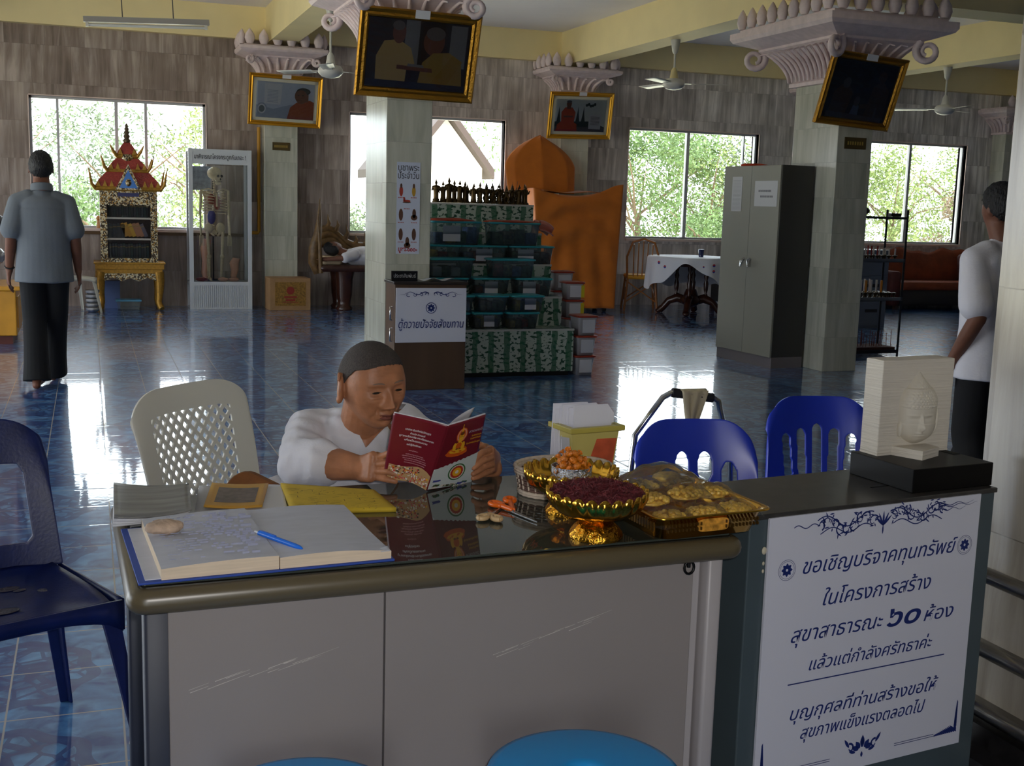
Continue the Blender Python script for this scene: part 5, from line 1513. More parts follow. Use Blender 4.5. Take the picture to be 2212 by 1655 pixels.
# blue stools in front of the desk
STB = M('sky_blue_plastic', (24, 150, 226), .25)
def stool(label, loc, R_):
    t = thing('plastic_stool', label, 'stool', loc, 0, 'sky blue plastic stools')
    m = MB(); m.lathe([(R_, .43), (R_ + .006, .442), (R_ + .002, .452), (R_ - .012, .456), (R_ * .3, .4545), (.022, .4545), (.020, .450), (.019, .44)], 56, cap0=False, cap1=False)
    m.lathe([(R_, .43), (R_ - .003, .425), (R_ - .008, .44), (.02, .44)], 56, cap0=False, cap1=False)
    m.build('seat', STB, t)
    for k in range(4):
        a = PI / 4 + k * PI / 2; m = MB(); d = Vector((math.cos(a), math.sin(a), 0)); s_ = Vector((-d.y, d.x, 0))
        R2 = []
        for q in range(6):
            f = q / 5; c = d * lerp(R_ - .028, R_ + .025, f); w = lerp(.045, .026, f); z = lerp(.435, 0, f)
            R2.append([tuple(c + s_ * w + Vector((0, 0, z))), tuple(c + s_ * w * .6 + d * .016 + Vector((0, 0, z))), tuple(c - s_ * w * .6 + d * .016 + Vector((0, 0, z))), tuple(c - s_ * w + Vector((0, 0, z))), tuple(c - s_ * w * .5 - d * .004 + Vector((0, 0, z))), tuple(c + s_ * w * .5 - d * .004 + Vector((0, 0, z)))])
        m.rings(R2[::-1], smooth=False); m.build('leg', STB, t, bevel=.002)
    return t
stool('sky blue round plastic stool in front of the desk, nearer the donation sign', (.775, 1.705, 0), .165)
stool('sky blue round plastic stool just peeping in below the desk front, nearer the ledger', (.300, 1.742, 0), .155)

# folding hand cart behind the blue chair
CHROME = M('chrome_tube', (200, 200, 200), .12, metal=1.0)
GRIP = M('black_foam_grip', (30, 30, 32), .8)
ct = thing('hand_cart', 'folding hand cart with chrome handle and black grip, behind the rounded slot chair', 'cart', (0, 0, 0))
Yc = 3.75
a0, a1, b1, b0 = on_y(1372, 940, Yc), on_y(1436, 852, Yc), on_y(1550, 862, Yc - .02), on_y(1578, 985, Yc - .02)
def down(p, q): d = (q - p); f = (q.z - .12) / -d.z if d.z else 1; return q + d * max(0, f)
la = Vector((a0.x - .03, Yc + .02, .12)); lb = Vector((b0.x + .03, Yc, .12))
m = MB(); c1, c2 = a1 + Vector((.03, 0, .006)), b1 + Vector((-.02, 0, .004))
m.tube([la, a0, a0.lerp(a1, .7), a0.lerp(a1, .9) + Vector((.004, 0, .004)), c1], .011, 10); m.tube([c1, c2], .010, 10); m.tube([c2, b1 + Vector((.004, 0, -.008)), b1.lerp(b0, .25), b0, lb], .011, 10)
m.build('handle_tube', CHROME, ct)
m = MB(); m.tube([c1, c1.lerp(c2, .5), c2], .0175, 12); m.build('grip', GRIP, ct)
m = MB(); m.box((la.x - .02, Yc - .32, .10), (lb.x + .02, Yc + .03, .125)); m.build('platform', M('cart_black_board', (30, 30, 34), .5), ct, bevel=.004)
for x in (la.x + .03, lb.x - .03):
    for y in (Yc - .28, Yc - .02):
        m = MB(); m.tube([(x - .015, y, .05), (x + .015, y, .05)], .05, 18); m.build('wheel', M('black_rubber', (22, 22, 22), .8), ct)
mc = (c1 + c2) / 2
rg = MB()
def rag(u, v):
    x = lerp(-.052, .052, u); w = 1 - .62 * v ** 1.3
    a = v * 2
    return (x * w + .01 * math.sin(u * 9) * v - .012 * v, -.020 - .006 * math.sin(u * 14) * (.4 + v), .020 - .115 * v - .012 * abs(u - .5) * v)
rg.grid(rag, 18, 14, thick=.004)
rg.grid(lambda u, v: (lerp(-.052, .052, u), .020 * math.cos(PI * (1 - v)) , .004 + .018 * math.sin(PI * v)), 10, 8, thick=-.003)
o = rg.build('cloth', M('beige_cotton_rag', (206, 192, 158), .9, bump=.3, bscale=40)); o.location = mc; tag(o, 'beige cotton rag tied over the grip of the hand cart', 'cloth')

# ================================================================== OFFERING TIERS AND THEIR TUBS
BAMB = None
def bamboo_material():
    m, N, L, b = nodes_mat('bamboo_print_paper')
    tc = N.new('ShaderNodeTexCoord'); sep = N.new('ShaderNodeSeparateXYZ'); L.new(tc.outputs['Object'], sep.inputs[0])
    u = math_node(N, L, 'ADD', sep.outputs[0], sep.outputs[1])
    n = N.new('ShaderNodeTexNoise'); n.inputs['Scale'].default_value = 7; n.inputs['Detail'].default_value = 1; L.new(tc.outputs['Object'], n.inputs[0])
    st = math_node(N, L, 'FRACT', math_node(N, L, 'ADD', math_node(N, L, 'MULTIPLY', u, 7.2), math_node(N, L, 'MULTIPLY', n.outputs['Fac'], .35)))
    stem_ = math_node(N, L, 'LESS_THAN', st, .34)
    n2 = N.new('ShaderNodeTexNoise'); n2.inputs['Scale'].default_value = 26; n2.inputs['Detail'].default_value = 5
    mp = N.new('ShaderNodeMapping'); mp.inputs['Scale'].default_value = (1, 1, 1.6); mp.inputs['Rotation'].default_value = (0, .6, 0); L.new(tc.outputs['Object'], mp.inputs[0]); L.new(mp.outputs[0], n2.inputs[0])
    leaf = math_node(N, L, 'GREATER_THAN', n2.outputs['Fac'], .55)
    mx = N.new('ShaderNodeMix'); mx.data_type = 'RGBA'; L.new(leaf, mx.inputs[0]); mx.inputs[6].default_value = hexc((184, 196, 184)); mx.inputs[7].default_value = hexc((34, 78, 56))
    m2 = N.new('ShaderNodeMix'); m2.data_type = 'RGBA'; L.new(math_node(N, L, 'MULTIPLY', stem_, .85), m2.inputs[0]); L.new(mx.outputs[2], m2.inputs[6]); m2.inputs[7].default_value = hexc((44, 104, 72))
    L.new(m2.outputs[2], b.inputs['Base Color']); b.inputs['Roughness'].default_value = .45
    return m
BAMB = bamboo_material()
SH = thing('offering_steps', 'stepped stand covered in green bamboo print paper, stacked with tubs', 'display stand', (2.52, 8.95, 0))
EDGW = M('pale_step_edge', (196, 196, 190), .6)
# five steps, flush at the open end, each further back than the one below
STEPS = [(0, 1.285, 0, .46, 0.04, .394), (0, 1.285, .29, .66, .394, .64), (0, 1.285, .56, .92, .64, .90), (0, 1.285, .82, 1.15, .90, 1.16), (0, 1.285, 1.04, 1.42, 1.16, 1.41)]
for x0, x1, y0, y1, z0, z1 in STEPS:
    st = MB().box((x0, y0, z0), (x1, y1 if z0 > .1 else 1.42, z1)).build('step', BAMB, SH)
    MB().box((x0 - .002, y0 - .003, z1 - .014), (x1 + .003, y0, z1 + .002)).box((x1, y0, z1 - .014), (x1 + .003, y1, z1 + .002)).build('edge_strip', EDGW, st)
MB().box((.03, .03, 0), (1.26, 1.38, .04)).build('foot', M('black_plinth', (14, 14, 14), .7), SH)

TUBM = glass('clear_tub_plastic', (.90, .94, .95), .9, .12, (.55, .62, .64), .16)
TEALL = M('teal_lid_plastic', (52, 158, 170), .3); REDL = M('brick_red_lid', (156, 52, 34), .35)
CONT = [M('packed_goods_green', (70, 92, 70), .7, var=.6, vscale=26), M('packed_goods_mixed', (120, 110, 92), .7, var=.6, vscale=30), M('packed_goods_blue', (70, 96, 140), .7, var=.5, vscale=24), M('packed_goods_yellow', (190, 160, 46), .6, var=.5, vscale=24), M('packed_goods_red', (140, 60, 50), .6, var=.5, vscale=24), M('packed_goods_white', (196, 196, 198), .7, var=.12, vscale=12)]
def tub(label, w, d, h, lidm, seed, group, white=False):
    t = thing('storage_tub', label, 'tub', (0, 0, 0), 0, group)
    def rr(o, z, r=.025, n=4):
        out = []
        for cx, cy, a0 in ((w / 2 + o - r, -d / 2 - o + r, -PI / 2), (w / 2 + o - r, d / 2 + o - r, 0), (-w / 2 - o + r, d / 2 + o - r, PI / 2), (-w / 2 - o + r, -d / 2 - o + r, PI)):
            for k in range(n + 1): a = a0 + PI / 2 * k / n; out.append((cx + r * math.cos(a), cy + r * math.sin(a), z))
        return out
    m = MB(); m.rings([rr(-.022, .002), rr(-.018, 0.0), rr(-.004, h - .02), rr(.0, h - .016)], cap1=False); m.build('tub_body', TUBM if not white else M('milky_tub_plastic', (196, 194, 196), .35), t)
    m = MB(); m.rings([rr(.0, h - .018), rr(.008, h - .016), rr(.008, h - .004), rr(-.004, h), rr(-.02, h - .004)]); m.build('lid', lidm, t)
    rnd = random.Random(seed); k = 0
    g = MB(); ms = CONT
    n = 4
    for i in range(n):
        x0 = -w / 2 + .026 + i * (w - .052) / n; wd = (w - .052) / n - .003
        hh = (h - .05) * rnd.uniform(.6, .98); mi = rnd.choice((0, 0, 1, 1, 2, 3, 4, 5))
        g.rbox((x0, -d / 2 + .028, .01), (x0 + wd, d / 2 - .028, .01 + hh), .012, 2, mi)
    g.build('packed_goods', ms, t)
    if white or rnd.random() < .5:
        px_ = rnd.uniform(-w * .2, w * .12) if not white else 0
        pw = w * (.18 if not white else .32)
        MB().box((px_ - pw, -d / 2 - .001, h * .14), (px_ + pw, -d / 2 + .001, h * .80)).build('paper_label', M('label_paper', (206, 206, 214), .7), t).location = (0, -.0025 if white else .012, 0)
    return t
def put(t, x, y, z, rz=0): t.location = (2.52 + x, 8.95 + y, z); t.rotation_euler = (0, 0, rz)
G1 = 'clear tubs with teal lids on the offering steps'
rows = [   # (z, y, height, [(centre x, width)], words)
    (.394, .15, .138, ((.25, .26), (.54, .25), (.847, .28)), 'on the lowest step, bottom layer'),
    (.533, .155, .138, ((.28, .28), (.585, .26), (.89, .28)), 'on the lowest step, upper layer'),
    (.64, .425, .156, ((.30, .30), (.66, .32), (1.046, .32)), 'on the second step, bottom layer'),
    (.797, .425, .160, ((.31, .38), (.85, .385)), 'on the second step, upper layer'),
    (.90, .69, .158, ((.27, .38), (.678, .41)), 'on the third step, bottom layer'),
    (1.059, .69, .20, ((.425, .43), (.955, .455)), 'on the third step, upper layer')]
pos = {3: ('nearest the pillar', 'in the middle', 'at the orange cloth end'), 2: ('nearest the pillar', 'at the orange cloth end')}
k = 0
for z, y, h, xs_, words_ in rows:
    for i, (x, w) in enumerate(xs_):
        t = tub('clear tub with teal lid %s, %s' % (words_, pos[len(xs_)][i]), w, .22, h, TEALL, 100 + k, G1); put(t, x, y, z + .001, random.Random(k).uniform(-.03, .03)); k += 1
t = tub('clear tub with bright teal lid overhanging the open end of the third step', .41, .22, .158, TEALL, 140, G1); put(t, 1.111, .69, .901, .02)
REDC = M('folded_rust_robe', (170, 62, 34), .8, var=.2, vscale=14, bump=.4, bscale=30)
def bundle(label, x, y, z, w, d, h, rz=0):
    m = MB()
    for q in range(3):
        m.ball((0, 0, h * (.2 + .3 * q)), 1, 22, 8, mat=Matrix.Diagonal((w / 2 * (1 - .05 * q), d / 2, h * .26, 1)))
    m.v = [tuple(Vector(v) + Vector((0, 0, .006 * mnoise.noise(Vector(v) * 9)))) for v in m.v]
    o = m.build('robe_bundle', REDC); o.location = (2.52 + x, 8.95 + y, z); o.rotation_euler = (0, 0, rz); tag(o, label, 'robe bundle', 'rust red robe bundles on the tubs'); return o
bundle('rust red robe bundle lying on the upper tub next to the pillar', .40, .70, 1.261, .44, .26, .085)
bundle('rust red robe bundle lying on the upper tub towards the orange cloth', .96, .70, 1.261, .54, .28, .055, -.03)
m = MB()
for q in range(3): m.grid(lambda u, v: (.12 * u, (v - .5) * .2, .02 - .05 * u * u + .02 * math.sin(v * 9 + q * 2) - q * .022), 8, 12, thick=.006)
o = m.build('robe_fold', M('pale_red_wrap', (196, 120, 104), .3, bump=.5, bscale=40)); o.location = (2.52 + 1.18, 8.95 + .66, 1.245); tag(o, 'shiny plastic wrapped robe hanging off the upper tub', 'robe bundle', 'rust red robe bundles on the tubs')
# red lidded tubs stacked on the floor beside the steps
G2 = 'milky tubs with brick red lids beside the offering steps'
lv = ['at the very bottom of the front stack', 'second from the floor in the front stack', 'on top of the front stack']
for q in range(3):
    t = tub('milky tub with brick red lid ' + lv[q], .18, .20, .168, REDL, 200 + q, G2, True); put(t, 1.40 + .004 * q, .09, q * .169, .03 * q)
lv = ['at the bottom of the middle stack', 'second from the floor in the middle stack', 'third in the middle stack', 'and yellow label, topmost but one of the middle stack', 'and yellow label, topmost of the middle stack']
for q in range(5):
    t = tub('milky tub with brick red lid ' + lv[q], .165, .18, .153, REDL, 210 + q, G2, True); put(t, 1.41, .37, q * .154, -.02)
    if q > 2: MB().box((.050, -.096, .02), (.080, -.0935, .125)).build('yellow_label', M('yellow_label_print', (206, 190, 30), .6), t)
for q in range(5):
    w_ = ['lowest of the rear stack', 'second from the floor in the rear stack', 'third in the rear stack', 'fourth in the rear stack', 'topmost of the rear stack'][q]
    t = tub('milky tub with brick red lid, ' + w_, .19, .18, .168, REDL, 220 + q, G2, True); put(t, 1.41, .64, q * .169, .03)

# small standing and other figures on the top step
BRZ = M('dark_bronze', (78, 60, 30), .35, metal=.75, var=.2, vscale=40)
def statuette(kind):
    m = MB()
    if kind == 0:      # standing in a robe, flame on the head, double base
        m.lathe([(.030, 0), (.032, .010), (.026, .016), (.030, .024), (.024, .030)], 14)
        m.lathe([(.022, .030), (.020, .05), (.021, .085), (.026, .105), (.030, .122), (.022, .136), (.008, .141), (.007, .147)], 14, sy=.62)
        m.ball((0, 0, .158), .0125, 12, 8, sc=(.9, .95, 1.1)); m.lathe([(.008, .168), (.005, .178), (.001, .190)], 8)
        for s_ in (-1, 1): chain(m, [(s_ * .026, 0, .128), (s_ * .033, -.004, .100), (s_ * .024, -.020, .108)], [.0075, .0065, .005], 8)
    elif kind == 1:    # one hand raised, long robe
        m.lathe([(.032, 0), (.033, .012), (.024, .02)], 14)
        m.lathe([(.026, .02), (.021, .05), (.021, .085), (.027, .108), (.029, .122), (.010, .138)], 14, sy=.6)
        m.ball((0, 0, .155), .012, 12, 8); m.lathe([(.007, .165), (.001, .186)], 8)
        chain(m, [(-.026, 0, .126), (-.036, 0, .102), (-.030, -.014, .078)], [.0075, .0065, .005], 8); chain(m, [(.026, 0, .126), (.038, -.006, .108), (.034, -.02, .134)], [.0075, .006, .005], 8)
    elif kind == 2:    # cross-legged
        m.lathe([(.040, 0), (.043, .012), (.034, .022), (.040, .034)], 18, sy=.75)
        m.ball((0, -.004, .046), .038, 16, 8, sc=(1, .7, .38)); m.lathe([(.022, .05), (.026, .075), (.029, .095), (.012, .108)], 14, sy=.65)
        m.ball((0, 0, .122), .0135, 12, 8); m.lathe([(.008, .133), (.001, .154)], 8)
        for s_ in (-1, 1): chain(m, [(s_ * .026, 0, .096), (s_ * .034, -.006, .070), (s_ * .008, -.026, .056)], [.0075, .0065, .005], 8)
    else:              # dancer with pointed crown and stick
        m.lathe([(.030, 0), (.031, .012), (.022, .02)], 14)
        chain(m, [(-.012, 0, .02), (-.022, -.004, .055), (-.006, 0, .082)], [.009, .011, .013], 8); chain(m, [(.014, 0, .02), (.026, -.004, .06), (.006, 0, .082)], [.009, .011, .013], 8)
        m.lathe([(.018, .08), (.024, .105), (.026, .122), (.009, .134)], 12, sy=.65); m.ball((0, 0, .149), .012, 12, 8); m.lathe([(.014, .156), (.008, .166), (.002, .192)], 10)
        chain(m, [(.024, 0, .124), (.045, 0, .132), (.05, -.004, .165)], [.007, .006, .004], 8); chain(m, [(-.024, 0, .124), (-.044, 0, .112), (-.050, -.004, .145)], [.007, .006, .004], 8)
        m.tube([(.05, -.004, .13), (.062, -.004, .235)], .0016, 5)
    return m.mesh('statuette', BRZ)
SM = [statuette(k) for k in range(4)]
rnd = random.Random(31)
KW = ['standing robed bronze statuette', 'bronze statuette with one hand raised', 'cross-legged bronze statuette', 'bronze dancer statuette with a stick']
sp = [(.38, 0), (.45, 1), (.50, 0), (.555, 0), (.60, 1), (.655, 0)]
lone = ['standing alone next to the pillar, first on the top step', 'second from the pillar on the top step', 'third from the pillar on the top step', 'fourth from the pillar, against the bright window', 'fifth from the pillar, against the bright window', 'last of the spaced row before the crowded end of the step']
for i, (x, kd) in enumerate(sp):
    o = bpy.data.objects.new('statuette', SM[kd]); COL.objects.link(o); o.location = (2.52 + x, 8.95 + 1.10 + .02 * (i % 2), 1.4122); sc_ = (1.0, .96, 1.1, 1.0, 1.02, .95)[i] * 1.08
    o.scale = (sc_,) * 3; o.rotation_euler = (0, 0, rnd.uniform(-.4, .4)); tag(o, KW[kd] + ' ' + lone[i], 'statuette', 'bronze statuettes on the top step')
for r in range(3):
    for c in range(9):
        x = .725 + c * .062 + (r % 2) * .025; kd = rnd.choice((0, 1, 2, 3, 0, 1))
        o = bpy.data.objects.new('statuette', SM[kd]); COL.objects.link(o); o.location = (2.52 + x, 8.95 + 1.08 + r * .10, 1.4122); sc_ = rnd.uniform(.78, 1.05)
        o.scale = (sc_,) * 3; o.rotation_euler = (0, 0, rnd.uniform(-.6, .6)); tag(o, 'bronze statuette crowded together at the orange cloth end of the top step', 'statuette', 'crowded bronze statuettes at the end of the top step')

# donation cabinet in front of the pillar
DC = thing('donation_cabinet', 'brown donation cabinet with a white Thai sign, before the pillar with the poster', 'cabinet', (2.125, 8.42, 0), 0)
DCW = M('dark_brown_veneer', (84, 62, 44), .4, var=.2, vscale=7, stretch=(1, 1, .15))
cw_ = .56; dh = .80
MB().box((0, 0, 0), (cw_, .28, dh)).build('body', DCW, DC, bevel=.004)
MB().box((-.01, -.01, dh), (cw_ + .01, .30, dh + .02)).build('top', M('dark_cabinet_top', (46, 38, 32), .35), DC, bevel=.003)
ds = MB().box((.008, -.008, .365), (cw_ - .004, 0, .775)).build('sign_board', M('white_sign_board', (216, 216, 226), .35), DC)
o = text('lettering', 'ตู้ถวายปัจจัยสังฆทาน', .085, NAVY, DC, (cw_ / 2, -.0095, .475), shear=.2, depth=.0006); FITS.append((o, .51))
SGN_keep = SGN
def S_(x, z): return (x, -.0098, z)
mb = MB()
for s_ in (-1, 1):
    ribbon(mb, [(cw_ / 2 + s_ * (.02 + .22 * f), .735 + .01 * math.sin(f * 12), .004 * (1.1 - f)) for f in [k / 24 for k in range(25)]])
    for q in range(4): curl(mb, cw_ / 2 + s_ * (.03 + .05 * q), .725, .018, q * 1.3, 4.5, .003, s_)
mb.build('scroll_ornament', NAVY, ds)
mb = MB(); n = 32; cx, cz = cw_ / 2, .625
vs = [S_(cx + r * math.cos(2 * PI * k / n), cz + r * math.sin(2 * PI * k / n)) for r in (.037, .042) for k in range(n)]; mb.add(vs, [(k, (k + 1) % n, n + (k + 1) % n, n + k) for k in range(n)])
for k in range(8): leafy(mb, cx + .006 * math.cos(k * PI / 4), cz + .006 * math.sin(k * PI / 4), k * PI / 4, .026, .008)
mb.build('rosette_emblem', NAVY, ds)
m = MB()
for z in (.58, .42):
    m.tube([(-.004, .05, z + .05), (-.02, .05, z + .05), (-.02, .05, z - .05), (-.004, .05, z - .05)], .006, 6)
m.build('side_handle', CHROME, DC)
o = MB().box((0, 0, 0), (.20, .02, .075)).build('name_block', M('black_acrylic', (18, 18, 20), .25)); o.location = (2.12, 8.50, dh + .0205); tag(o, 'black name block with pale lettering on the donation cabinet', 'name block')
x = text('lettering', 'ประชาสัมพันธ์', .04, M('pale_lettering', (170, 170, 170), .5), o, (.10, -.001, .025)); FITS.append((x, .17))
m = MB(); m.grid(lambda u, v: (u * .24, v * .14, .004 + .022 * math.sin(u * 5) ** 2 * (1 - v * .5)), 12, 8, thick=.0015); o = m.build('newspaper', M('folded_newsprint', (176, 176, 176), .8, var=.15, vscale=40)); o.location = (2.36, 8.46, dh + .022); tag(o, 'folded newspaper lying on the donation cabinet', 'newspaper')

# poster on the pillar
PO = tag(MB().box((0, 0, 0), (.185, .002, .70)).build('poster', M('pale_blue_poster', (204, 210, 226), .5)), 'long white poster of small figures taped to the pillar face', 'poster')
PO.location = (2.225, 8.797, 1.01)
x = text('lettering', 'บูชาพระ', .07, M('black_ink', (20, 20, 24), .6), PO, (.092, -.0006, .635), bold=.0); FITS.append((x, .165))
x = text('lettering', 'ประจำวัน', .07, M('black_ink', (20, 20, 24), .6), PO, (.092, -.0006, .575), bold=.0); FITS.append((x, .165))
x = text('lettering', 'บูชา ๑๐๐-', .05, M('red_ink', (180, 30, 36), .6), PO, (.092, -.0006, .02), bold=.0012); FITS.append((x, .15))
fm = [M('poster_red', (176, 62, 44), .5), M('poster_gold', (196, 150, 44), .5), M('poster_brown', (96, 62, 44), .5)]
for i, (x, z, kd) in enumerate(((.035, .49, 0), (.135, .49, 1), (.08, .405, 2), (.035, .30, 3), (.140, .30, 4), (.035, .15, 3), (.140, .15, 3), (.088, .085, 4))):
    m = MB()
    def el(cx, cz, rx, rz_, mi, y=-.0006, n=16): m.add([(x + cx + rx * math.cos(k / n * 2 * PI), y - .0001 * mi, z + cz + rz_ * math.sin(k / n * 2 * PI)) for k in range(n)][::-1], [tuple(range(n))], mi)
    if kd == 2: el(0, 0, .030, .010, 0); el(-.02, .014, .008, .016, 0); el(.0, -.010, .034, .006, 2)
    elif kd in (0, 1): el(0, -.01, .015, .040, 0 if kd == 0 else 1); el(0, .03, .009, .018, 2); el(0, .028, .006, .010, 1)
    elif kd == 3: el(0, 0, .017, .046, 2); el(0, -.004, .011, .034, 0); el(0, .03, .006, .010, 1)
    else: el(0, -.02, .026, .022, 2); el(0, .01, .015, .036, 2); el(0, -.012, .017, .014, 1); el(0, .012, .008, .02, 1)
    for j in range(4): m.box((x - .022 + j * .012, -.0008, z - .062), (x - .014 + j * .012, -.0004, z - .056), 0)
    m.build('figure_print', fm, PO)

# ================================================================== STEEL CABINET
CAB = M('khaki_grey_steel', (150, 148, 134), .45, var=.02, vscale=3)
q0, q1 = Vector((5.735, 9.93, 0)), Vector((5.80, 9.06, 0))
ca = math.atan2(q1.y - q0.y, q1.x - q0.x)
SC = thing('steel_cabinet', 'tall grey two-door steel cabinet with two papers on its doors, beside the pillar', 'cabinet', (q0.x, q0.y, 0), ca)
L_ = (q1 - q0).length
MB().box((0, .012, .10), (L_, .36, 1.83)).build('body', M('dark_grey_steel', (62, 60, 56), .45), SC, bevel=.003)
MB().box((.0, .012, 0), (L_, .355, .10)).build('plinth', M('mauve_grey_steel', (124, 116, 118), .5), SC)
for i in (0, 1):
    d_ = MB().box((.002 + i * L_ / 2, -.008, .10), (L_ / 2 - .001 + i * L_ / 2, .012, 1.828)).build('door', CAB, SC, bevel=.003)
    hx = L_ / 2 + (-.05 if i == 0 else .05)
    h_ = MB(); h_.tube([(hx, -.008, .97), (hx, -.03, .96), (hx + (.012 if i else -.012), -.036, .90)], [.020, .016, .010], 10); h_.build('handle', CHROME, d_)
for (x0, x1, z0, z1, nm) in ((.14, .30, 1.41, 1.73, 'sheet'), (.50, .84, 1.46, 1.69, 'notice')):
    i = 0 if x0 < L_ / 2 else 1
    o = MB().box((x0, -.0105, z0), (min(x1, L_ - .03), -.0085, z1)).build('paper_notice', M('taped_paper', (206, 206, 206), .7)); o.location = SC.location; o.rotation_euler = SC.rotation_euler
    tag(o, 'narrow ruled paper sheet taped on the steel cabinet door' if nm == 'sheet' else 'square paper notice with two printed lines taped on the steel cabinet door', 'paper')
    g_ = MB()
    if nm == 'sheet':
        for k in range(22): g_.box((x0 + .015, -.0112, z0 + .02 + k * .0125), (x1 - .015, -.0106, z0 + .0215 + k * .0125))
    else:
        for r_ in range(2):
            for k in range(12): g_.box((x0 + .06 + r_ * .03 + k * .016, -.0112, z0 + .13 - r_ * .05), (x0 + .070 + r_ * .03 + k * .016, -.0106, z0 + .148 - r_ * .05))
    g_.build('printed_line', M('grey_print', (110, 110, 114), .7), o)
m = MB(); m.ball((0, 0, .018), 1, 18, 8, mat=Matrix.Diagonal((.16, .10, .024, 1))); m.v = [tuple(Vector(v) + Vector((0, 0, .010 * mnoise.noise(Vector(v) * 12)))) for v in m.v]
o = m.build('folded_cloth', M('orange_red_cloth', (196, 62, 24), .8)); o.location = (5.95, 9.74, 1.838); tag(o, 'folded orange red cloth lying on the steel cabinet', 'cloth')
# ================================================================== CEILING FANS AND TUBE LAMP
FANW = M('ivory_fan_enamel', (206, 204, 198), .35)
def fan(label, x, y, zm, zh, bl, a0):
    t = thing('ceiling_fan', label, 'ceiling fan', (x, y, zm), 0, 'ceiling fans under the beams')
    h = zm - zh
    m = MB(); m.lathe([(.055, 0), (.055, -.02), (.030, -.14), (.014, -.16)], 20, cap0=True, cap1=True); m.build('canopy', FANW, t)
    m = MB(); m.tube([(0, 0, -.14), (0, 0, -h + .06)], .012, 10); m.build('rod', FANW, t)
    m = MB(); m.lathe([(.016, -h + .20), (.035, -h + .17), (.05, -h + .08)], 18); m.build('lower_canopy', M('cream_enamel', (206, 190, 140), .4) if bl == 1 else FANW, t)
    m = MB(); m.lathe([(.02, -h + .085), (.10, -h + .07), (.125, -h + .04), (.125, -h + .0), (.09, -h - .035), (.03, -h - .05), (.001, -h - .052)], 28); m.build('motor', FANW, t)
    for k in range(3):
        a = a0 + k * 2 * PI / 3; R = Matrix.Rotation(a, 4, 'Z')
        m = MB(); m.box((.11, -.03, -h + .020), (.22, .03, -h + .026), mat=R)
        def bf(u, v): 
            r = lerp(.2, .62, u); w = .058 + .012 * u
            return R @ Vector((r, (v - .5) * 2 * w, -h + .024 + (v - .5) * .02))
        m.grid(bf, 8, 2, thick=.004); m.build('blade', FANW, t)
    return t
def beam_y(px, py, X):
    d = ray(px, py); tt = X / d.x; return d.y * tt, CAM_H + d.z * tt
for px, py, X, lab, a0, b in ((714, 158, 2.33, 'ceiling fan hanging beside the pillar with the monk portrait on blue', 2.35, 0), (1455, 185, 6.37, 'ceiling fan with a cream lower canopy, in front of the window beside the steel cabinet', 5.9, 1), (2040, 240, 10.5, 'ceiling fan furthest from the desk, above the window with the couch', .35, 0)):
    Yf, zf = beam_y(px, py, X); fan(lab, X, Yf, 3.33, zf, b, a0)
la, lb = on_y(180, 46, 11.6), on_y(452, 54, 11.6)
TLL = (lb - la).length
TL_ = thing('tube_lamp', 'unlit twin rod fluorescent tube lamp hanging over the walking man', 'lamp', ((la.x + lb.x) / 2, 11.6, (la.z + lb.z) / 2), 0, rot=(0, -math.atan2(lb.z - la.z, TLL), math.radians(0)))
m = MB(); m.prism([(-.035, -.005), (.035, -.005), (.022, .045), (-.022, .045)], -TLL / 2, TLL / 2, axis='x'); m.build('housing', M('grey_enamel', (150, 146, 142), .4), TL_)
m = MB(); m.tube([(-TLL / 2 + .03, 0, -.028), (TLL / 2 - .03, 0, -.028)], .014, 10); m.build('fluorescent_tube', M('tube_glass_white', (214, 214, 210), .3), TL_)
for s_ in (-1, 1): MB().box((s_ * (TLL / 2 - .03) - .012, -.018, -.045), (s_ * (TLL / 2 - .03) + .012, .018, .0)).build('tube_holder', FANW, TL_)
for x in (-.215, .235):
    m = MB(); m.tube([(x, 0, .04), (x, 0, ZC - (la.z + lb.z) / 2)], .005, 6); m.build('hanger_rod', M('grey_rod', (90, 86, 84), .4, metal=.5), TL_)

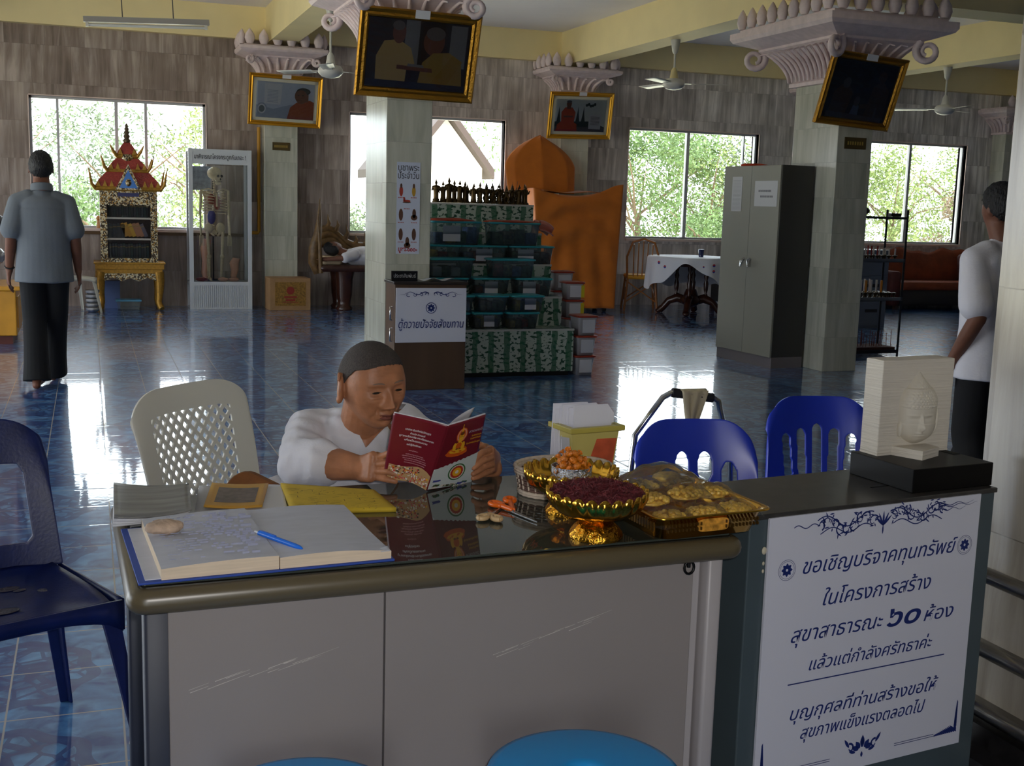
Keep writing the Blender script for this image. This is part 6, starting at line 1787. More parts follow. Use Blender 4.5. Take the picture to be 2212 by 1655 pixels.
# ================================================================== FRAMED PICTURES
GILT = M('gilt_frame', (170, 122, 40), .3, metal=.85, bump=.6, bscale=70); GILTY = M('bright_gilt_frame', (206, 150, 40), .35, metal=.7)
def picture(label, c, bw_, frame_m, bg, draw, liner=None):
    """c: corners bottom left, bottom right, top right, top left"""
    o = (c[0] + c[1] + c[2] + c[3]) / 4
    ux = ((c[1] - c[0]) + (c[2] - c[3])).normalized(); uz = ((c[3] - c[0]) + (c[2] - c[1])).normalized(); un = ux.cross(uz).normalized(); uz = un.cross(ux)
    w = ((c[1] - c[0]).length + (c[2] - c[3]).length) / 2; h = ((c[3] - c[0]).length + (c[2] - c[1]).length) / 2
    t = thing('framed_picture', label, 'picture', o)
    t.matrix_world = Matrix.Translation(o) @ Matrix((ux, -un, uz)).transposed().to_4x4()
    m = MB(); n = 7
    prof = [(0, .0), (0, .026), (.15, .036), (.32, .030), (.5, .022), (.72, .030), (.9, .020), (1.0, .006)]
    def ring(f, y): q = bw_ * f; return [(-w / 2 + q, -y, -h / 2 + q), (w / 2 - q, -y, -h / 2 + q), (w / 2 - q, -y, h / 2 - q), (-w / 2 + q, -y, h / 2 - q)]
    m.rings([ring(f, y) for f, y in prof], smooth=False, cap0=True, cap1=False)
    m.build('frame', frame_m, t)
    iw, ih = w / 2 - bw_, h / 2 - bw_
    p = MB().box((-iw - .004, -.006, -ih - .004), (iw + .004, -.003, ih + .004)).build('print', bg, t)
    if liner:
        q = MB(); f = .04
        for a, b in (((-iw, -ih), (iw, -ih + f)), ((-iw, ih - f), (iw, ih)), ((-iw, -ih), (-iw + f, ih)), ((iw - f, -ih), (iw, ih))): q.box((a[0], -.009, a[1]), (b[0], -.006, b[1]))
        q.build('mat_border', liner, t); iw -= f; ih -= f
    ms = []; pm = MB(); lay = [0]
    def shape(pts, mat):
        if mat not in ms: ms.append(mat)
        lay[0] += 1; y = -.0065 - .00025 * lay[0]
        pm.add([(max(-1, min(1, a)) * iw, y, max(-1, min(1, b)) * ih) for a, b in pts], [tuple(range(len(pts)))], ms.index(mat))
    def oval(cx, cz, rx, rz_, mat, n=24): shape([(cx + rx * math.cos(k / n * 2 * PI), cz + rz_ * math.sin(k / n * 2 * PI)) for k in range(n)], mat)
    draw(shape, oval)
    pm.build('image', ms, p)
    MB().box((-iw - .002, -.0175, -ih - .002), (iw + .002, -.016, ih + .002)).build('glazing', glass('picture_glass', (.97, .97, .97), 1.0, .02), t)
    MB().box((-.055, -.040, h / 2 - bw_ * .75), (.055, -.034, h / 2 + .004)).build('paper_tag', PAPER, t)
    return t
def m2(n, c): return M('print_' + n, c, .5)
def draw_portrait(shape, oval):
    wt, og, sk, dk, bl = m2('paper_white', (206, 208, 216)), m2('robe_rust', (150, 66, 30)), m2('skin_brown', (122, 76, 54)), m2('hair_dark', (48, 38, 36)), m2('haze_blue', (150, 160, 182))
    shape([(-1, -1), (1, -1), (1, -.35), (.2, -.2), (-.4, -.5), (-1, -.3)], bl)
    shape([(-.72, .92), (-.12, .90), (-.16, -.25), (-.72, -.22)], wt)
    for k in range(9): shape([(-.62, .55 - k * .08), (-.25, .54 - k * .08), (-.25, .515 - k * .08), (-.62, .525 - k * .08)], bl)
    oval(-.80, -.52, .18, .34, bl); oval(-.80, -.52, .14, .27, wt); oval(-.80, -.52, .10, .19, m2('emblem_grey', (110, 116, 120)))
    shape([(.08, -1), (1, -1), (1, .0), (.86, .10), (.62, .02), (.40, -.05), (.18, -.35)], og)
    shape([(.42, -.1), (.80, .02), (.80, .4), (.46, .3)], sk); oval(.56, .32, .24, .43, sk); oval(.62, .58, .24, .20, dk); oval(.54, .30, .21, .36, sk)
    oval(.44, .36, .035, .03, dk); oval(.60, .36, .035, .03, dk); shape([(.43, .1), (.58, .1), (.57, .06), (.44, .06)], m2('lip', (96, 50, 42))); shape([(.08, -.98), (.98, -.98), (.98, -.85), (.12, -.84)], m2('robe_shadow', (150, 60, 46)))
def draw_seated(shape, oval):
    wt, og, sk, gr, dk, rd = m2('paper_white', (206, 208, 216)), m2('robe_orange', (206, 84, 40)), m2('skin_brown', (122, 76, 54)), m2('temple_green', (52, 62, 56)), m2('stone_dark', (92, 88, 90)), m2('lotus_red', (190, 60, 50))
    shape([(-1, -1), (1, -1), (1, -.7), (-1, -.7)], dk); shape([(-1, -.7), (1, -.72), (.5, -.35), (-1, -.4)], gr)
    for x in (-.1, .12, -.85): shape([(x - .1, -.6), (x + .1, -.6), (x + .03, .1), (x, .6), (x - .03, .1)], gr)
    shape([(-.90, -.92), (-.10, -.92), (-.12, -.55), (-.3, -.35), (-.72, -.35), (-.9, -.6)], og); shape([(-.74, -.45), (-.24, -.45), (-.20, .2), (-.34, .5), (-.62, .5), (-.76, .2)], og)
    shape([(-.56, .4), (-.40, .4), (-.40, .6), (-.56, .6)], sk); oval(-.48, .72, .10, .20, sk); oval(-.48, .86, .10, .08, dk); shape([(-.66, -.12), (-.3, -.12), (-.3, -.02), (-.66, -.02)], sk)
    shape([(.34, .1), (.86, .08), (.84, -.85), (.36, -.82)], wt)
    for k in range(7): shape([(.42, -.05 - k * .08), (.78, -.06 - k * .08), (.78, -.085 - k * .08), (.42, -.075 - k * .08)], dk)
    for k in range(5): oval(.22 + .08 * k, .66 + .06 * math.sin(k * 2), .05, .09, gr)
    shape([(-.95, -.98), (-.1, -.98), (-.1, -.88), (-.95, -.88)], rd)
def draw_pair(shape, oval):
    rb, rb2, sk, dk, wl, wd = m2('robe_straw', (188, 160, 96)), m2('robe_mustard', (160, 128, 56)), m2('skin_brown', (122, 76, 54)), m2('dark_brown', (34, 26, 22)), m2('pale_wall', (128, 126, 124)), m2('dark_wood', (60, 40, 26))
    for k in range(6): shape([(-1, .9 - k * .2), (-.6, .8 - k * .22), (-.6, .74 - k * .22), (-1, .8 - k * .2)], wd)
    shape([(-.28, 1), (.0, 1), (.0, -.4), (-.28, -.4)], wl); shape([(.62, .95), (.95, .95), (.95, -.3), (.62, -.3)], wl); shape([(.06, .85), (.56, .85), (.56, -.3), (.06, -.3)], wd)
    shape([(-.80, -1), (-.22, -1), (-.20, -.35), (-.05, -.25), (-.15, .2), (-.4, .42), (-.68, .35), (-.82, -.1)], rb); oval(-.40, .62, .13, .32, sk); oval(-.42, .82, .12, .14, m2('grey_head', (110, 100, 94)))
    oval(.30, .42, .21, .40, sk); oval(.32, .66, .19, .2, m2('grey_head', (110, 100, 94))); shape([(.02, -1), (.95, -1), (.88, -.1), (.62, .15), (.3, .1), (.1, -.2)], rb2); shape([(.25, -.9), (.6, -.9), (.9, -.1), (.7, .08)], m2('robe_gold', (156, 120, 40)))
    shape([(-.4, -.32), (.3, -.36), (.32, -.48), (-.4, -.44)], sk); shape([(-.18, -.26), (.12, -.28), (.14, -.36), (-.2, -.34)], wl)
    shape([(-1, -1), (1, -1), (1, -.82), (-1, -.78)], m2('table_violet', (54, 50, 60)))
def draw_dark(shape, oval):
    bk_, a, b, c = m2('near_black', (18, 15, 15)), m2('dim_robe', (64, 46, 34)), m2('dim_grey', (74, 70, 72)), m2('dim_blue', (84, 96, 124))
    shape([(-.2, 1), (.35, 1), (.35, .3), (-.2, .3)], bk_); shape([(-.85, -.9), (-.3, -.9), (-.2, -.1), (-.5, .3), (-.8, -.1)], a); oval(-.48, .22, .12, .18, b)
    shape([(.3, -.9), (.95, -.9), (.9, .1), (.62, .45), (.38, .2)], a); oval(.58, .55, .13, .2, a); shape([(-.18, -1), (.12, -1), (.08, -.5), (-.1, -.5)], c); oval(-.02, -.36, .09, .17, b); shape([(-.9, -1), (.9, -1), (.9, -.86), (-.9, -.8)], b); shape([(.1, -.45), (.5, -.4), (.5, -.55), (.1, -.6)], a); shape([(.60, -.95), (.68, -.95), (.66, -.5), (.61, -.5)], b)
Yt, Yb_ = 15.02, 15.17
picture('gilt framed portrait of a monk on blue above the skeleton case pillar', [on_y(532, 268, Yb_), on_y(690, 276, Yb_), on_y(698, 170, Yt), on_y(541, 154, Yt)], .055, GILTY, m2('sky_blue', (184, 192, 210)), draw_portrait, M('pale_mat', (190, 186, 168), .6))
picture('gilt framed picture of a seated monk in orange above the orange draped seat', [on_y(1180, 297, Yb_), on_y(1317, 302, Yb_), on_y(1325, 200, Yt), on_y(1188, 198, Yt)], .06, GILTY, m2('pale_sky', (190, 200, 216)), draw_seated, M('pale_mat', (190, 186, 168), .6))
picture('large gilt framed picture of two robed figures above the long poster', [on_y(763, 205, 8.77), on_y(1017, 221, 8.77), on_y(1041, 37, 8.58), on_y(778, 7, 8.58)], .075, GILT, m2('brown_interior', (56, 44, 36)), draw_pair)
picture('ornate gilt framed almost black picture on the pillar by the steel cabinet', [on_y(1760, 263, 8.77), on_y(1918, 284, 8.77), on_y(1957, 129, 8.58), on_y(1794, 104, 8.58)], .065, GILT, m2('dark_interior', (26, 22, 22)), draw_dark)

# ================================================================== SCRIPTURE CABINET WITH BOOKS
GMOS = None
def mosaic_material():
    m, N, L, b = nodes_mat('gold_mirror_mosaic')
    tc = N.new('ShaderNodeTexCoord'); v = N.new('ShaderNodeTexVoronoi'); v.inputs['Scale'].default_value = 75; L.new(tc.outputs['Object'], v.inputs['Vector'])
    r = N.new('ShaderNodeValToRGB'); r.color_ramp.interpolation = 'CONSTANT'
    r.color_ramp.elements[0].color = hexc((150, 112, 44)); r.color_ramp.elements[1].position = .60; r.color_ramp.elements[1].color = hexc((196, 184, 150))
    e = r.color_ramp.elements.new(.3); e.color = hexc((58, 44, 24))
    L.new(v.outputs['Color'], r.inputs[0]); L.new(r.outputs[0], b.inputs['Base Color']); b.inputs['Roughness'].default_value = .25; b.inputs['Metallic'].default_value = .35
    k = N.new('ShaderNodeBump'); k.inputs['Strength'].default_value = .5; L.new(v.outputs['Distance'], k.inputs['Height']); L.new(k.outputs[0], b.inputs['Normal'])
    return m
GMOS = mosaic_material()
ROOFR = M('red_glass_roof', (158, 58, 48), .25, var=.25, vscale=50, bump=.5, bscale=60); GOLDP = M('gold_painted_wood', (176, 130, 46), .4, metal=.4, var=.25, vscale=40)
BLUEG = M('blue_mirror_glass', (44, 116, 196), .2)
KB = thing('scripture_cabinet', 'gilded temple-shaped scripture cabinet with tiered red roof and spire, in front of the first window', 'cabinet', (.455, 14.90, 0))
sw, bw2, dd2 = .80, .66, .42
m = MB(); m.box((-sw / 2, 0, .50), (sw / 2, dd2 + .06, .565)); m.box((-sw / 2 + .02, .01, .45), (sw / 2 - .02, dd2 + .05, .50)); m.box((-sw / 2 - .015, -.015, .565), (sw / 2 + .015, dd2 + .075, .585)); m.build('stand_top', GOLDP, KB, bevel=.003)
m = MB(); m.prism([(-sw / 2 + .06, .45), (-.3, .36), (-.2, .40), (-.1, .355), (0, .395), (.1, .355), (.2, .40), (.3, .36), (sw / 2 - .06, .45)], .012, .028); m.build('apron_carving', GMOS, KB)
for sx in (-1, 1):
    for y in (.05, dd2):
        m = MB(); x = sx * (sw / 2 - .065)
        m.tube([(x, y, .47), (x + sx * .012, y, .36), (x + sx * .01, y, .22), (x - sx * .005, y, .10), (x + sx * .015, y - .02, .04), (x + sx * .03, y - .045, .018)], [.062, .058, .046, .036, .042, .032], 10); m.build('leg', GOLDP, KB)
b0 = MB(); z0, z1 = .585, 1.44
for sx in (-1, 1): b0.box((sx * bw2 / 2 - (.08 if sx > 0 else 0), .03, z0), (sx * bw2 / 2 + (.08 if sx < 0 else 0), .11, z1))
b0.box((-bw2 / 2 + .08, .032, z0), (bw2 / 2 - .08, .108, z0 + .05)); b0.box((-bw2 / 2 + .08, .032, z1 - .14), (bw2 / 2 - .08, .108, z1))
b0.build('front_posts', GMOS, KB)
sc_ = MB(); pts = [(-bw2 / 2 + .08, z1 - .14)] + [(-bw2 / 2 + .08 + (bw2 - .16) * k / 24, z1 - .155 - .022 * abs(math.sin(k / 24 * PI * 6))) for k in range(25)] + [(bw2 / 2 - .08, z1 - .14)]
sc_.prism(pts, .035, .05); sc_.build('scalloped_edge', GMOS, KB)
m = MB()
for sx in (-1, 1): m.box((sx * bw2 / 2 - (.02 if sx > 0 else 0), .11, z0), (sx * bw2 / 2 + (.02 if sx < 0 else 0), dd2, z1))
m.box((-bw2 / 2, dd2 - .02, z0), (bw2 / 2, dd2, z1)); m.build('case_body', M('dark_red_lacquer', (84, 40, 34), .4), KB)
for z in (.635, .875, 1.125):
    m = MB(); m.box((-bw2 / 2 + .02, .06, z - .022), (bw2 / 2 - .02, dd2 - .02, z)); m.build('shelf', M('silver_shelf_edge', (170, 164, 156), .35, metal=.4), KB)
MB().box((-bw2 / 2 + .08, .075, z0 + .05), (bw2 / 2 - .08, .079, z1 - .14)).build('glass_door', glass('case_glass', (.95, .97, .97), .5, .0), KB)
def roof(z0_, z1_, wa, wb, m_, name='roof_tier'):
    r_ = MB(); da, db = wa * .62, wb * .62; cy = dd2 / 2 + .02
    def rg(w, d, z): return [(-w / 2, cy - d / 2, z), (w / 2, cy - d / 2, z), (w / 2, cy + d / 2, z), (-w / 2, cy + d / 2, z)]
    r_.rings([rg(wa, da, z0_ - .05), rg(wa + .03, da + .03, z0_ - .03), rg(wa, da, z0_)], 1, smooth=False)
    steps = [rg(lerp(wa, wb, f), lerp(da, db, f), z0_ + (z1_ - z0_) * (f ** .75)) for f in [k / 6 for k in range(7)]]
    r_.rings(steps, 0, smooth=False)
    for sx in (-1, 1):
        for sy in (-1, 1):
            x, y = sx * wa / 2, cy + sy * da / 2
            r_.tube([(x, y, z0_ - .02), (x + sx * .035, y + sy * .03, z0_ + .03), (x + sx * .055, y + sy * .05, z0_ + .03 + .5 * wa * .32), (x + sx * .075, y + sy * .06, z0_ + .06 + wa * .24)], [.02, .018, .011, .002], 6, 1)
    n = int(wa / .07)
    for k in range(n):
        x = -wa / 2 + (k + .5) * wa / n
        if abs(x) > wa * .16: r_.prism([(x - .026, z0_), (x + .026, z0_), (x, z0_ + .075)], cy - da / 2 - .012, cy - da / 2, 1)
    return r_.build(name, [m_, GOLDP], KB)
roof(1.49, 1.68, .76, .46, ROOFR); roof(1.70, 1.83, .46, .26, ROOFR); roof(1.88, 2.03, .24, .06, ROOFR)
m = MB(); cy = dd2 / 2 + .02
m.lathe([(.10, 1.80), (.11, 1.85), (.09, 1.88)], 16, (0, cy, 0)); m.build('tier_collar', GMOS, KB)
m = MB(); m.lathe([(.035, 2.02), (.05, 2.05), (.028, 2.07), (.042, 2.10), (.024, 2.12), (.036, 2.145), (.020, 2.165), (.030, 2.185), (.016, 2.205), (.022, 2.22), (.006, 2.25)], 14, (0, cy, 0)); m.build('spire', M('dark_gilt', (92, 74, 50), .4, metal=.4), KB)
m = MB(); m.prism([(-.15, 1.455), (.15, 1.455), (0, 1.76)], -.045, -.02, 1); m.prism([(-.105, 1.475), (.105, 1.475), (0, 1.69)], -.052, -.045, 0); m.ball((0, -.052, 1.54), .035, 10, 8, 1, sc=(1, .3, 1.3)); m.build('gable', [BLUEG, GMOS], KB)
MB().box((-.12, .015, 1.375), (.12, .03, 1.42)).build('blue_plaque', M('deep_blue_glass', (30, 36, 96), .3), KB)
DKB = [M('book_black', (30, 30, 36), .5), M('book_charcoal', (48, 46, 50), .5), M('book_dark_green', (34, 46, 42), .5)]
OCB = [M('book_ochre', (190, 134, 50), .5), M('book_tan', (176, 120, 90), .5), M('book_grey_violet', (110, 98, 110), .5), M('book_gold', (204, 156, 56), .5)]
def book(w, h, d, mt):
    me = MB(); me.box((0, 0, 0), (w, d, h)); me.box((.002, d - .001, .004), (w - .002, d + .002, h - .004), 1); me.box((0, -.0006, h * .75), (w, 0, h * .80), 2)
    return me.mesh('book', [mt, PAPER, M('gold_stamp', (150, 120, 60), .5)])
rnd = random.Random(17)
def shelf_books(z, n, mats, grp, lab, lean=False):
    x = -bw2 / 2 + .10
    for k in range(n):
        w = (bw2 - .20) / n; mt = mats[k % len(mats)] if not lean else (DKB[1] if k < 4 else mats[(0, 0, 3, 1, 1, 2, 1)[min(6, k - 4)]])
        o = bpy.data.objects.new('book', book(w * .93, .165 + .006 * (k % 3), .15, mt)); COL.objects.link(o)
        o.location = (.455 + x + k * w, 14.90 + .10, z + (.012 if lean and k > 3 else .0005)); o.rotation_euler = (0, (-.38 if lean and k > 3 else 0), 0)
        tag(o, lab if not lean or k > 3 else 'grey upright book next to the leaning ochre books in the scripture cabinet', 'book', grp if not lean or k > 3 else 'upright grey books on the middle shelf')
shelf_books(1.125, 16, DKB, 'dark books on the upper shelf', 'dark bound volume on the upper shelf of the scripture cabinet')
shelf_books(.875, 10, OCB, 'leaning books on the middle shelf', 'ochre or tan book leaning sideways on the middle shelf of the scripture cabinet', True)
shelf_books(.635, 15, DKB, 'dark books on the lowest shelf', 'dark bound volume on the lowest shelf of the scripture cabinet')
t = thing('storage_box', 'clear plastic box with light blue lid on the floor under the scripture cabinet', 'storage box', (.43, 14.98, 0))
m = MB(); m.rings([[(-.14 - o, -.1 - o, z), (.14 + o, -.1 - o, z), (.14 + o, .1 + o, z), (-.14 - o, .1 + o, z)] for o, z in ((-.02, 0), (0, .115))], smooth=False); m.build('box_body', TUBM, t)
MB().box((-.15, -.11, .112), (.15, .11, .13)).build('lid', M('light_blue_lid', (96, 166, 206), .35), t, bevel=.004)
o = MB().box((-.09, -.06, 0), (.09, .06, .34)).build('waste_bin', M('slate_blue_plastic', (90, 110, 160), .5)); o.location = (.25, 15.25, 0); tag(o, 'slate blue plastic bin in the shade behind the scripture cabinet leg', 'bin')
# white chair and silver bowls beside the cabinet
t = thing('plastic_chair', 'white plastic chair turned sideways between the walking man and the scripture cabinet', 'chair', (-.22, 14.75, 0), math.radians(115))
chair_seat(t, .44, .42, .43, WPL); back_shell(t, .44, .42, .45, WPL, None, z0=.42, tilt=.10, n=30, m_=24, top_r=.4).location = (0, .205, 0); chair_legs(t, .44, .42, .43, WPL)
for k in range(5):
    m = MB(); m.lathe([(.05, 0), (.075, .02), (.085, .055), (.08, .055), (.06, .01)], 24); o = m.build('silver_bowl', SILV); o.location = (.015, 14.72, .002 + k * .052)
    tag(o, ['silver bowl at the bottom of the pile beside the scripture cabinet', 'silver bowl second from the floor in the pile by the cabinet leg', 'silver bowl in the middle of the pile by the cabinet leg', 'silver bowl second from the top of the pile by the cabinet leg', 'silver bowl on top of the pile by the cabinet leg'][k], 'bowl', 'silver bowls beside the scripture cabinet')

# ================================================================== SKELETON IN ITS GLASS CASE
CX, CY = 1.165, 15.02
SK = thing('display_case', 'tall white framed glass case with a skeleton inside, Thai lettering on its head board', 'display case', (CX, CY, 0))
cw, cd, chh = .765, .42, 1.985
WF = M('white_case_frame', (204, 208, 212), .4)
m = MB()
for x in (0, cw - .05):
    for y in (0, cd - .04): m.box((x, y, 0), (x + .05, y + .04, chh))
e_ = .0012
for z_, y_ in (((chh - .03, chh - e_), cd), ((.30, .345), cd), ((e_, .02), cd)):
    m.box((.05, e_, z_[0]), (cw - .05, y_ - e_, z_[1])); m.box((e_, .04, z_[0]), (.05, y_ - .04, z_[1])); m.box((cw - .05, .04, z_[0]), (cw - e_, y_ - .04, z_[1]))
m.box((.05, e_, 1.80), (cw - .05, .03, 1.83)); m.build('frame', WF, SK)
hb = MB().box((.04, .006, 1.83), (cw - .04, .02, chh - .03)).build('head_board', WF, SK)
x = text('lettering', 'มาพิจารณาโครงกระดูกกันเถอะ !', .075, M('black_ink', (20, 20, 24), .6), SK, (cw / 2, .0045, 1.865), bold=.0008, depth=.001); FITS.append((x, .62))
m = MB(); m.box((.05, .010, .02), (cw - .05, .02, .30))
for k in range(26): m.box((.055 + k * .0252, .002, .02), (.068 + k * .0252, .010, .30))
m.build('fluted_panel', WF, SK)
CG = glass('case_glass_front', (.96, .98, .98), 1.0, .01)
MB().box((.05, .012, .345), (cw - .05, .016, 1.80)).build('front_glass', CG, SK)
MB().box((.012, .04, .345), (.016, cd - .04, chh - .03)).build('side_glass', CG, SK); MB().box((cw - .016, .04, .345), (cw - .012, cd - .04, chh - .03)).build('side_glass', CG, SK)
BONE = M('aged_plastic_bone', (206, 190, 158), .5, var=.12, vscale=30); MUS = M('model_red_muscle', (140, 62, 44), .5); ORGB = M('model_blue_organ', (70, 66, 140), .45); FLESH = M('model_pink_skin', (206, 154, 130), .5)
sx_ = CX + .335
SKL = thing('skeleton', 'plastic teaching skeleton standing inside the glass case', 'skeleton', (sx_, CY + .20, .35), math.radians(12))
hm = Matrix.Translation((.0, -.01, 1.315)) @ Matrix.Rotation(.5, 4, 'Z') @ Matrix.Diagonal((1.05, 1.05, .98, 1))
m = MB(); m.ball((0, .01, .03), .085, 22, 16, mat=hm, sc=(.9, 1.08, .95)); m.ball((0, -.045, -.035), .05, 16, 12, mat=hm, sc=(.95, .8, 1.0)); m.ball((0, -.05, -.095), .038, 14, 10, mat=hm, sc=(1, .85, .7)); m.build('skull', BONE, SKL)
m = MB()
for s_ in (-1, 1): m.ball((s_ * .030, -.078, -.005), .019, 12, 8, mat=hm, sc=(1, .5, .9))
m.ball((0, -.088, -.045), .011, 8, 6, mat=hm, sc=(.8, .5, 1.3)); m.box((-.03, -.087, -.080), (.03, -.080, -.074), mat=hm); m.build('eye_socket', M('socket_dark', (40, 34, 30), .8), SKL)
m = MB()
for k in range(22):
    z = .62 + k * .030; y = .05 + .02 * math.sin(k / 22 * 2 * PI); m.tube([(0, y, z), (0, y, z + .022)], .017 + .004 * (k < 6), 8); m.box((-.006, y, z + .004), (.006, y + .035, z + .014))
m.build('spine', BONE, SKL)
m = MB()
for k in range(9):
    z = 1.13 - k * .035; w = .085 + .05 * math.sin((k + 1) / 10 * PI) + .006 * k; d = .07 + .02 * math.sin((k + 1) / 10 * PI)
    for s_ in (-1, 1):
        pts = [(s_ * w * math.sin(a), .04 - d * 1.0 + d * 1.0 * (1 + math.cos(a)) * .95 - .03, z - .035 * (a / PI) * (1.2 if k < 7 else .5)) for a in [.15 + (2.75 if k < 7 else 2.0) * q / 12 for q in range(13)]]
        m.tube(pts, .0062, 6)
m.tube([(0, -.068, 1.10), (0, -.078, .93)], .014, 8); m.build('rib_cage', BONE, SKL)
m = MB()
for s_ in (-1, 1):
    m.tube([(s_ * .01, -.06, 1.12), (s_ * .09, -.045, 1.15), (s_ * .165, .01, 1.135)], .009, 6); m.prism([(s_ * .07, 1.12), (s_ * .15, 1.13), (s_ * .10, .98)], .07, .078)
m.build('shoulder_girdle', BONE, SKL)
m = MB(); m.ball((.03, .0, .98), .06, 14, 10, sc=(.9, .6, 1.5)); m.ball((-.05, .0, 1.02), .05, 14, 10, sc=(.9, .6, 1.4)); m.build('muscle_part', MUS, SKL)
m = MB(); m.ball((-.05, -.01, .80), .06, 14, 10, sc=(.9, .6, 1.5)); m.build('blue_organ', ORGB, SKL)
m = MB()
for s_ in (-1, 1):
    m.ball((s_ * .075, .03, .66), .07, 16, 10, sc=(.85, .45, 1.0)); m.tube([(s_ * .06, -.01, .60), (s_ * .02, -.03, .565)], .014, 8)
m.tube([(-.03, .05, .60), (.03, .05, .60)], .03, 10); m.build('pelvis', BONE, SKL)
for s_ in (-1, 1):
    m = MB(); chain(m, [(s_ * .175, .01, 1.12), (s_ * .185, .02, .83)], [.018, .015], 8); chain(m, [(s_ * .185, .02, .82), (s_ * .19, -.01, .58)], [.012, .010], 8); chain(m, [(s_ * .178, .03, .82), (s_ * .18, .01, .58)], [.010, .010], 8)
    for k in range(4): m.tube([(s_ * .18 - .02 + k * .013, -.01, .57), (s_ * .18 - .024 + k * .016, -.02, .50), (s_ * .18 - .024 + k * .016, -.015, .44)], .005, 5)
    m.build('arm', BONE, SKL)
    m = MB(); chain(m, [(s_ * .10, .01, .60), (s_ * .085, .0, .33)], [.022, .018], 8); m.ball((s_ * .085, -.005, .305), .030, 10, 8); chain(m, [(s_ * .08, .0, .29), (s_ * .075, .015, .05)], [.018, .012], 8); m.tube([(s_ * .10, .02, .28), (s_ * .092, .025, .05)], .007, 6)
    m.tube([(s_ * .08, .03, .03), (s_ * .085, -.04, .025), (s_ * .09, -.11, .012)], [.022, .02, .014], 8); m.build('leg', BONE, SKL)
m = MB(); m.tube([(0, .09, 0), (0, .09, 1.25)], .009, 8); m.box((-.10, .02, 0), (.10, .16, .012)); m.build('stand', M('black_iron', (24, 24, 24), .4, metal=.5), SKL)
rnd = random.Random(3)
for k, (x, y, z, lab) in enumerate(((.20, .30, .36, 'pink model limb standing behind the skeleton on the pillar-less side of the case'), (.56, .30, .36, 'pink model limb standing in the case corner near the wall pillar'))):
    m = MB(); m.tube([(0, 0, 0), (.02, -.03, .02), (0, 0, .10), (.02, .0, .25), (.01, .0, .40), (.04, .0, .52)], [.03, .04, .04, .05, .06, .05], 12); o = m.build('anatomical_model', FLESH); o.location = (CX + x, CY + y - .05, .347); o.scale = (1, 1, 1.0 if k == 0 else .55); tag(o, lab, 'model limb')
for k, x in enumerate((.15, .42, .55)):
    m = MB(); m.ball((0, 0, .02), .05, 12, 8, sc=(1.4, .8, .5)); m.v = [tuple(Vector(v) * (1 + .2 * mnoise.noise(Vector(v) * 30 + Vector((k, 0, 0))))) for v in m.v]; o = m.build('anatomical_model', FLESH if k else MUS); o.location = (CX + x, CY + .11, .350); tag(o, ['reddish model organ lying at the skeleton feet', 'pink model organ lying beside the skeleton stand', 'pink model organ lying in the front corner of the case'][k], 'model organ')
o = MB().box((0, 0, 0), (.24, .004, .30)).build('chart', M('pale_blue_chart', (150, 160, 176), .6, var=.3, vscale=20)); o.location = (CX + .06, CY + .36, 1.48); tag(o, 'pale blue anatomy chart hung inside the skeleton case', 'chart')

# yellow pipe at the wall pillar
m = MB(); m.tube([(2.075, 15.44, 2.30), (2.075, 15.44, .975), (2.06, 15.44, .955), (1.96, 15.44, .955)], .022, 10); o = m.build('yellow_pipe', M('yellow_painted_pipe', (196, 140, 30), .4)); tag(o, 'yellow painted pipe running down the wall beside the skeleton case', 'pipe')
# decorated carton by the pillar
CB = thing('carton', 'brown carton with ochre panel and red emblem at the foot of the wall pillar', 'box', (2.12, 14.80, 0), math.radians(2))
KR = M('kraft_board', (168, 130, 90), .8, var=.08, vscale=12)
MB().box((0, 0, 0), (.52, .36, .41)).build('body', KR, CB, bevel=.006)
fr = MB().box((.065, -.003, .06), (.455, 0, .36)).build('front_panel', M('ochre_print_panel', (146, 108, 44), .6, var=.45, vscale=40), CB)
m = MB(); m.add([(.26 + .05 * math.cos(k / 20 * 6.283), -.0045, .255 + .05 * math.sin(k / 20 * 6.283)) for k in range(20)], [tuple(range(20))]); m.box((.18, -.0045, .16), (.34, -.003, .185)); m.box((.20, -.0045, .12), (.32, -.003, .145)); m.box((.16, -.0045, .10), (.36, -.003, .106)); m.build('red_emblem', M('emblem_red', (150, 50, 40), .6), fr)

# ================================================================== CARVED BENCH WITH A SLEEPER
NAGA = M('carved_gilt_wood', (112, 84, 48), .45, var=.35, vscale=16, bump=.5, bscale=28); DWOOD = M('dark_polished_wood', (62, 34, 24), .25, var=.25, vscale=10)
BN = thing('carved_bench', 'low carved bench with serpent back, the bed of the sleeping person', 'bench', (2.74, 14.72, 0))
m = MB(); m.rbox((0, 0, .50), (1.95, .62, .585), .06, 4); m.build('seat', DWOOD, BN)
for x in (.34, 1.6):
    for y in (.14, .48):
        m = MB(); m.lathe([(.10, 0), (.11, .03), (.08, .06), (.085, .12), (.10, .20), (.11, .40), (.13, .50)], 18, (x, y, 0)); m.build('leg', DWOOD, BN)
m = MB()
for k in range(3):
    pts = [(.06 + f * 1.85, .56 + .01 * k, .68 + .11 * k + .10 * math.sin(f * 9 + 1.2 + k * .5) + .12 * math.exp(-((f - .12) / .10) ** 2)) for f in [q / 40 for q in range(41)]]
    m.tube(pts, [.045 + .015 * math.sin(q * .7) for q in range(41)], 8)
m.build('serpent_back', NAGA, BN)
m = MB()
for k in range(16):
    f = k / 15; x = .06 + f * 1.85; z = .93 + .09 * math.sin(f * 9 + 1.9) + .12 * math.exp(-((f - .12) / .10) ** 2); m.tube([(x, .57, z - .05), (x + .04, .57, z + .03), (x + .02, .57, z + .10 + .05 * (k % 2))], [.04, .028, .003], 6)
m.build('flame_crest', NAGA, BN)
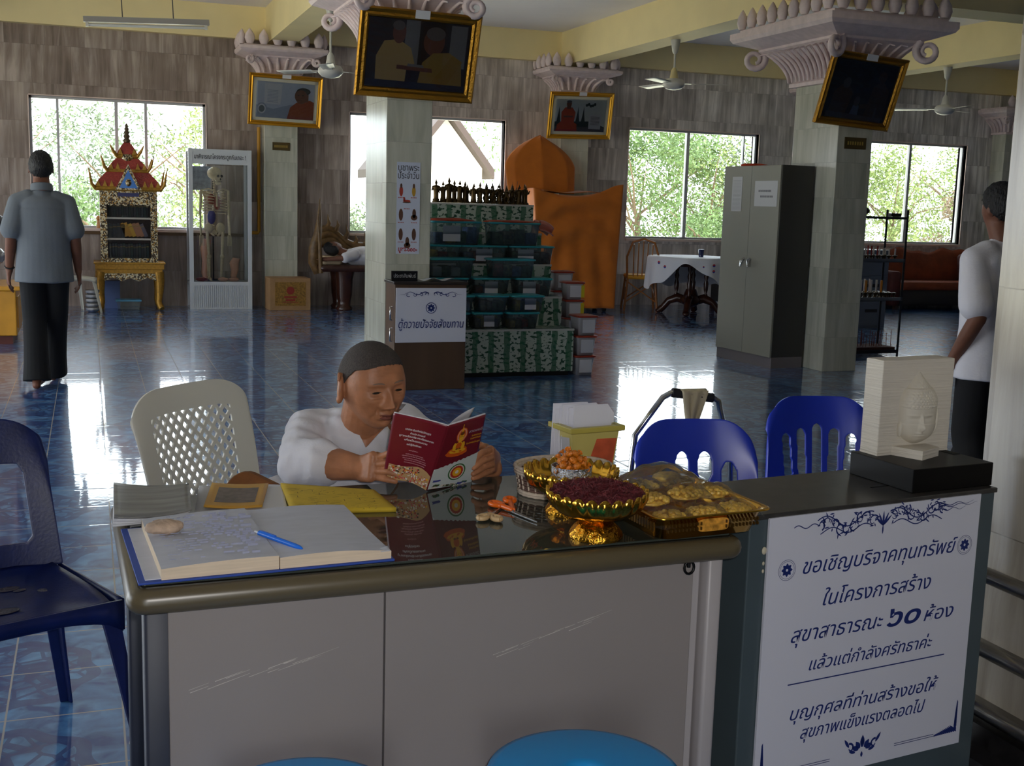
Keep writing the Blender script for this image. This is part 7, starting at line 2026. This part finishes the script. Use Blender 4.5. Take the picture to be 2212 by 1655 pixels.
m = MB(); m.tube([(.02, .30, .46), (-.03, .30, .60), (-.02, .30, .78), (.03, .30, 1.0), (.045, .30, 1.20), (.05, .30, 1.42)], [.045, .07, .075, .05, .03, .005], 10); m.tube([(.02, .05, .48), (.0, .04, .85), (-.02, .04, 1.16), (.0, .04, 1.38)], [.03, .024, .022, .006], 8); m.build('serpent_head_rest', NAGA, BN)
m = MB(); m.rbox((0, 0, 0), (.26, .34, .13), .05, 4); m.v = [(x, y, z * (1 - .25 * abs(y - .17) / .17)) for x, y, z in m.v]; o = m.build('pillow', M('cream_pillow', (206, 184, 150), .85)); o.location = (2.80, 14.84, .588); tag(o, 'cream pillow under the head of the sleeping person', 'pillow')
SL = thing('person', 'person in white lying asleep on the carved bench, half hidden by the pillar', 'person', (2.93, 14.93, .655))
b = MB(); hm = Matrix.Translation((.0, .0, .12)) @ Matrix.Rotation(PI / 2, 4, 'Y') @ Matrix.Rotation(PI, 4, 'X') @ Matrix.Rotation(.9, 4, 'Z')
hm = Matrix.Translation((.02, .03, .135)) @ Matrix(((0, 0, -1), (1, 0, 0), (0, -1, 0))).to_4x4() @ Matrix.Rotation(.75, 4, 'Z')
hv2, hf2 = head_verts(5, 1, .5); b.add([hm @ Vector(v) for v in hv2], hf2, 0, True); add_ears(b, hm)
chain(b, [(.08, .03, .11), (.20, .03, .06)], [.05, .06]); ellip(b, (.42, .03, .03), (.26, .16, .10)); ellip(b, (.78, .03, .02), (.18, .16, .10))
chain(b, [(.28, -.13, .06), (.10, -.20, .02)], [.046, .040]); chain(b, [(.10, -.20, .02), (-.10, -.14, .0)], [.038, .026])
chain(b, [(-.10, -.14, .0), (-.17, -.12, .0)], [.03, .026])
for k in range(4): chain(b, [(-.17, -.142 + k * .014, .0), (-.215, -.142 + k * .014, -.004)], [.0085, .007], 8)
chain(b, [(-.12, -.11, .012), (-.17, -.085, .012)], [.01, .008], 8)
chain(b, [(.28, .18, .06), (.55, .20, .05)], [.046, .04]); chain(b, [(.55, .20, .05), (.62, .02, .13)], [.038, .028])
for y in (-.05, .11): chain(b, [(.85, y, .01), (1.22, y, .02), (1.62, y, -.0)], [.085, .055, .036]); chain(b, [(1.64, y, .0), (1.66, y, .10)], [.035, .03])
solid_from(b, 'body', SKIND, SL, voxel=.006, smooth=3)
hair_cap(hm, 5, lambda x, y: lerp(.055, -.06, smoothstep(-.06, .07, y)), .006, HAIRB, SL)
c = MB(); ellip(c, (.42, .03, .035), (.29, .19, .125)); ellip(c, (.78, .03, .025), (.22, .19, .12)); chain(c, [(.28, -.13, .06), (.14, -.19, .025)], [.068, .066]); chain(c, [(.28, .18, .06), (.50, .20, .055)], [.066, .062])
for y in (-.05, .11): chain(c, [(.85, y, .01), (1.22, y, .02), (1.55, y, .0)], [.105, .085, .085])
cl_ = solid_from(c, 'white_clothes', WHITEC, SL, voxel=.008, smooth=5)
for v in cl_.data.vertices: v.co += v.normal * (.010 * mnoise.noise(v.co * 9))

# ================================================================== ORANGE DRAPED SEAT
ORC = M('orange_robe_cloth', (182, 98, 10), .85, var=.08, vscale=9, sheen=.2)
OT = thing('draped_throne', 'tall seat draped in bright orange cloth with a leaf-shaped back', 'draped seat', (6.16, 14.50, 0), math.radians(-8))
def box_cloth(u, v):
    # v 0 at the top edge, 1 at the hem; u runs round three sides
    w, d, zt = 1.24, .62, 1.64
    s = u * (w + 2 * d); zz = zt * (1 - v) + .05 * v
    if s < d: x, y, e = -w / 2, d - s, 0
    elif s < d + w: x, y, e = -w / 2 + (s - d), 0, (s - d) / w
    else: x, y, e = w / 2, s - d - w, 1
    fr = d <= s <= d + w
    fold = .020 * math.sin(s * 21 + 3 * math.sin(v * 3)) * v + (.040 * math.sin(PI * e) * math.sin(v * 22 - 2.2 * (e - .5) ** 2 * 12 + 1.5 * math.sin(v * 5)) * (1 - .35 * v) if fr else 0)
    sag = .09 * math.sin(PI * min(1, e * 1.15)) * (1 - v) ** 2 if fr else 0
    tap = (1 - .20 * v ** .8) if e < .5 else (1 - .10 * v)
    return (x * tap, y - fold - .02 * fr, zz - sag + .08 * math.exp(-((s - d - w) / .22) ** 2) * (1 - v))
m = MB(); m.grid(box_cloth, 110, 40); lc = m.build('drape', ORC, OT); lc.modifiers.new('wall', 'SOLIDIFY').thickness = .006
m = MB(); m.grid(lambda u, v: (lerp(-.61, .61, u), .62 * v, 1.60 + .02 * v + .012 * math.sin(u * 12)), 24, 10); tc_ = m.build('top_cloth', ORC, OT); tc_.modifiers.new('wall', 'SOLIDIFY').thickness = .006
m = MB()
def leaf_back(u, v):
    a = v; w = .50 * (.93 + .12 * a) if a < .45 else .492 * (1 - ((a - .45) / .55) ** 1.7) ** .8
    k = (u - .5) * 2
    rib = abs(math.sin(k * 4.2))
    return (k * w - .40 - .03 * a, .44 + .16 * a - .10 * (1 - k * k) + .03 * rib * (1 - .5 * a), 1.58 + a * .78 - .012 * rib * a)
m.grid(leaf_back, 48, 34); lb_ = m.build('leaf_back', ORC, OT); lb_.modifiers.new('wall', 'SOLIDIFY').thickness = .008
m = MB(); m.box((-.42, .09, .06), (.46, .56, 1.52)); m.box((-.60, .56, 1.40), (-.2, .60, 1.75)); m.build('seat_frame', M('dark_throne_wood', (46, 30, 22), .5), OT)
for x in (-.44, .44):
    for y in (.08, .54):
        m = MB(); m.tube([(x - .02, y, .055), (x + .02, y, .055)], .055, 16); m.build('caster', M('black_rubber', (22, 22, 22), .8), OT)
m = MB(); m.tube([(.545, .05, 1.2), (.55, .03, .86)], .012, 6); m.tube([(.55, .03, .86), (.552, .02, .78)], [.02, .003], 6); m.build('tassel', M('gold_tassel', (196, 166, 60), .7), OT)

# rattan chair, round carved table and its cloth
RAT = M('honey_rattan', (156, 96, 40), .4, var=.2, vscale=40)
rc = thing('rattan_chair', 'honey coloured rattan chair with yellow seat pad, behind the round table', 'chair', (7.25, 14.75, 0), math.radians(160))
m = MB(); m.rbox((-.22, -.22, .44), (.22, .22, .50), .05, 4); m.build('seat_pad', M('yellow_seat_pad', (206, 150, 40), .6), rc)
for sx in (-1, 1):
    for sy in (-1, 1):
        m = MB(); m.tube([(sx * .19, sy * .19, .45), (sx * .23, sy * .22, 0)], .016, 8); m.build('leg', RAT, rc)
m = MB(); m.tube([(-.2, .2, .45), (-.22, .26, .75), (-.15, .29, .95), (0, .30, 1.0), (.15, .29, .95), (.22, .26, .75), (.2, .2, .45)], .016, 8)
for k in range(5): x = -.12 + k * .06; m.tube([(x, .21, .46), (x * 1.1, .28, .97 - abs(x) * .4)], .009, 6)
m.build('back_frame', RAT, rc)
m = MB()
for sx in (-1, 1): m.tube([(sx * .19, -.19, .30), (sx * .22, .21, .10)], .010, 6); m.tube([(sx * .20, .19, .30), (sx * .22, -.21, .10)], .010, 6)
for sy in (-1, 1): m.tube([(-.19, sy * .19, .40), (.22, sy * .21, .12)], .010, 6); m.tube([(.19, sy * .19, .40), (-.22, sy * .21, .12)], .010, 6)
m.build('cross_brace', RAT, rc)
RT = thing('round_table', 'dark carved pedestal table with four paw feet under the white cloth', 'table', (7.72, 14.12, 0), math.radians(20))
m = MB(); m.lathe([(.58, .72), (.60, .74), (.60, .76), (.58, .775)], 48); m.lathe([(.50, .66), (.52, .72)], 40); m.build('top', DWOOD, RT)
m = MB(); m.lathe([(.05, .10), (.12, .14), (.16, .20), (.10, .26), (.07, .34)], 20); m.build('pedestal', DWOOD, RT)
for k in range(4):
    a = k * PI / 2 + .6; d = Vector((math.cos(a), math.sin(a), 0))
    m = MB(); pr = [(.026, .20), (.030, .26), (.016, .29), (.028, .34), (.034, .42), (.020, .47), (.032, .52), (.018, .57), (.030, .62), (.034, .67)]; c_ = d * .20; m.lathe(pr, 12, (c_.x, c_.y, 0)); m.build('baluster', DWOOD, RT)
    m = MB(); m.tube([d * .06 + Vector((0, 0, .18)), d * .18 + Vector((0, 0, .22)), d * .30 + Vector((0, 0, .17)), d * .37 + Vector((0, 0, .08)), d * .42 + Vector((0, 0, .035))], [.06, .065, .05, .045, .05], 10); m.ball(d * .43 + Vector((0, 0, .03)), .045, 10, 8, sc=(1.1, 1.1, .66)); m.build('foot', DWOOD, RT)
CLW = M('white_tablecloth', (216, 218, 226), .7)
m = MB(); NC = 120; rings = []
def hem(a):
    return .42 - .33 * math.exp(-((((a - 4.15) + PI) % (2 * PI) - PI) / .55) ** 2) + .03 * math.sin(a * 9)
for k, (r, f) in enumerate(((.02, 0), (.4, 0), (.60, 0), (.613, .04), (.62, .3), (.628, .65), (.635, 1))):
    rings.append([((r + (.018 * math.sin(q / NC * 2 * PI * 14) * f)) * math.cos(q / NC * 2 * PI), (r + (.018 * math.sin(q / NC * 2 * PI * 14) * f)) * math.sin(q / NC * 2 * PI), .781 - f * hem(q / NC * 2 * PI)) for q in range(NC)])
m.rings(rings, cap0=True, cap1=False); o = m.build('tablecloth', CLW); o.location = (7.72, 14.12, .0); tag(o, 'white tablecloth with small red and blue round logos over the carved table', 'tablecloth')
rnd = random.Random(4); lg = MB()
for k in range(26):
    a = rnd.uniform(3.3, 6.2); h_ = rnd.uniform(.06, .36)
    if h_ > hem(a) - .05: continue
    f = h_ / hem(a); r = .622 + .013 * f + .018 * math.sin(a * 14) * f + .004; rr_ = .020 if rnd.random() > .3 else .012
    c_ = Vector((r * math.cos(a), r * math.sin(a), .781 - h_)); tx = Vector((-math.sin(a), math.cos(a), 0)); n_ = 14
    for mi, a0 in ((0, .15), (1, PI + .15)):
        lg.add([c_ + tx * rr_ * math.cos(a0 + PI * q / n_) + Vector((0, 0, rr_ * math.sin(a0 + PI * q / n_))) for q in range(n_ + 1)], [tuple(range(n_ + 1))], mi)
lg.build('round_logo', [M('logo_red', (180, 44, 50), .6), M('logo_blue', (40, 60, 150), .6)], o)
g = thing('drinking_glass', 'dark blue drinking glass standing on the white tablecloth', 'glass', (7.78, 14.0, .783)); m = MB(); m.lathe([(.032, 0), (.040, .10), (.038, .10), (.03, .006)], 20); m.build('glass_wall', M('dark_blue_glass', (36, 44, 84), .1), g); m = MB(); m.lathe([(.0385, .09), (.041, .105), (.0385, .105)], 20); m.build('rim', SILV, g)
t2 = thing('side_table', 'dark table with a white runner between the tablecloth and the steel cabinet', 'table', (8.92, 14.62, 0))
m = MB(); m.box((-.5, -.3, .70), (.7, .3, .74)); m.build('top', DWOOD, t2); m = MB(); m.box((-.46, -.26, .12), (.66, .26, .70)); m.build('cupboard', M('dark_cupboard', (34, 30, 32), .5), t2)
for sx in (-.44, .64):
    for sy in (-.24, .24): MB().box((sx - .025, sy - .025, 0), (sx + .025, sy + .025, .12)).build('leg', DWOOD, t2)
m = MB(); m.grid(lambda u, v: (-.52 + 1.24 * u, -.315 + .63 * v, .745 - (.05 * smoothstep(.06, 0, v))), 10, 12, thick=.003); o = m.build('table_runner', CLW); o.location = (8.92, 14.62, .0); tag(o, 'white runner cloth on the dark side table next to the steel cabinet', 'cloth')

# ================================================================== CANDLE RACK BEHIND THE TALL PILLAR
RK = thing('metal_rack', 'dark metal shelf rack with candles and holders behind the tall pillar', 'rack', (7.13, 9.66, 0), math.radians(1))
RS = M('dark_angle_iron', (44, 48, 56), .4, metal=.4); RSH = M('grey_rack_tray', (104, 110, 122), .4, metal=.3)
rw, rd = .56, .34
for x in (0, rw - .025):
    for y in (0, rd - .025):
        m = MB(); m.prism([(x, y), (x + .025, y), (x + .025, y + .004), (x + .004, y + .004), (x + .004, y + .025), (x, y + .025)] if x == 0 else [(x, y), (x + .025, y), (x + .025, y + .025), (x + .021, y + .025), (x + .021, y + .004), (x, y + .004)], 0, 1.47, axis='z'); m.build('post', RS, RK)
SHZ = (.07, .60, .985)
for z in SHZ:
    m = MB(); m.box((0, 0, z - .035), (rw, rd, z - .025)); m.box((0, 0, z - .035), (rw, .006, z)); m.box((0, rd - .006, z - .035), (rw, rd, z)); m.build('shelf', RSH if z > .1 else RS, RK)
m = MB(); m.box((0, 0, 1.375), (rw, .02, 1.40)); m.box((0, rd - .02, 1.375), (rw, rd, 1.40)); m.box((0, 0, 1.375), (.02, rd, 1.40)); m.box((rw - .02, 0, 1.375), (rw, rd, 1.40)); m.build('top_rail', RS, RK)
CO, CWH, CRD = M('orange_wax', (224, 138, 30), .5), M('white_wax', (222, 214, 206), .5), M('red_wax', (170, 40, 36), .5)
BRASSH = M('dark_brass_holder', (70, 58, 40), .35, metal=.7)
def candle(h, r, mt):
    m = MB(); m.tube([(0, 0, 0), (0, 0, h)], r, 10, 0); m.tube([(0, 0, h), (0, 0, h + .012)], .0015, 5, 1); return m.mesh('candle', [mt, M('wick', (30, 26, 24), .9)])
CM = {('o', .12): candle(.12, .011, CO), ('w', .12): candle(.125, .010, CWH), ('r', .09): candle(.09, .008, CRD), ('w', .07): candle(.07, .008, CWH)}
hold = MB(); hold.lathe([(.022, 0), (.024, .006), (.010, .014), (.008, .045), (.018, .055), (.020, .070), (.013, .070)], 12); HMESH = hold.mesh('candle_holder', BRASSH)
Rm = Matrix.Translation((7.13, 9.66, 0)) @ Matrix.Rotation(math.radians(1), 4, 'Z')
def setrack(o, x, y, z, rz=0): p = Rm @ Vector((x, y, z)); o.location = p; o.rotation_euler = (0, 0, rz)
rnd = random.Random(44)
for k in range(11):
    kd = 'owowwoowoww'[k]; x, y = .035 + (k % 6) * .062 + .02 * (k // 6), .07 + .13 * (k // 6)
    h_ = bpy.data.objects.new('candle_holder', HMESH); COL.objects.link(h_); setrack(h_, x, y, SHZ[1] - .0248); tag(h_, 'small dark brass candle holder carrying a candle on the middle shelf of the rack', 'candle holder', 'candle holders on the middle shelf of the rack')
    o = bpy.data.objects.new('candle', CM[(kd, .12)]); COL.objects.link(o); setrack(o, x, y, SHZ[1] + .0455)
    tag(o, 'orange candle standing on the middle shelf of the rack' if kd == 'o' else 'white candle standing on the middle shelf of the rack', 'candle', 'orange candles on the middle shelf' if kd == 'o' else 'white candles on the middle shelf')
for k in range(9):
    x, y = .39 + (k % 3) * .05, .05 + .09 * (k // 3); h_ = bpy.data.objects.new('candle_holder', HMESH); COL.objects.link(h_); setrack(h_, x, y, SHZ[1] - .0248); tag(h_, 'empty brass candle holder at the open end of the middle rack shelf', 'candle holder', 'empty candle holders on the middle shelf of the rack')
for k in range(14):
    x, y = .05 + (k % 7) * .072, .07 + .15 * (k // 7); kd = 'rwrrwww'[k % 7]
    h_ = bpy.data.objects.new('candle_holder', HMESH); COL.objects.link(h_); setrack(h_, x, y, SHZ[2] - .0248); h_.scale = (1.2, 1.2, .8); tag(h_, 'brass candle holder on the upper shelf of the rack', 'candle holder', 'candle holders on the upper shelf of the rack')
    key = ('r', .09) if kd == 'r' else ('w', .07)
    o = bpy.data.objects.new('candle', CM[key]); COL.objects.link(o); setrack(o, x, y, SHZ[2] + .0315); tag(o, 'thin red candle on the upper shelf of the rack' if kd == 'r' else 'short white candle on the upper shelf of the rack', 'candle', 'red candles on the upper shelf' if kd == 'r' else 'short white candles on the upper shelf')
stick = MB(); stick.tube([(0, 0, 0), (0, 0, .15)], .0032, 5); SMESH = stick.mesh('incense_stick', M('incense_brown', (96, 44, 36), .8))
tray = MB(); tray.box((0, 0, 0), (.50, .30, .05)); o = tray.build('incense_tray', M('dark_red_sand_tray', (74, 34, 28), .8, bump=.8, bscale=60)); setrack(o, .03, .02, SHZ[0] - .0248, math.radians(1)); tag(o, 'tray of dark red ash holding incense sticks on the lowest rack shelf', 'incense tray')
for k in range(26):
    o = bpy.data.objects.new('incense_stick', SMESH); COL.objects.link(o); setrack(o, .05 + rnd.uniform(0, .46), .04 + rnd.uniform(0, .25), SHZ[0] + .02); o.rotation_euler = (rnd.uniform(-.06, .06), rnd.uniform(-.06, .06), 0); o.scale = (1, 1, rnd.uniform(.8, 1.15)); tag(o, 'incense stick standing in the ash tray on the lowest rack shelf', 'incense stick', 'incense sticks on the lowest rack shelf')
hs = MB(); hs.ball((0, 0, .05), .09, 14, 10, sc=(1, .8, .5)); hs.ball((-.02, 0, .12), .06, 12, 8); o = hs.build('cloth_bundle', M('dark_brown_bundle', (58, 44, 34), .8, bump=.5, bscale=30)); setrack(o, .11, .17, 1.400); tag(o, 'dark brown bundle lying on the top rail of the rack', 'bundle')
o = MB().box((-.06, -.03, 0), (.06, .03, .035)).build('small_box', M('black_box', (24, 24, 26), .5)); setrack(o, .40, .02, 1.4005); tag(o, 'small black box on the top rail of the rack', 'box')
# filing cabinet and glass cabinet beyond the rack
FC = thing('filing_cabinet', 'slate grey filing cabinet seen between the rack shelves', 'filing cabinet', (9.0, 12.2, 0))
SG = M('slate_grey_steel', (88, 96, 112), .4)
MB().box((0, .01, 0), (.46, .55, .98)).build('body', SG, FC, bevel=.003)
for k in range(3):
    d_ = MB().box((.012, -.006, .03 + k * .315), (.448, .012, .335 + k * .315)).build('drawer', SG, FC, bevel=.002); MB().box((.14, -.012, .20 + k * .315), (.32, -.006, .24 + k * .315)).build('handle', M('handle_black', (28, 28, 30), .5), d_)
GC = thing('glass_cabinet', 'grey framed glass cabinet standing in front of the fourth window, behind the rack', 'cabinet', (9.72, 14.25, 0))
gw, gh = .75, 1.96
m = MB()
for x in (0, gw - .05):
    for y in (0, .36): m.box((x, y, 0), (x + .05, y + .04, gh))
for z in (0, .55, 1.15, gh - .05): m.box((0, 0, z), (gw, .4, z + .035))
m.build('frame', SG, GC, bevel=.002)
MB().box((.05, .015, .05), (gw - .05, .019, gh - .05)).build('glass_door', CG, GC)
MB().box((.02, .2, .06), (gw - .02, .38, .54)).build('stored_files', M('blue_files', (70, 90, 140), .6, var=.5, vscale=6), GC)
# couch under the fourth window
CO_ = thing('couch', 'long couch with rust orange cover under the fourth window', 'couch', (11.45, 14.55, 0))
RUST = M('rust_couch_cover', (132, 62, 34), .8, var=.25, vscale=5, bump=.3, bscale=20); MARC = M('maroon_couch_fabric', (84, 36, 34), .8, var=.2, vscale=6)
m = MB(); m.rbox((0, 0, .06), (2.05, .80, .30), .06, 4); m.build('base', M('dark_couch_base', (40, 36, 38), .7), CO_)
m = MB(); m.rbox((.02, -.02, .30), (2.03, .62, .42), .06, 4); m.build('seat_cushion', RUST, CO_)
m = MB(); m.grid(lambda u, v: (.05 + 1.95 * u, .60 + .12 * v - .05 * math.sin(PI * v), .40 + v * (.44 + .07 * math.sin(PI * ((u * 2) % 1)) + .02 * math.sin(u * 30))), 40, 10, thick=.14); m.build('back_cushion', RUST, CO_)
for x in (-.1, 1.98):
    m = MB(); m.rbox((x, -.02, .06), (x + .18, .78, .58), .06, 4); m.build('armrest', MARC, CO_)
for x in (.05, 1.95):
    for y in (.06, .72): MB().box((x - .03, y - .03, 0), (x + .03, y + .03, .07)).build('leg', DWOOD, CO_)
m = MB(); m.rbox((0, 0, 0), (.42, .16, .42), .06, 4); o = m.build('cushion', MARC); o.location = (13.0, 14.92, .43); o.rotation_euler = (-.15, 0, 0); tag(o, 'dark maroon cushion leaning at the far end of the couch', 'cushion')

# yellow offering cabinet at the edge of the view, loaded with wrapped goods
YC_ = thing('offering_counter', 'yellow wooden counter with heaped wrapped goods, beside the walking man', 'counter', (-2.07, 11.6, 0))
YW = M('yellow_lacquered_wood', (206, 146, 40), .35, var=.1, vscale=6)
MB().box((0, 0, .08), (1.42, .85, .50)).build('body', YW, YC_, bevel=.01); MB().box((-.03, -.04, .50), (1.46, .88, .54)).build('top', YW, YC_, bevel=.008); MB().box((.04, .03, 0), (1.38, .80, .08)).build('plinth', M('dark_red_plinth', (90, 40, 30), .5), YC_)
m = MB(); m.box((1.42, .05, .15), (1.435, .80, .44)); m.build('side_panel', YW, YC_, bevel=.004)
rnd = random.Random(77); gm = [M('wrapped_silver', (170, 172, 178), .2, metal=.6, bump=.8, bscale=30), M('wrapped_red', (150, 60, 56), .35), M('wrapped_dark', (50, 50, 60), .4), M('wrapped_cream', (200, 180, 160), .5)]
gl_ = ['silver wrapped parcel', 'red wrapped parcel', 'dark wrapped parcel', 'cream wrapped parcel']; wl_ = ['at the bottom of the heap on the yellow counter', 'in the middle of the heap on the yellow counter', 'near the top of the heap on the yellow counter']
for r in range(5):
    for k in range(4):
        mi = (r + k) % 4; m = MB(); m.ball((0, 0, .09), .11, 12, 8, sc=(1.1, 1, .85)); m.v = [tuple(Vector(v) * (1 + .15 * mnoise.noise(Vector(v) * 20 + Vector((r, k, 0))))) for v in m.v]
        o = m.build('wrapped_parcel', gm[mi]); o.location = (-2.07 + .25 + k * .30 + .05 * (r % 2), 11.6 + .25 + .12 * (r % 3), .54 + r * .165); tag(o, gl_[mi] + ' ' + wl_[min(2, r // 2)], 'parcel', 'wrapped goods heaped on the yellow counter: ' + gl_[mi] + ' ' + str(r // 2))
m = MB(); m.tube([(0, 0, 0), (0, 0, .10)], [.03, .024], 12); m.ball((0, 0, .12), .035, 10, 8); o = m.build('figurine', M('amber_figurine', (196, 132, 60), .4)); o.location = (.115, 15.47, .976); tag(o, 'small amber figurine on the sill of the first window', 'figurine')
# ================================================================== OUTSIDE THE WINDOWS
struct(MB().box((-60, -50, -1.4), (70, 90, -1.2)).build('ground', M('pale_yard_ground', (206, 202, 180), .95, var=.25, vscale=1.2)))  # ground colour paled to throw daylight up onto the ceiling
BARK = M('grey_bark', (110, 92, 74), .9, bump=.5, bscale=12)
LEAFS = [M('leaf_yellow_green', (116, 132, 74), .6, var=.3, vscale=3), M('leaf_mid_green', (84, 108, 58), .6, var=.3, vscale=3), M('leaf_grey_green', (104, 118, 92), .6, var=.3, vscale=3), M('leaf_dry_brown', (108, 92, 74), .7, var=.3, vscale=3)]
def tree(label, x, y, h, r, mi, seed, n=3400, trunk=True, grp='trees beyond the windows', zc=None, leaf=.09):
    rnd = random.Random(seed); t = thing('tree', label, 'tree', (x, y, -1.2), 0, grp)
    m = MB(); zc = zc or h * .62
    m.tube([(0, 0, 0), (.1, 0, zc * .5), (0, .1, zc)], [.16, .12, .07], 8)
    for k in range(9):
        a = rnd.uniform(0, 6.28); e = rnd.uniform(.2, 1.0); m.tube([(0, 0, zc * rnd.uniform(.5, 1)), (r * .4 * math.cos(a), r * .4 * math.sin(a), zc + r * .4 * e), (r * .85 * math.cos(a), r * .85 * math.sin(a), zc + r * .8 * e)], [.06, .035, .012], 6)
    m.build('trunk', BARK, t)
    m = MB(); cl = [(Vector((rnd.gauss(0, .5) * r, rnd.gauss(0, .5) * r, zc + rnd.uniform(-.6, .9) * r)), rnd.uniform(.25, .5) * r) for _ in range(26)]
    for k in range(int(n * 2.2)):
        c, q = rnd.choice(cl); d = Vector((rnd.gauss(0, 1), rnd.gauss(0, 1), rnd.gauss(0, 1))).normalized() * q * rnd.uniform(.5, 1)
        p = c + d; a = Vector((rnd.gauss(0, 1), rnd.gauss(0, 1), rnd.gauss(0, 1))).normalized() * leaf * rnd.uniform(.6, 1.2); b = a.cross(Vector((rnd.gauss(0, 1), rnd.gauss(0, 1), rnd.gauss(0, 1)))).normalized() * leaf * .32
        m.add([p - a, p + b, p + a, p - b], [(0, 1, 2, 3)])
    m.build('foliage', LEAFS[mi], t)
    return t
tree('grey green tree filling the pane beside the walking man', -3.4, 44.0, 3.9, 3.55, 2, 1, leaf=.115)
tree('yellow green tree behind the skeleton case end of the first window', 4.3, 44.0, 3.9, 3.37, 0, 2, leaf=.115)
tree('mid green shrub low outside the first window', 0.4, 34.0, 2.2, 1.45, 1, 3, 1800)
tree('pale tree far off in the middle of the first window', 1.1, 44.0, 3.9, 2.93, 2, 4, 2200, leaf=.115)
tree('bushy mid green tree filling most of the third window', 21.4, 44.0, 3.9, 3.67, 1, 5, 5200, leaf=.115)
tree('yellow green tree behind the mullion of the third window', 24.7, 44.0, 3.9, 3.69, 0, 6, 5200, leaf=.115)
tree('low mid green bush at the sill of the third window', 19.3, 34.0, 2.2, 1.73, 1, 7, 2400)
tree('grey green tree on the steel cabinet side of the third window', 27.0, 44.0, 3.9, 3.30, 2, 8, 3400, leaf=.115)
tree('dry brown leafless looking shrub in the fourth window', 30.8, 34.0, 2.2, 1.89, 3, 9, 3400, leaf=.115)
tree('bright green shrub low in the fourth window', 32.3, 34.0, 2.2, 1.42, 0, 10, 2200)
tree('yellow green tree at the pillar side of the fourth window', 34.1, 44.0, 3.9, 3.12, 0, 11, 3400, leaf=.115)
tree('far green tree above the dry shrub in the fourth window', 38.5, 44.0, 3.9, 3.67, 0, 12, 3400, leaf=.12)
tree('pale shrub low beyond the second window', 7.6, 34.0, 2.2, 1.39, 2, 13, 1500)
HS = thing('house', 'white house with brown edged gable roof beyond the second window', 'house', (7.98, 27.0, -1.2))
HWL = M('sunlit_white_wall', (236, 232, 220), .9); BRW = M('brown_barge_board', (62, 50, 44), .7)
MB().prism([(-.95, 0), (.95, 0), (.95, 3.45), (0, 4.62), (-.95, 3.45)], 0, 4).build('wall', HWL, HS)
m = MB()
for s_ in (-1, 1): m.prism([(0, 4.86), (s_ * 1.15, 3.42), (s_ * 1.15, 3.20), (0, 4.64)], -.35, 4.3)
m.build('roof', BRW, HS)
o = MB().box((-.45, -.03, .5), (.45, .0, 1.9)).build('window', M('house_window_glass', (120, 130, 130), .2), HS)
# ------------------------------------------------------------------ lettering: fit to its width, then plain meshes
bpy.context.view_layer.update()
for o, w in FITS:
    if o.dimensions.x > 0: o.scale.x = w / o.dimensions.x
bpy.context.view_layer.update()
_dg = bpy.context.evaluated_depsgraph_get()
for o in [o for o in S.objects if o.type == 'FONT']:
    me = bpy.data.meshes.new_from_object(o.evaluated_get(_dg))
    n = bpy.data.objects.new('lettering', me); COL.objects.link(n)
    n.parent = o.parent; n.location = o.location; n.rotation_euler = o.rotation_euler; n.scale = o.scale
    nm = o.name; bpy.data.objects.remove(o); n.name = nm
